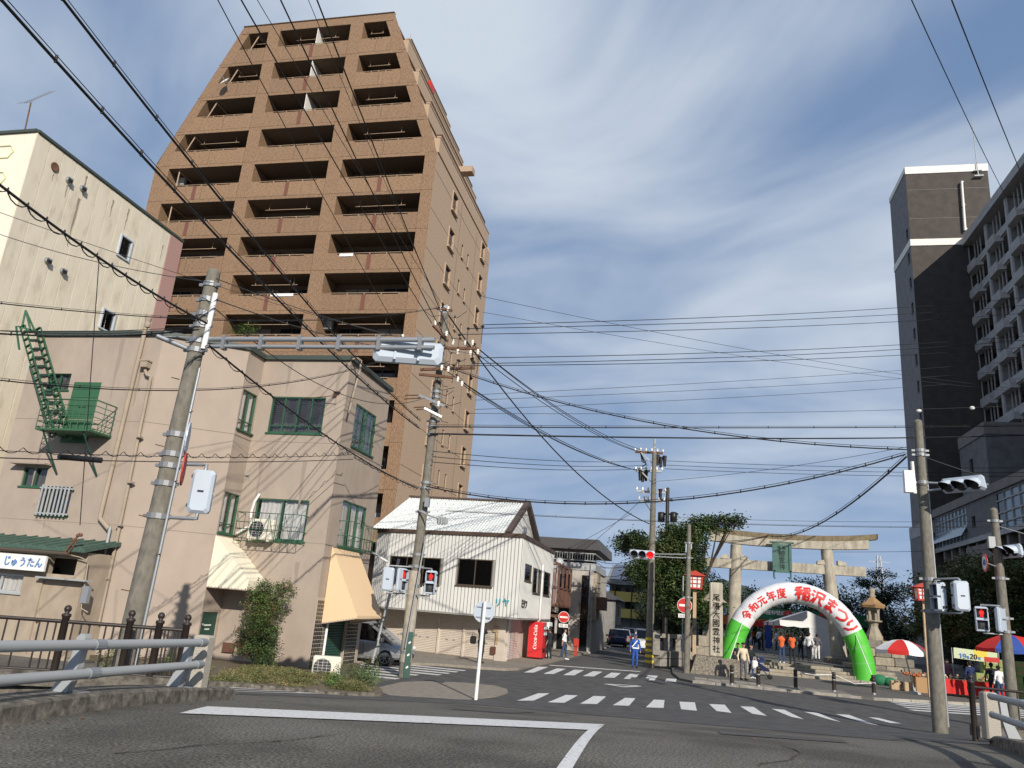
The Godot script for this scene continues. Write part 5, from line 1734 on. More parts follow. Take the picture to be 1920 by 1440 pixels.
	foliage_thing("balcony_bush", "small potted conifer on the tower's right balcony", "plant", V(-19.71,30.93,-44.6) - V(0,0.8,0), [[V(0,0.75,0), V(0.35,0.65,0.3)], [V(-0.9,0.5,0), V(0.3,0.3,0.3)]], 110, 0.1, ["leaf_green", "leaf_dark"], 32, "", false)
	for q in [[V(-26.82,21.76,-43.98), 1.7, "white bedding hung over a middle balcony of the tower"], [V(-22.53,24.63,-43.98), 1.0, "pale towel hung over the right column balcony of the tower"], [V(-27,18.53,-43.98), 1.0, "white sheets hung on the balcony above the signal arm"]]:
		m = MB.new(q[0])
		m.box(q[0] + V(0,-0.02,0.05), V(q[1],0.2,0.02)); m.box(q[0] + V(0,0.08,-0.05), V(q[1],0.02,0.2))
		solo("laundry", m, "cloth_white", q[2], "laundry")

# white corrugated shop
func corrugated(m: MB, o: Vector3, u: Vector3, u0: float, u1: float, v0: float, v1: float, holes: Array, pitch := 0.19) -> void:
	var n := u.cross(Vector3.UP)
	var k := int((u1 - u0) / pitch)
	for i in k:
		var a := u0 + (u1 - u0) * (i + 0.14) / k; var b := u0 + (u1 - u0) * (i + 0.86) / k
		var cuts := [v0, v1]
		for h in holes:
			if h.position.x < b and h.end.x > a: cuts.append(h.position.y); cuts.append(h.end.y)
		cuts.sort()
		for j in range(0, cuts.size() - 1, 2):
			if cuts[j + 1] - cuts[j] > 0.02:
				m.box(o + u * (a + b) / 2 + Vector3.UP * (cuts[j] + cuts[j + 1]) / 2 + n * 0.012, V(b - a,cuts[j + 1] - cuts[j],0.024), Basis(u, Vector3.UP, n))

func white_shop() -> void:
	var A := V(-14.93,0,-38.58); var C := V(-7.6,0,-37.24)
	var t := thing("white_shop", "white corrugated two storey shop with closed roller shutters below", "shop", V(-11,0,-41))
	var o := t.position
	var u := (C - A).normalized(); var L := A.distance_to(C)
	var n := u.cross(Vector3.UP)
	var Y0 := 2.15; var Y1 := 5.95
	var f1: Rect2 = Rect2(0.18, 3.40, 2.95, 1.30)
	var f2: Rect2 = Rect2(4.10, 3.47, 1.88, 1.28)
	var r1: Rect2 = Rect2(38.18, 3.93, 1.73, 0.81)
	var r2: Rect2 = Rect2(40.55, 3.42, 2.04, 1.27)
	var r3: Rect2 = Rect2(43.72, 3.41, 2.16, 1.29)
	var zb := -46.8
	f1.position.x = maxf(f1.position.x, 0.1)
	var m := MB.new(o)
	wall(m, A, u, 0, L, Y0, Y1, [f1, f2], 0.1)
	wall(m, V(-7.6,0,0), Vector3.FORWARD, 37.24, -zb, Y0, Y1, [r1, r2, r3], 0.1)
	var A2 := A + V(-1.1,0,-1.0)
	m.quad(V(A2.x,Y0,A2.z), V(A.x,Y0,A.z), V(A.x,Y1,A.z), V(A2.x,Y1,A2.z))
	m.quad(V(A2.x,0,zb), V(A2.x,0,A2.z), V(A2.x,Y1,A2.z), V(A2.x,Y1,zb))
	m.quad(V(-7.6,0,zb), V(A2.x,0,zb), V(A2.x,Y1,zb), V(-7.6,Y1,zb))
	m.prism([Vector2(A2.x, -A2.z), Vector2(A.x, -A.z), Vector2(C.x, -C.z), Vector2(-7.6, -zb), Vector2(A2.x, -zb)], V(0,Y0 - 0.08,0), Vector3.RIGHT, Vector3.FORWARD, 0.08)
	m.prism([Vector2(A2.x + 0.1, -A2.z), Vector2(A.x, -A.z + 0.1), Vector2(C.x - 0.1, -C.z + 0.1), Vector2(-7.7, -zb), Vector2(A2.x, -zb)], V(0,Y1 - 0.3,0), Vector3.RIGHT, Vector3.FORWARD, 0.1)
	var w := obj("wall", m, "white_cladding_gap", t)
	m = MB.new(o)
	corrugated(m, A, u, 0, L, Y0, Y1, [f1, f2])
	corrugated(m, V(-7.6,0,0), Vector3.FORWARD, 37.26, -zb, Y0, Y1, [r1, r2, r3], 0.3)
	corrugated(m, A2, (A - A2).normalized(), 0, A2.distance_to(A), Y0, Y1, [])
	obj("cladding", m, "white_cladding", w)
	m = MB.new(o)
	m.beam(A2 + V(0,Y1 + 0.03,0) + n * 0.03, A + V(0,Y1 + 0.03,0) + n * 0.03, 0.12, 0.16)
	m.beam(A + V(0,Y1 + 0.03,0) + n * 0.04, C + V(0.04,Y1 + 0.03,0) + n * 0.04, 0.14, 0.17)
	m.beam(C + V(0.03,Y1 + 0.03,0.05), V(-7.57,Y1 + 0.03,zb), 0.14, 0.17)
	obj("parapet_cap", m, "roof_brown", t)
	# corrugated gable roof: ridge along the front
	var ry: float = V(-8.63,8.25,-42.2).y
	var rx1: float = V(-8.6,8.25,-42.2).x
	var rx0: float = V(-15.42,8.14,-42.2).x
	var e0 := V(-16.1,6.05,-38.7); var e1 := V(-8.55,6.05,-37.5)
	var g0 := V(rx0,ry,-42.2); var g1 := V(rx1,ry,-42.2)
	var b0 := V(-16.1,6.05,-46.6); var b1 := V(-8.55,6.05,-46.6)
	m = MB.new(o)
	var k := 46
	for i in k:
		for h in 2:
			var s := (i + h * 0.5) / k; var e := (i + h * 0.5 + 0.5) / k
			var q := [e0.lerp(e1, s), e0.lerp(e1, e), g0.lerp(g1, e), g0.lerp(g1, s)]
			var up := V(0,0.035,0.02)
			if h == 0: m.quad(q[0], q[1] + up, q[2] + up, q[3])
			else: m.quad(q[0] + up, q[1], q[2], q[3] + up)
	m.quad(b1, b0, g0, g1)
	m.tri(e0, g0, b0)
	var rf := obj("roof", m, "white_roof", t)
	m = MB.new(o)
	rng.seed = 8
	for i in 15:
		for j in 8:
			m.box(e0.lerp(e1, (i + 0.5) / 15.0).lerp(g0.lerp(g1, (i + 0.5) / 15.0), (j + 0.5) / 8.0) + V(0,0.045,0.03), V(0.028,0.02,0.028))
	stuff(obj("roof_screw", m, "rust", rf))
	m = MB.new(o)
	m.beam(g0 + V(0,0.05,0), g1 + V(0.1,0.05,0), 0.35, 0.09)
	m.beam(e1 + V(0.12,0.02,0), g1 + V(0.12,0.02,0), 0.26, 0.24)
	m.beam(b1 + V(0.12,0.02,0), g1 + V(0.12,0.02,0), 0.26, 0.24)
	obj("verge_board", m, "roof_brown", rf)
	m = MB.new(o)
	m.tri(V(-8.6,6.0,-37.9), V(-8.6,6.0,-46.3), g1 - V(0.0,0.1,0))
	m.quad(V(-8.6,5.6,-37.9), V(-8.6,5.6,-46.3), V(-8.6,6.0,-46.3), V(-8.6,6.0,-37.9))
	var gb := obj("gable", m, "white_cladding", t)
	m = MB.new(o)
	m.box(V(-8.55,6.75,-42.2), V(0.08,0.35,0.9))
	obj("gable_vent", m, "galvanized", gb)
	window(t, A, u, f1, "bronze_frame", 3, 0.1, "", "dark_glass", 0.02)
	window(t, A, u, f2, "bronze_frame", 2, 0.1, "blind", "dark_glass", 0.02)
	for r in [r1, r2, r3]: window(t, V(-7.6,0,0), Vector3.FORWARD, r, "bronze_frame", 1, 0.08, "", "dark_glass", 0.02)
	m = MB.new(o)
	m.tube([V(-7.5,5.01,-42.67), V(-7.5,2.1,-42.77), V(-7.7,1.92,-42.98)], 0.06, 8)
	obj("drain_pipe", m, "paint_white", t)
	m = MB.new(o)
	m.tube([V(-15.53,4.76,-37.9), V(-14.61,4.33,-37.9)], 0.06, 6)
	obj("wall_bracket", m, "paint_white", t)
	# ground floor set back under the overhang
	var gA := A2 + V(0.3,0,-0.75); var gC := V(-8.25,0,-38.25)
	var gu := (gC - gA).normalized(); var gn := gu.cross(Vector3.UP); var GL := gA.distance_to(gC)
	m = MB.new(o)
	wall(m, gA - gn * 0.12, gu, 0, GL, 0, Y0, [])
	wall(m, V(-8.4,0,0), Vector3.FORWARD, 38.3, -zb, 0, Y0, [])
	obj("lower_wall", m, "shutter", t)
	var cuts := [0.02, 0.28, 0.5, 0.69, 0.955]
	for i in 4:
		m = MB.new(o)
		var a: float = GL * cuts[i] + 0.05; var b: float = GL * cuts[i + 1] - 0.05
		for j in 25:
			var y := 0.12 + j * 0.08
			var p := func(x: float, yy: float, d: float) -> Vector3: return gA + gu * x + Vector3.UP * yy + gn * d
			m.quad(p.call(a, y, 0.0), p.call(b, y, 0.0), p.call(b, y + 0.055, 0.022), p.call(a, y + 0.055, 0.022))
			m.quad(p.call(a, y + 0.055, 0.022), p.call(b, y + 0.055, 0.022), p.call(b, y + 0.08, 0.0), p.call(a, y + 0.08, 0.0))
		var sh := obj("shutter", m, "shutter", t)
		m = MB.new(o)
		for s in [0.35, 0.65]: m.box(gA + gu * lerpf(a, b, s) + V(0,0.85,0) + gn * 0.03, V(0.12,0.04,0.03))
		obj("shutter_latch", m, "galvanized", sh)
	m = MB.new(o)
	for i in 5:
		var a: float = GL * cuts[i]
		m = MB.new(o)
		m.box(gA + gu * a + V(0,Y0 / 2,0) + gn * 0.02, V(0.1 if i < 4 else 0.5,Y0,0.1), Basis(gu, Vector3.UP, gn))
		obj("pilaster", m, "shutter", t)
	for i in 3:
		m = MB.new(o)
		var za := -38.5 - i * 0.95
		for j in 25:
			var y := 0.12 + j * 0.08
			m.quad(V(-8.34,y,za), V(-8.34,y,za - 0.88), V(-8.32,y + 0.055,za - 0.88), V(-8.32,y + 0.055,za))
			m.quad(V(-8.32,y + 0.055,za), V(-8.32,y + 0.055,za - 0.88), V(-8.34,y + 0.08,za - 0.88), V(-8.34,y + 0.08,za))
		obj("side_shutter", m, "pink_shutter" if i else "white_cladding", t)
	for q in [[0.925, 1.55, 0.3, 0.3], [0.915, 0.55, 0.28, 0.35], [0.935, 1.1, 0.12, 0.5]]:
		m = MB.new(o)
		m.box(gA + gu * GL * q[0] + V(0,q[1],0) + gn * 0.06, V(q[2],q[3],0.08), Basis(gu, Vector3.UP, gn))
		obj("mail_box", m, "wood" if q[1] > 0.6 else "wood_brown", t)
	# remaining shop letters
	m = MB.new(o)
	for q in [[Rect2(6.25, 2.63, 0.25, 0.28), "ri"], [Rect2(6.64, 2.64, 0.33, 0.30), "ya"]]:
		m = MB.new(o)
		for st in glyph(q[1]): m.stroke(st, A + u * q[0].position.x + Vector3.UP * q[0].position.y + n * 0.04, u, Vector3.UP, 0.36, 0.055, 0.03)
		obj("letter", m, "sign_teal", t)
	m = MB.new(o)
	var zz := 0.0
	for ch in ["mi", "shi", "nn"]:
		m = MB.new(o)
		for st in glyph(ch): m.stroke(st, V(-7.55, V(-7.6,2.62,-38.48).y, -37.75 - zz), Vector3.FORWARD, Vector3.UP, 0.42, 0.07, 0.02)
		zz += 0.5
		obj("letter", m, "ink", t)

# side street houses
func street_houses() -> void:
	# timber balcony house
	var t := thing("timber_house", "pinkish house with brown timber balcony and rusty canopy next to the white shop", "house", V(-11,0,-51))
	var o := t.position
	var xf := -8.6
	var m := MB.new(o)
	m.box(V(-12,2.6,-51.0), V(6.8,5.2,7.6))
	obj("wall", m, "pink_wall", t)
	m = MB.new(o)
	m.box(V(-8.57,1.25,-51.0), V(0.06,2.3,7.4))
	var sf := obj("shop_front", m, "house_wall", t)
	for i in 4:
		m = MB.new(o)
		m.box(V(-8.52,1.25,-48.3 - i * 1.75), V(0.04,1.9,1.5))
		obj("pane", m, "far_glass", sf)
	var bx0 := -8.6; var bx1 := -7.35
	m = MB.new(o)
	m.box(V((bx0 + bx1) / 2, 2.95, -50.3), V(bx1 - bx0,0.14,5.4))
	m.box(V(bx1,4.0,-50.3), V(0.1,0.1,5.4))
	m.box(V(bx1,5.35,-50.3), V(0.1,0.12,5.4))
	for z in [-47.6, -49.4, -51.2, -53.0]:
		m.box(V(bx1,4.2,z), V(0.13,2.5,0.13))
		m.beam(V(bx0,5.9,z), V(bx1,5.38,z), 0.09, 0.1)
	for x in [bx0 + 0.4, bx0 + 0.8]: m.box(V(x,3.5,-47.6), V(0.07,1.05,0.07))
	m.box(V((bx0 + bx1) / 2, 4.0, -47.6), V(bx1 - bx0,0.1,0.1))
	m.box(V((bx0 + bx1) / 2, 5.35, -47.6), V(bx1 - bx0,0.1,0.1))
	var bal := obj("balcony", m, "wood_brown", t)
	for i in 20:
		m = MB.new(o)
		m.box(V(bx1,3.5,-47.8 - i * 0.265), V(0.035,0.98,0.09))
		obj("baluster", m, "wood_brown", bal)
	m = MB.new(o)
	m.hexa([V(-8.6,2.45,-46.9), V(-7.0,2.2,-46.9), V(-7.0,2.2,-54.4), V(-8.6,2.45,-54.4), V(-8.6,2.6,-46.9), V(-7.0,2.27,-46.9), V(-7.0,2.27,-54.4), V(-8.6,2.6,-54.4)])
	obj("canopy", m, "rust", t)
	m = MB.new(o)
	m.lathe(V(-7.5,5.58,-48.5), [Vector2(0, 0), Vector2(0.16, 0.03), Vector2(0.25, 0.08), Vector2(0.16, 0.02), Vector2(0, -0.02)], 12, V(0.4,0.3,0.85).normalized())
	obj("dish", m, "galv_paint", t)
	# modern grey house
	t = thing("modern_house", "modern grey and white house with a dark overhanging flat roof and railed terrace", "house", V(-9,0,-60))
	o = t.position
	var zf := -56.5
	var xr: float = V(-6.23,4.51,-56.5).x
	var ytop: float = V(-8.38,7.36,-56.5).y
	var yrail: float = V(-7.52,5.83,-56.5).y
	m = MB.new(o)
	m.box(V(xr - 4.5,yrail / 2,zf - 5), V(9,yrail,10))
	m.box(V(xr - 5.0, (yrail + ytop) / 2, zf - 6), V(8,ytop - yrail,8))
	obj("wall", m, "grey_wall", t)
	m = MB.new(o)
	m.hexa([V(xr - 9.5,ytop - 0.3,zf - 0.1), V(xr + 0.35,ytop - 0.3,zf - 0.1), V(xr + 0.35,ytop - 0.3,zf - 10.5), V(xr - 9.5,ytop - 0.3,zf - 10.5), V(xr - 9.5,ytop + 0.42,zf + 0.2), V(xr + 0.3,ytop + 0.42,zf + 0.2), V(xr + 0.3,ytop + 0.42,zf - 10.5), V(xr - 9.5,ytop + 0.42,zf - 10.5)])
	obj("roof", m, "grey_cladding", t)
	m = MB.new(o)
	for i in 3: m.box(V(xr - 1.0 - i * 2.2, (yrail + ytop) / 2 - 0.2, zf - 1.97), V(1.9,ytop - yrail - 0.8,0.06))
	obj("window", m, "far_glass", t)
	m = MB.new(o)
	m.box(V(xr - 4.5,yrail + 0.02,zf + 0.02), V(9.1,0.5,0.1))
	m.box(V(xr + 0.06,yrail + 0.02,zf - 4), V(0.1,0.5,8))
	for y in [0.45, 0.95]:
		m.box(V(xr - 4.5,yrail + y,zf + 0.02), V(9.1,0.06,0.05))
		m.box(V(xr + 0.05,yrail + y,zf - 4), V(0.05,0.06,8))
	var rl := obj("railing", m, "galv_paint", t)
	for i in 48:
		m = MB.new(o)
		m.box(V(xr - 0.1 - i * 0.185,yrail + 0.7,zf + 0.02), V(0.03,0.5,0.03))
		obj("railing_bar", m, "galv_paint", rl)
	m = MB.new(o)
	m.box(V(xr + 0.02,yrail * 0.66,zf - 1.2), V(0.5,yrail * 0.55,2.2))
	for k in 8: m.box(V(xr + 0.05,yrail * 0.66 - yrail * 0.26 + k * 0.36,zf - 1.2), V(0.54,0.06,2.24))
	obj("block_tower", m, "stone", t)
	m = MB.new(o)
	m.box(V(xr - 2.0,yrail * 0.45,zf + 0.03), V(0.75,yrail * 0.9,0.05))
	m.box(V(xr - 0.55,yrail * 0.45,zf + 0.03), V(0.5,yrail * 0.9,0.05))
	obj("recess_panel", m, "far_glass", t)
	m = MB.new(o)
	m.tube([V(xr - 0.2,0,zf + 0.12), V(xr - 0.2,yrail + 0.2,zf + 0.12)], 0.06, 6)
	m.tube([V(xr - 2.6,0,zf + 0.12), V(xr - 2.6,yrail,zf + 0.12)], 0.05, 6)
	obj("drain_pipe", m, "galv_paint", t)
	m = MB.new(o)
	m.box(V(xr + 0.4,3.4,zf - 1.5), V(0.8,0.9,2.4))
	obj("flower_box", m, "wood_brown", t)
	# small houses further down the left side
	for q in [[-10.6, -76.0, 5.5, 6.0, 7.0, "grey plastered house with a dark gable roof beyond the modern house"], [-10.0, -90.0, 4.4, 6.0, 8.0, "low tiled house further down the side street in shade"], [-1.5 - 10.5, -104.0, 5.2, 6.0, 7.0, "pale house with a dark tiled roof before the yellow flats"]]:
		t = thing("small_house", q[5], "house", V(q[0],0,q[1]))
		o = t.position
		var w: float = q[3]; var d: float = q[4]; var h: float = q[2]
		m = MB.new(o)
		m.box(o + V(0,h / 2,0), V(w,h,d))
		obj("wall", m, "house_wall", t)
		m = MB.new(o)
		m.prism([Vector2(-w / 2 - 0.5, h - 0.05), Vector2(w / 2 + 0.5, h - 0.05), Vector2(0, h + 1.7)], o + V(0,0,-d / 2 - 0.4), Vector3.RIGHT, Vector3.UP, d + 0.8)
		obj("roof", m, "roof_tile", t)
		for p in [[0.0, h * 0.72], [-1.2, h * 0.3], [1.3, h * 0.3]]:
			m = MB.new(o)
			m.box(o + V(p[0],p[1],d / 2 + 0.03), V(1.0,1.0,0.05))
			m.box(o + V(w / 2 + 0.03,p[1],p[0] * 1.5), V(0.05,1.0,1.2))
			obj("window", m, "far_glass", t)
	# yellow flats with solar roof
	var yz := -118.0
	var x0: float = V(-10.72,4.57,-118).x; var x1: float = V(1.46,5.47,-118).x
	var y_a: float = V(-6.9,6.28,-118).y; var y_b: float = V(-6.86,4.93,-118).y; var y_c: float = V(-6.83,3.89,-118).y; var y_d: float = V(-6.79,2.63,-118).y; var y_r: float = V(-6.94,7.27,-118).y
	t = thing("yellow_flats", "block of flats with yellow balconies and solar panels on its roof", "apartment building", V((x0 + x1) / 2, 0, yz - 5))
	o = t.position
	m = MB.new(o)
	m.box(V((x0 + x1) / 2, y_r / 2, yz - 6), V(x1 - x0,y_r,9))
	obj("wall", m, "house_wall", t)
	for q in [[y_a, y_b], [y_c, y_d]]:
		m = MB.new(o)
		m.box(V((x0 + x1) / 2, (q[0] + q[1]) / 2, yz), V(x1 - x0,q[0] - q[1],0.2))
		m.box(V((x0 + x1) / 2, q[1] + 0.1, yz - 0.8), V(x1 - x0,0.2,1.5))
		obj("balcony", m, "yellow_wall", t)
		for i in 6:
			m = MB.new(o)
			m.box(V(lerpf(x0, x1, (i + 0.5) / 6), q[0] + 0.4, yz - 1.46), V((x1 - x0) / 9, 2.0, 0.06))
			obj("window", m, "far_glass", t)
	m = MB.new(o)
	for i in 5: m.tube([V(lerpf(x0, x1, (i + 0.4) / 5), 0, yz + 0.15), V(lerpf(x0, x1, (i + 0.4) / 5), y_r, yz + 0.15)], 0.09, 6)
	obj("drain_pipe", m, "black_plastic", t)
	m = MB.new(o)
	m.hexa([V(x0 - 0.4,y_r,yz + 0.5), V(x1,y_r,yz + 0.5), V(x1,y_r,yz - 10), V(x0 - 0.4,y_r,yz - 10), V(x0 - 0.4,y_r + 0.5,yz + 0.4), V(x1,y_r + 0.5,yz + 0.4), V(x1,y_r + 3.4,yz - 10), V(x0 - 0.4,y_r + 3.4,yz - 10)])
	var rf := obj("roof", m, "house_wall", t)
	for i in 7:
		m = MB.new(o)
		var a := lerpf(x0, x1, i / 7.0) + 0.15; var b := lerpf(x0, x1, (i + 1) / 7.0) - 0.1
		m.hexa([V(a,y_r + 0.62,yz + 0.2), V(b,y_r + 0.62,yz + 0.2), V(b,y_r + 3.42,yz - 9.6), V(a,y_r + 3.42,yz - 9.6), V(a,y_r + 0.72,yz + 0.2), V(b,y_r + 0.72,yz + 0.2), V(b,y_r + 3.52,yz - 9.6), V(a,y_r + 3.52,yz - 9.6)])
		obj("solar_panel", m, "solar", rf)
	# garden wall along the left kerb of the street
	t = thing("garden_wall", "low dark block wall along the left side of the side street", "wall", V(-8.3,0,-72))
	o = t.position
	for i in 24:
		for j in 2:
			m = MB.new(o)
			m.bevel(V(-7.7,0.3 + j * 0.42,-60.0 - i * 1.02 - 0.4 * j), V(0.2,0.41,1.0), 0.015)
			obj("block", m, "stone" if (i + j) % 3 else "concrete", t)

# right: dark tower, wing and podium
func dark_tower() -> void:
	var t := thing("dark_tower", "tall dark brown stair tower with white bands at the right", "tower", V(28,0,-88))
	var o := t.position
	var x0 := 24.0; var x1 := 32.4; var zf := -84.26; var zb := -91.2; var H := 54.0
	var yb0: float = V(24.12,44.29,-84.26).y; var yb1: float = V(24.16,45.07,-84.26).y
	var m := MB.new(o)
	m.quad(V(x0,-0.3,zf), V(x1,-0.3,zf), V(x1,H,zf), V(x0,H,zf))
	obj("front_wall", m, "tower_dark", t)
	var holes := []
	for k in 16:
		var y := 46.2 - k * 2.98
		if y < 3: break
		holes.append(Rect2(84.95, y - 0.55, 0.75, 1.25))
	m = MB.new(o)
	m.quad(V(x1,-0.3,zf), V(x1,-0.3,zb), V(x1,H,zb), V(x1,H,zf))
	m.quad(V(x1,-0.3,zb), V(x0,-0.3,zb), V(x0,H,zb), V(x1,H,zb))
	m.quad(V(x0,H - 0.1,zf), V(x1,H - 0.1,zf), V(x1,H - 0.1,zb), V(x0,H - 0.1,zb))
	var wl := MB.new(o)
	wall(wl, V(x0,0,0), Vector3.BACK, zb, zf, -0.3, H, holes.map(func(r): return Rect2(-r.end.x, r.position.y, r.size.x, r.size.y)), 0.2)
	obj("side_wall", wl, "tower_grey", t)
	obj("back_wall", m, "tower_dark", t)
	m = MB.new(o)
	for q in [[yb0, yb1], [H - 0.75, H + 0.15]]:
		m = MB.new(o)
		m.box(V((x0 + x1) / 2, (q[0] + q[1]) / 2, zf + 0.03), V(x1 - x0 + 0.1,q[1] - q[0],0.1))
		var qa: float = q[0] if q[0] == yb0 else H - 0.45
		m.box(V(x0 - 0.03, (qa + q[1]) / 2, (zf + zb) / 2), V(0.1,q[1] - qa,zf - zb - 0.02))
		obj("white_band", m, "tower_white", t)
	m = MB.new(o)
	for y in [51.2, 47.6]: m.box(V((x0 + x1) / 2, y, zf + 0.01), V(x1 - x0 - 0.2,0.04,0.02))
	obj("score_line", m, "tower_grey", t)
	for h in holes:
		m = MB.new(o)
		m.box(V(x0 + 0.02, h.position.y - 0.03, -h.get_center().x), V(0.14,0.08,h.size.x + 0.1))
		var w := obj("window", m, "tower_grey", t)
		m = MB.new(o)
		m.box(V(x0 + 0.14, h.get_center().y, -h.get_center().x), V(0.04,h.size.y,h.size.x))
		obj("pane", m, "far_glass", w)
	m = MB.new(o)
	m.tube([V(29.56,51.86,-83.9), V(29.45,45.82,-83.9)], 0.13, 8)
	for p in [V(29.62,51.84,-84.1), V(29.53,46.05,-84.1), V(29.55,48.98,-84.1)]: m.box(p, V(0.3,0.1,0.4))
	obj("duct", m, "tower_white", t)
	var ab := V(31.35,52.5,-84)
	var an := thing("roof_aerial", "slim white whip aerial bracketed to the top of the dark tower", "aerial", ab)
	m = MB.new(ab)
	m.tube([ab, V(31.3,53.72,-84), V(31.27,59.93,-84)], 0.08, 6, 0.03)
	m.box(V(31.34,53.24,-84.1), V(0.8,0.12,0.35)); m.box(ab, V(0.9,0.12,0.35))
	obj("mast", m, "galv_paint", an)
	# base block behind the tower
	m = MB.new(o)
	m.box(V(25.9,7.1,-87.9), V(4.2,14.3,7.2))
	var bb := obj("base_block", m, "tower_grey", t)
	m = MB.new(o)
	m.box(V(25.88,13.6,-87.88), V(4.24,1.2,7.26))
	obj("white_band", m, "wing_concrete", bb)
	m = MB.new(o)
	m.box(V(25.88,9.0,-87.88), V(4.24,0.25,7.26))
	obj("white_band", m, "wing_concrete", bb)

func balcony_wing() -> void:
	var t := thing("balcony_wing", "long grey concrete building with angular balconies stretching right of the dark tower", "apartment building", V(36,0,-55))
	var o := t.position
	var xf := 30.2; var H := 44.7
	var zs := -84.2; var ze := -23.5
	var pz: float = V(29.5,43.23,-73.96).z - V(29.5,43.47,-79.23).z
	var p0: float = V(29.5,43.47,-79.23).z
	var m := MB.new(o)
	m.box(V(xf + 7.8, H / 2, (zs + ze) / 2), V(12.4,H - 0.1,ze - zs - 0.1))
	obj("wall", m, "wing_concrete", t)
	m = MB.new(o)
	m.box(V(xf + 5.3, H - 0.15, (zs + ze) / 2), V(12.8,0.9,ze - zs))
	obj("roof", m, "wing_concrete", t)
	m = MB.new(o)
	var n := int((ze - p0) / pz) + 1
	for i in n: m.box(V(xf + 0.15,H / 2 - 0.4,p0 + pz * i), V(1.5,H - 0.8,0.45))
	obj("pillar", m, "wing_concrete", t)
	var P := 2.98
	var slab := MB.new(); slab.box(V(0.4,-0.12,0), V(1.5,0.2,pz - 0.46)); slab.box(V(-0.3,0.5,0), V(0.14,0.75,pz - 0.47)); slab.box(V(-0.42,0.02,0), V(0.24,0.28,pz - 0.47)); slab.st.generate_normals()
	var slab_mesh := slab.st.commit()
	var pod := MB.new()
	pod.hexa([V(-0.9,-0.4,pz * 0.05), V(-0.25,-0.5,pz * 0.12), V(-0.25,-0.5,-pz * 0.46), V(-0.9,-0.4,-pz * 0.36), V(-0.95,0.1,pz * 0.08), V(-0.25,0.1,pz * 0.14), V(-0.25,0.1,-pz * 0.46), V(-0.95,0.1,-pz * 0.4)])
	pod.box(V(-0.9,0.3,-pz * 0.16), V(0.1,0.4,pz * 0.42)); pod.st.generate_normals()
	var pod_mesh := pod.st.commit()
	var posts := MB.new()
	for k in 4: posts.box(V(-0.55 if k == 0 else -0.25,1.55,-pz * 0.42 + k * pz * 0.16), V(0.1,2.6,0.1))
	posts.st.generate_normals()
	var posts_mesh := posts.st.commit()
	var pane := MB.new(); pane.box(V(0.95,1.6,0), V(0.05,2.0,pz - 1.0)); pane.box(V(0.94,1.0,pz * 0.42), V(0.05,1.0,0.5)); pane.st.generate_normals()
	var pane_mesh := pane.st.commit()
	for i in n:
		for k in 15:
			var y := H - 0.7 - P * (k + 1)
			if y < 12: break
			var at := V(xf, y, p0 + pz * (i - 0.5)) - o
			if p0 + pz * (i - 0.5) < zs + 0.5: continue
			if at.z + o.z > -52 and k > 8: continue
			var b := piece("balcony", slab_mesh, "wing_concrete", t, Transform3D(Basis(), at))
			var q := MeshInstance3D.new(); q.mesh = pod_mesh; q.material_override = M["wing_concrete"]; q.name = "balcony_box"; b.add_child(q)
			q = MeshInstance3D.new(); q.mesh = posts_mesh; q.material_override = M["wing_concrete"]; q.name = "balcony_post"; b.add_child(q)
			q = MeshInstance3D.new(); q.mesh = pane_mesh; q.material_override = M["far_glass"]; q.name = "pane"; b.add_child(q)

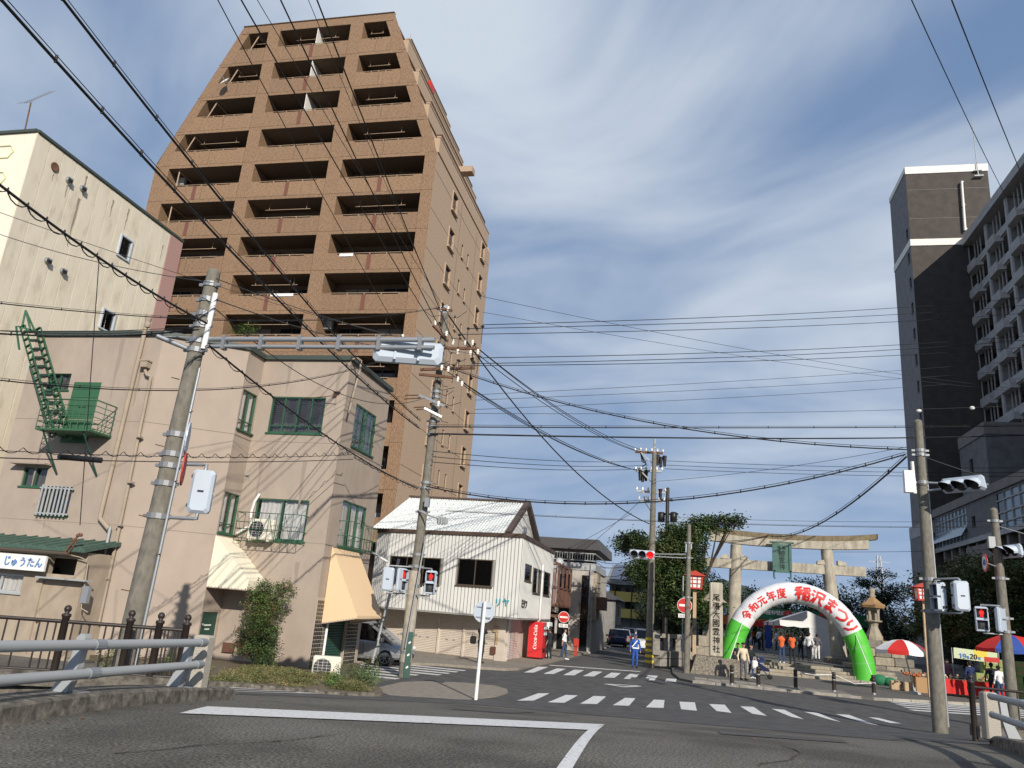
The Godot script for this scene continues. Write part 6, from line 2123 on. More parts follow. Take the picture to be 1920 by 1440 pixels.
func podium() -> void:
	var t := thing("podium_block", "low dark grey block with tall gridded windows below the balcony building", "building", V(30,0,-62))
	var o := t.position
	var X := 24.2; var H: float = V(24.2,15.06,-76.26).y
	var zs := -84.2; var ze := -34.0
	var ys: float = V(24.2,11.14,-77.27).y
	var ycap: float = V(24.2,14.32,-75.47).y
	var z0: float = V(24.2,14.32,-84.01).z; var z1: float = V(24.2,14.54,-75).z
	var z2: float = V(24.2,14.67,-68.22).z; var z3: float = -44.0
	var yb: float = V(24.2,11.1,-75.88).y
	var win1 := Rect2(z0, yb, z1 - z0, ycap - yb); var win2 := Rect2(z2, yb, z3 - z2, ycap - yb)
	var sm: Rect2 = Rect2(72.95, 12.20, 0.84, 1.01)
	sm = Rect2(-sm.end.x, sm.position.y, sm.size.x, sm.size.y)
	var m := MB.new(o)
	wall(m, V(X,0,0), Vector3.BACK, zs, ze, ys, H, [win1, win2, sm], 0.35)
	obj("wall", m, "podium_wall", t)
	m = MB.new(o)
	m.box(V(X + 7.2, H - 0.3, (zs + ze) / 2), V(13.6,0.3,ze - zs - 0.2))
	m.box(V(X + 7.2, ys + 0.1, (zs + ze) / 2), V(13.6,0.2,ze - zs - 0.2))
	m.box(V(X + 6.0, H / 2, (zs + ze) / 2), V(3,H - 0.8,ze - zs - 2.0))
	m.box(V(X + 4.0,ys / 2,zs + 4), V(5,ys,7))
	m.quad(V(X,ys,ze), V(X + 14,ys,ze), V(X + 14,H,ze), V(X,H,ze))
	obj("floor_slab", m, "podium_wall", t)
	m = MB.new(o)
	m.box(V(X - 0.06, (H + ycap) / 2 + 0.1, (zs + ze) / 2), V(0.2,H - ycap,ze - zs - 0.02))
	obj("fascia", m, "podium_brown", t)
	m = MB.new(o)
	m.box(V(X - 0.04, ys + 0.05, (zs + ze) / 2), V(0.16,0.4,ze - zs - 0.04))
	obj("sill_band", m, "wing_concrete", t)
	var pi := 0
	for r in [win1, win2]:
		var nx := 9 if pi == 0 else 16
		var wd := MB.new(o)
		for i in nx + 1: wd.box(V(X + 0.1, r.get_center().y, lerpf(r.position.x, r.end.x, i / float(nx))), V(0.16,r.size.y,0.09))
		for f in [0.0, 0.27, 0.5, 0.8, 1.0]: wd.box(V(X + 0.1, r.position.y + r.size.y * f, r.get_center().x), V(0.15,0.1,r.size.x))
		var w := obj("window", wd, "wing_concrete", t)
		for i in nx:
			var c := lerpf(r.position.x, r.end.x, (i + 0.5) / nx)
			m = MB.new(o)
			m.box(V(X + 0.14, r.get_center().y, c), V(0.03,r.size.y - 0.1,r.size.x / nx - 0.1))
			obj("pane", m, "blue_glass" if (pi == 0 or (i % 4 != 0)) else "far_glass", w)
			if pi == 0:
				m = MB.new(o)
				var y1: float = r.position.y + r.size.y * 0.48
				m.hexa([V(X - 0.55,y1 - 0.9,c - 0.42), V(X - 0.52,y1 - 0.9,c + 0.42), V(X - 0.48,y1 - 0.88,c + 0.42), V(X - 0.5,y1 - 0.88,c - 0.42), V(X + 0.0,y1,c - 0.42), V(X + 0.02,y1,c + 0.42), V(X + 0.06,y1 + 0.02,c + 0.42), V(X + 0.04,y1 + 0.02,c - 0.42)])
				obj("vent_flap", m, "blue_glass", w)
		pi += 1
	m = MB.new(o)
	m.box(V(X + 0.2, sm.get_center().y, sm.get_center().x), V(0.05,sm.size.y,sm.size.x))
	obj("window", m, "far_glass", t)
	m = MB.new(o)
	var z := zs + 2.0
	while z < ze - 1:
		m.box(V(X + 2.2,ys - 0.55,z), V(4.2,1.1,0.4))
		z += 2.2
	m.box(V(X + 0.3,ys / 2 - 0.2,z1 + 2.5), V(0.8,ys - 0.5,6.0))
	obj("beam", m, "podium_brown", t)
	# machine room block standing on the podium
	t = thing("rooftop_block", "dark square block standing on the podium roof beside the tower", "building", V(30,H,-74))
	o = t.position
	var zf: float = V(26.2,21.88,-74.66).z; var zk: float = V(26.2,21.93,-81.54).z; var yt: float = V(26.2,21.88,-74.66).y
	m = MB.new(o)
	wall(m, V(26.2,0,0), Vector3.BACK, zk, zf, H - 0.2, yt, [Rect2(lerpf(zk, zf, 0.35), lerpf(H, yt, 0.42), 0.9, 1.4)], 0.3)
	m.quad(V(26.2,H - 0.2,zf), V(34,H - 0.2,zf), V(34,yt,zf), V(26.2,yt,zf))
	m.quad(V(26.2,yt - 0.05,zf), V(34,yt - 0.05,zf), V(34,yt - 0.05,zk), V(26.2,yt - 0.05,zk))
	m.quad(V(34,H - 0.2,zk), V(26.2,H - 0.2,zk), V(26.2,yt,zk), V(34,yt,zk))
	obj("wall", m, "podium_wall", t)
	m = MB.new(o)
	m.box(V(26.18, yt - 0.5, (zf + zk) / 2), V(0.14,1.1,zf - zk)); m.box(V(30.1,yt - 0.5,zf + 0.02), V(7.9,1.1,0.14))
	obj("parapet", m, "podium_brown", t)
	m = MB.new(o)
	m.box(V(26.4, lerpf(H, yt, 0.42) + 0.7, lerpf(zk, zf, 0.35) + 0.45), V(0.05,1.4,0.9))
	obj("window", m, "far_glass", t)

# shrine gate, arch, marker stones
func shrine() -> void:
	var zt := -55.0
	var base := 0.82
	var px := [V(3.33,4.42,-55).x, V(9.43,4.52,-55).x]
	var t := thing("shrine_gate", "large stone shrine gate with two pillars and two beams", "gate", V((px[0] + px[1]) / 2, base, zt))
	var o := t.position
	var yk := 7.85
	for s in 2:
		var x: float = px[s]
		var lean := 0.16 if s == 0 else -0.30
		var m := MB.new(o)
		m.tube([V(x - lean,base + 0.3,zt), V(x,4.2,zt), V(x + lean * 0.8,yk,zt)], 0.47, 18, 0.37)
		var p := obj("pillar", m, "gate_stone", t)
		m = MB.new(o)
		m.lathe(V(x - lean,base,zt), [Vector2(0.95, 0), Vector2(0.93, 0.3), Vector2(0.72, 0.42), Vector2(0.45, 0.46)], 18, Vector3.UP, -1)
		obj("pillar_base", m, "rough_stone", p)
		for q in [-1, 1]:
			m = MB.new(o)
			m.hexa([V(x + q * 0.38,6.88,zt + 0.3), V(x + q * 0.9,6.88,zt + 0.3), V(x + q * 0.9,6.88,zt - 0.3), V(x + q * 0.38,6.88,zt - 0.3), V(x + q * 0.38,7.2,zt + 0.26), V(x + q * 0.85,7.12,zt + 0.26), V(x + q * 0.85,7.12,zt - 0.26), V(x + q * 0.38,7.2,zt - 0.26)] if q > 0 else [V(x - 0.9,6.88,zt + 0.3), V(x - 0.38,6.88,zt + 0.3), V(x - 0.38,6.88,zt - 0.3), V(x - 0.9,6.88,zt - 0.3), V(x - 0.85,7.12,zt + 0.26), V(x - 0.38,7.2,zt + 0.26), V(x - 0.38,7.2,zt - 0.26), V(x - 0.85,7.12,zt - 0.26)])
			obj("wedge", m, "gate_stone", t)
	var m := MB.new(o)
	m.box(V((1.35 + 11.5) / 2, 6.58, zt), V(11.5 - 1.35,0.6,0.5))
	obj("lower_beam", m, "gate_stone", t)
	# curved upper beam and its darker cap, lifted at the ends
	var n := 24
	var x0 := 1.75; var x1 := 11.75
	for q in [[x0, x1, 7.85, 0.62, 0.62, "gate_stone", "upper_beam", 0.20], [x0 - 0.5, x1 + 0.55, 8.35, 0.34, 0.86, "gate_top_stone", "top_beam", 0.34]]:
		m = MB.new(o)
		for i in n:
			var a := i / float(n); var b := (i + 1) / float(n)
			var f := func(s: float) -> float: return q[7] * pow(absf(s - 0.5) * 2.0, 2.4)
			var xa := lerpf(q[0], q[1], a); var xb := lerpf(q[0], q[1], b)
			var ya: float = q[2] + f.call(a); var yb: float = q[2] + f.call(b)
			var w: float = q[4] / 2; var h: float = q[3]
			var flare := 0.12 if q[6] == "top_beam" else 0.03
			m.hexa([V(xa,ya,zt + w - flare), V(xb,yb,zt + w - flare), V(xb,yb,zt - w + flare), V(xa,ya,zt - w + flare), V(xa,ya + h,zt + w), V(xb,yb + h,zt + w), V(xb,yb + h,zt - w), V(xa,ya + h,zt - w)])
		obj(q[6], m, q[5], t)
	m = MB.new(o)
	var pc: Vector3 = V(6.31,7.16,-54.4)
	m.box(pc, V(0.95,1.7,0.1))
	var pl := obj("name_plaque", m, "copper", t)
	m = MB.new(o)
	for s in [-1, 1]:
		m.beam(pc + V(s * 0.52,-0.95,0.04), pc + V(s * 0.52,0.95,0.04), 0.16, 0.16)
		m.tube([pc + V(s * 0.52,-0.9,0.05), pc + V(s * 0.52,-1.3,0.06), pc + V(s * 0.44,-1.4,0.06)], 0.06, 6)
	m.box(pc + V(0,0.95,0.04), V(1.5,0.1,0.2)); m.box(pc + V(0,-0.92,0.04), V(1.1,0.14,0.16))
	obj("plaque_frame", m, "copper", pl)
	m = MB.new(o)
	for r in 3:
		var ch: String = ["koku", "tama", "jin"][r]
		for st in glyph(ch): m.stroke(st, pc + V(-0.2,0.05 - r * 0.42,0.06), Vector3.RIGHT, Vector3.UP, 0.38, 0.04, 0.03)
	for r in 2:
		for c in 2:
			var ch: String = [["wari", "o"], ["ja", "dai"]][r][c]
			for st in glyph(ch): m.stroke(st, pc + V(-0.28 + c * 0.3,0.55 - r * 0.26 - 0.05,0.06), Vector3.RIGHT, Vector3.UP, 0.22, 0.03, 0.03)
	obj("plaque_lettering", m, "copper_dark", pl)
	# inflatable arch
	var za := -49.2
	var cx := 6.38; var rx := 3.62; var y0 := 0.3; var ry := 4.42
	t = thing("inflatable_arch", "inflatable white and green festival arch with red lettering", "arch", V(cx,0.1,za))
	o = t.position
	var path := func(s: float) -> Vector3:                 # 0 left foot .. 1 right foot
		var a := PI * (1.0 - s)
		var e := 0.92
		return V(cx + rx * signf(cos(a)) * pow(absf(cos(a)), e), y0 + ry * pow(absf(sin(a)), e) - 0.15 * absf(cos(a)), za)
	var N := 64
	var rad := 0.60; var K := 20
	var white := MB.new(o); var gl := MB.new(o)
	var ring := func(i: int) -> Array:
		var s := i / float(N)
		var c: Vector3 = path.call(s)
		var d: Vector3 = (path.call(minf(s + 0.004, 1.0)) - path.call(maxf(s - 0.004, 0.0))).normalized()
		if i == 0: d = Vector3.UP
		if i == N: d = Vector3.DOWN
		var out_ := V(0,0,1).cross(d)
		var r := []
		var rr := rad * (1.0 + 0.014 * sin(i * 1.9) + 0.008 * sin(i * 0.7 + 1.0)) * (0.97 if i % 8 == 0 else 1.0)
		for k in K:
			var a := TAU * k / K
			r.append(c + (out_ * cos(a) + Vector3.BACK * sin(a)) * rr)
		return r
	for i in N:
		var a: Array = ring.call(i); var b: Array = ring.call(i + 1)
		var lo: bool = i < 12 or i >= N - 12
		for k in K:
			var e := (k + 1) % K
			(gl if lo else white).quad(a[k], b[k], b[e], a[e], 1)
	obj("tube", white, "arch_white", t)
	obj("foot", gl, "arch_green", t)
	var sm := MB.new(o)
	for i in [4, 8, 16, 20, 24, 28, 32, 36, 40, 44, 48, 56, 60]:
		var r0: Array = ring.call(i)
		r0.append(r0[0])
		sm.tube(r0, 0.608 * 0.012, 4, -1.0, false)
	for k in [0, 5, 15]:
		var ln := []
		for i in range(0, N + 1, 2): ln.append(ring.call(i)[k])
		sm.tube(ln, 0.006, 4, -1.0, false)
	obj("seam", sm, "arch_seam", t)
	# lettering wrapped on the front of the tube
	var put := func(m2: MB, ch: String, s: float, k: float, w: float) -> void:
		for st in glyph(ch):
			var pts := []
			for i in st.size() - 1:
				for e in 4:
					pts.append(Vector2(lerpf(st[i][0], st[i + 1][0], e / 4.0), lerpf(st[i][1], st[i + 1][1], e / 4.0)))
			pts.append(Vector2(st[-1][0], st[-1][1]))
			var on := func(q: Vector2, lift: float) -> Vector3:
				var ss: float = s + (q.x - 50.0) / 100.0 * k / 12.6
				var c: Vector3 = path.call(ss)
				var d: Vector3 = (path.call(ss + 0.004) - path.call(ss - 0.004)).normalized()
				var out_ := V(0,0,1).cross(d)
				var v := (50.0 - q.y) / 100.0 * k
				var an := v / rad + 0.02
				return c + (out_ * sin(an) + Vector3.BACK * cos(an)) * (rad * 1.015 + lift)
			for i in pts.size() - 1:
				var p: Vector2 = pts[i]; var q: Vector2 = pts[i + 1]
				var dirv := (q - p).normalized(); var nrm := Vector2(-dirv.y, dirv.x) * w
				var ex := dirv * w * 0.5
				var A: Vector3 = on.call(p - ex - nrm, 0.012); var Bq: Vector3 = on.call(q + ex - nrm, 0.012); var C: Vector3 = on.call(q + ex + nrm, 0.012); var D: Vector3 = on.call(p - ex + nrm, 0.012)
				m2.quad(A, D, C, Bq)
	m = MB.new(o)
	var i := 0
	for ch in ["rei", "wa", "gan", "nen", "do"]:
		m = MB.new(o)
		put.call(m, ch, [0.235, 0.285, 0.335, 0.388, 0.438][i], 0.56, 7.0)
		obj("letter", m, "arch_red", t)
		i += 1
	i = 0
	for ch in ["ina", "zawa", "ma", "tsu", "ri_"]:
		m = MB.new(o)
		put.call(m, ch, [0.528, 0.596, 0.662, 0.725, 0.782][i], 0.82, 7.5)
		obj("letter", m, "arch_red", t)
		i += 1
	m = MB.new(o)
	m.tube([path.call(0.2) + V(0,0,0.6), V(2.4,0.15,-47.6)], 0.02, 5)
	m.tube([path.call(0.82) + V(0,0,0.6), V(10.2,0.15,-47.6)], 0.02, 5)
	obj("guy_rope", m, "paint_white", t)
	for q in [[V(10.6,0.1,-48.5), "green cloth weight bag at the right foot of the arch"], [V(1.85,0.1,-45.32), "green cloth weight bag lying before the tall inscribed stone"]]:
		m = MB.new(q[0])
		m.ball(q[0] + V(0,0.25,0), V(0.42,0.3,0.3), 10); m.ball(q[0] + V(0.5,0.2,0.1), V(0.35,0.25,0.3), 10)
		solo("weight_bag", m, "cloth_green", q[1], "bag")
	# inscribed marker stone on a rough plinth
	var mb: Vector3 = V(1.72,0.1,-40.48)
	t = thing("name_stone", "tall tan stone pillar carved with black characters left of the arch", "stone marker", mb)
	var zc := mb.z - 0.6
	var xa: float = V(1.37,2.31,-43.6).x; var xb: float = V(2.05,2.36,-43.6).x
	var yb: float = V(1.72,0.97,-43.6).y; var yt: float = V(1.71,4.72,-43.6).y
	zc = -43.9
	m = MB.new(mb)
	m.bevel(V((xa + xb) / 2, (yb + yt) / 2, zc), V(xb - xa,yt - yb,0.6), 0.06)
	var st := obj("shaft", m, "gate_stone", t)
	m = MB.new(mb)
	var names := ["o", "wari", "dai", "koku", "tama", "jin", "ja"]
	for r in 7:
		m = MB.new(mb)
		var kk := (xb - xa) * 0.56
		for s in glyph(names[r]): m.stroke(s, V((xa + xb) / 2 - kk / 2, yt - 0.95 - r * (yt - yb - 0.75) / 7.0 - 0.02, zc + 0.302), Vector3.RIGHT, Vector3.UP, kk, 0.045, 0.014)
		obj("letter", m, "ink", st)
	m = MB.new(mb)
	rng.seed = 12
	var rr := []
	for k in 9: rr.append(Vector2((k - 4) * 0.36 + rng.randf_range(-0.05, 0.05), 0.0))
	var pb: float = yb - 0.1
	var plx := (xa + xb) / 2 + 0.25
	m.hexa([V(plx - 1.55,0.1,zc + 1.0), V(plx + 1.45,0.1,zc + 0.9), V(plx + 1.4,0.1,zc - 0.9), V(plx - 1.5,0.1,zc - 0.9), V(plx - 1.25,yb + 0.02,zc + 0.7), V(plx + 0.75,yb - 0.02,zc + 0.75), V(plx + 1.0,yb - 0.12,zc - 0.7), V(plx - 1.3,yb + 0.03,zc - 0.7)])
	obj("plinth", m, "rough_stone", t)
	# stone lantern on its stepped block base, right of the arch
	var lx: float = V(11.18,3.65,-52).x
	var lb := V(lx,0.1,-51.5)
	t = thing("stone_lantern", "mossy stone lantern with an orange stained roof on a stepped block base", "stone lantern", lb)
	var y_b: float = V(11.2,2.43,-52).y; var y_m: float = V(11.17,3.56,-52).y; var y_r: float = V(11.21,4.27,-52).y; var y_t: float = V(11.26,5.21,-52).y
	for k in 5:
		var hh := (y_b - 0.1) / 5.0
		var w := 4.4 - k * 0.62
		for c in 4 - (k / 2):
			m = MB.new(lb)
			var cn := 4 - (k / 2)
			var bw := w / cn
			m.bevel(V(lx + 0.25 - w / 2 + bw * (c + 0.5), 0.1 + hh * (k + 0.5), -51.9), V(bw - 0.02,hh - 0.012,3.2 - k * 0.5), 0.035)
			obj("base_block", m, "stone" if (k + c) % 2 else "paving_dark", t)
	m = MB.new(lb)
	m.lathe(V(lx,y_b,-52), [Vector2(0.5, 0), Vector2(0.5, 0.2), Vector2(0.42, 0.35), Vector2(0.27, 0.7), Vector2(0.25, (y_m - y_b) * 0.7), Vector2(0.3, (y_m - y_b) * 0.86), Vector2(0.5, (y_m - y_b) * 0.93), Vector2(0.52, y_m - y_b), Vector2(0, y_m - y_b)], 8, Vector3.UP, -1)
	obj("shaft", m, "stone", t)
	m = MB.new(lb)
	for s in [[-1, -1], [1, -1], [1, 1], [-1, 1]]: m.box(V(lx + s[0] * 0.24, (y_m + y_r) / 2, -52 + s[1] * 0.24), V(0.12,y_r - y_m,0.12))
	m.box(V(lx,y_r - 0.06,-52), V(0.66,0.12,0.66)); m.box(V(lx, (y_m + y_r) / 2, -52.15), V(0.4,y_r - y_m,0.1))
	obj("light_box", m, "stone", t)
	m = MB.new(lb)
	m.lathe(V(lx,y_r,-52), [Vector2(0.35, 0.0), Vector2(0.68, 0.0), Vector2(0.76, 0.16), Vector2(0.68, 0.22), Vector2(0.46, 0.36), Vector2(0.28, 0.52), Vector2(0.16, 0.62), Vector2(0, 0.62)], 6, Vector3.UP, -1)
	obj("lantern_roof", m, "orange_stone", t)
	m = MB.new(lb)
	m.lathe(V(lx,y_r + 0.6,-52), [Vector2(0.16, 0), Vector2(0.22, 0.1), Vector2(0.14, 0.2), Vector2(0.17, 0.3), Vector2(0.19, 0.42), Vector2(0.1, 0.6), Vector2(0.02, y_t - y_r - 0.6)], 10)
	obj("finial", m, "stone", t)
	# dim twin lantern left, in the shade of the tree
	var d2: Vector3 = V(1.18,0.1,-44.26)
	t = thing("stone_lantern", "shaded stone lantern under the tree left of the inscribed stone", "stone lantern", V(1.75,0.1,-50.5))
	m = MB.new(t.position)
	for k in 3: m.box(t.position + V(0,0.3 + k * 0.6,0), V(2.6 - k * 0.5,0.58,2.2 - k * 0.4))
	obj("base_block", m, "stone", t)
	m = MB.new(t.position)
	m.lathe(t.position + V(0,1.8,0), [Vector2(0.5, 0), Vector2(0.3, 0.4), Vector2(0.26, 1.1), Vector2(0.6, 1.3), Vector2(0.6, 1.4), Vector2(0.35, 1.4), Vector2(0.35, 1.9), Vector2(0.9, 2.0), Vector2(0.25, 2.5), Vector2(0, 2.9)], 8, Vector3.UP, -1)
	obj("shaft", m, "stone", t)
	# low stone fence by the street corner
	var fb: Vector3 = V(-1.62,0.1,-45.63)
	t = thing("stone_fence", "low stone fence with square posts beside the side street", "fence", V(-0.2,0.1,-46.5))
	o = t.position
	var f0: Vector3 = V(-1.43,0.1,-45.97); var f1: Vector3 = V(0.34,0.1,-49.15)
	for r in 2:
		for c in 4:
			m = MB.new(o)
			var p := f0.lerp(f1, (c + 0.5) / 4.0)
			m.bevel(p + V(0,0.22 + r * 0.42,-0.2), V(f0.distance_to(f1) / 4.0 - 0.02, 0.4, 0.6), 0.03, Basis.looking_at((f1 - f0).cross(Vector3.UP).normalized()))
			obj("base_block", m, "concrete", t)
	for c in 4:
		m = MB.new(o)
		m.bevel(f0.lerp(f1, c / 3.0) + V(0,1.25,-0.2), V(0.42 if c == 0 else 0.3,1.3 if c == 0 else 0.95,0.35), 0.03)
		obj("post", m, "concrete", t)
	m = MB.new(o)
	m.beam(f0 + V(0,1.65,-0.2), f1 + V(0,1.65,-0.2), 0.26, 0.22)
	obj("rail", m, "concrete", t)

# signals, poles, signs
func signal_head(label: String, c: Vector3, face: Vector3, lit := -1, k := 1.0) -> Node3D:
	var t := thing("traffic_signal", label, "traffic light", c)
	var n := face.normalized()
	var u := Vector3.UP.cross(n).normalized()          # to the right when looking at its back
	var v := n.cross(u)
	var b := Basis(u, v, n)
	var m := MB.new(c)
	m.bevel(c, V(1.3,0.2,0.46) * k, 0.07 * k, Basis(u, n, -v))
	for i in 2: m.box(c - n * 0.1 * k + u * (-0.22 + i * 0.44) * k, V(0.04,0.42,0.05) * k, b)
	var body := obj("housing", m, "signal_grey", t)
	for i in 3:
		var p := c + u * (i - 1) * 0.4 * k + n * 0.1 * k
		m = MB.new(c)
		m.lathe(p, [Vector2(0, 0.03 * k), Vector2(0.1 * k, 0.025 * k), Vector2(0.155 * k, 0.006 * k), Vector2(0.17 * k, 0.03 * k), Vector2(0.18 * k, 0.0)], 18, n)
		obj("lens", m, "lamp_red" if lit == i else "black_plastic", t)
		m = MB.new(c)
		var vi := MB.new(c)
		var cnt := 12
		for e in cnt:
			var a0 := PI * (-0.15 + 1.3 * e / cnt); var a1 := PI * (-0.15 + 1.3 * (e + 1) / cnt)
			var q := func(a: float, d: float, r: float) -> Vector3: return p + (u * cos(a) + v * sin(a)) * r * k + n * d * k
			var l0 := 0.38 * (0.35 + 0.65 * sin(clampf(a0, 0, PI))); var l1 := 0.38 * (0.35 + 0.65 * sin(clampf(a1, 0, PI)))
			m.quad(q.call(a1, 0.0, 0.192), q.call(a0, 0.0, 0.192), q.call(a0, l0, 0.192), q.call(a1, l1, 0.192))
			vi.quad(q.call(a0, 0.0, 0.18), q.call(a1, 0.0, 0.18), q.call(a1, l1, 0.18), q.call(a0, l0, 0.18))
			m.quad(q.call(a1, l1, 0.192), q.call(a0, l0, 0.192), q.call(a0, l0, 0.18), q.call(a1, l1, 0.18))
		var vo := obj("visor", m, "signal_grey", t)
		obj("visor_lining", vi, "black_plastic", vo)
	return t

func walk_signal(label: String, c: Vector3, face: Vector3, lit := false) -> void:
	var t := thing("pedestrian_signal", label, "pedestrian signal", c)
	var n := face.normalized()
	var u := Vector3.UP.cross(n).normalized()
	var b := Basis(u, Vector3.UP, n)
	var m := MB.new(c)
	m.bevel(c, V(0.40,0.16,0.80), 0.05, Basis(u, n, Vector3.DOWN))
	m.box(c + n * 0.05, V(0.36,0.76,0.1), b)
	obj("housing", m, "signal_grey", t)
	m = MB.new(c)
	m.box(c - n * 0.083, V(0.11,0.035,0.012), b)
	obj("maker_plate", m, "black_plastic", t)
	m = MB.new(c)
	for k in 2:
		m.box(c + u * 0.20 + V(0,-0.27 + k * 0.54,0) + n * 0.02, V(0.04,0.06,0.1), b)
	obj("hinge", m, "black_plastic", t)
	for k in 2:
		m = MB.new(c)
		var p := c + V(0,0.185 - 0.37 * k,0)
		m.box(p + n * 0.102, V(0.29,0.28,0.012), b)
		var w := obj("lens", m, "black_plastic", t)
		m = MB.new(c)
		m.box(p + n * 0.16 + V(0,0.155,0), V(0.34,0.02,0.13), b)
		for s in [-1, 1]: m.box(p + n * 0.15 + u * 0.165 * s, V(0.018,0.3,0.11), b)
		obj("hood", m, "signal_grey", t)
		m = MB.new(c)
		var f := p + n * 0.112
		m.ball(f + V(0,0.095,0), V(0.03,0.032,0.03), 8)
		m.box(f + V(0,0.02,0), V(0.085,0.11,0.012), b)
		for s in [-1, 1]:
			m.beam(f + u * 0.052 * s + V(0,0.07,0), f + u * 0.06 * s + V(0,-0.03,0), 0.02, 0.012, n)
			m.beam(f + u * 0.022 * s + V(0,-0.03,0), f + u * (0.03 + 0.02 * k) * s + V(0,-0.12,0), 0.03, 0.012, n)
		obj("figure", m, "lamp_red" if (k == 0 and lit) else "grey_figure", w)

func pole(called: String, label: String, b: Vector3, top: Vector3, r0: float, r1: float, bands: Array, mat := "pole_concrete") -> Node3D:
	var t := thing(called, label, "pole", b)
	var m := MB.new(b)
	m.tube([b - V(0,0.2,0), b.lerp(top, 0.5), top], r0, 16, r1)
	m.lathe(top, [Vector2(r1, 0), Vector2(r1 * 0.85, 0.05), Vector2(r1 * 0.4, 0.09), Vector2(0, 0.1)], 14)
	obj("shaft", m, mat, t)
	for y in bands:
		m = MB.new(b)
		var f: float = (y - b.y) / (top.y - b.y)
		var c := b.lerp(top, f)
		var r := lerpf(r0, r1, f) + 0.012
		m.lathe(c, [Vector2(r, -0.05), Vector2(r + 0.012, -0.05), Vector2(r + 0.012, 0.05), Vector2(r, 0.05)], 14, Vector3.UP, -1)
		for s in [-1, 1]: m.box(c + V(s * (r + 0.05), 0, 0.02), V(0.1,0.06,0.05))
		obj("clamp", m, "steel", t)
	return t

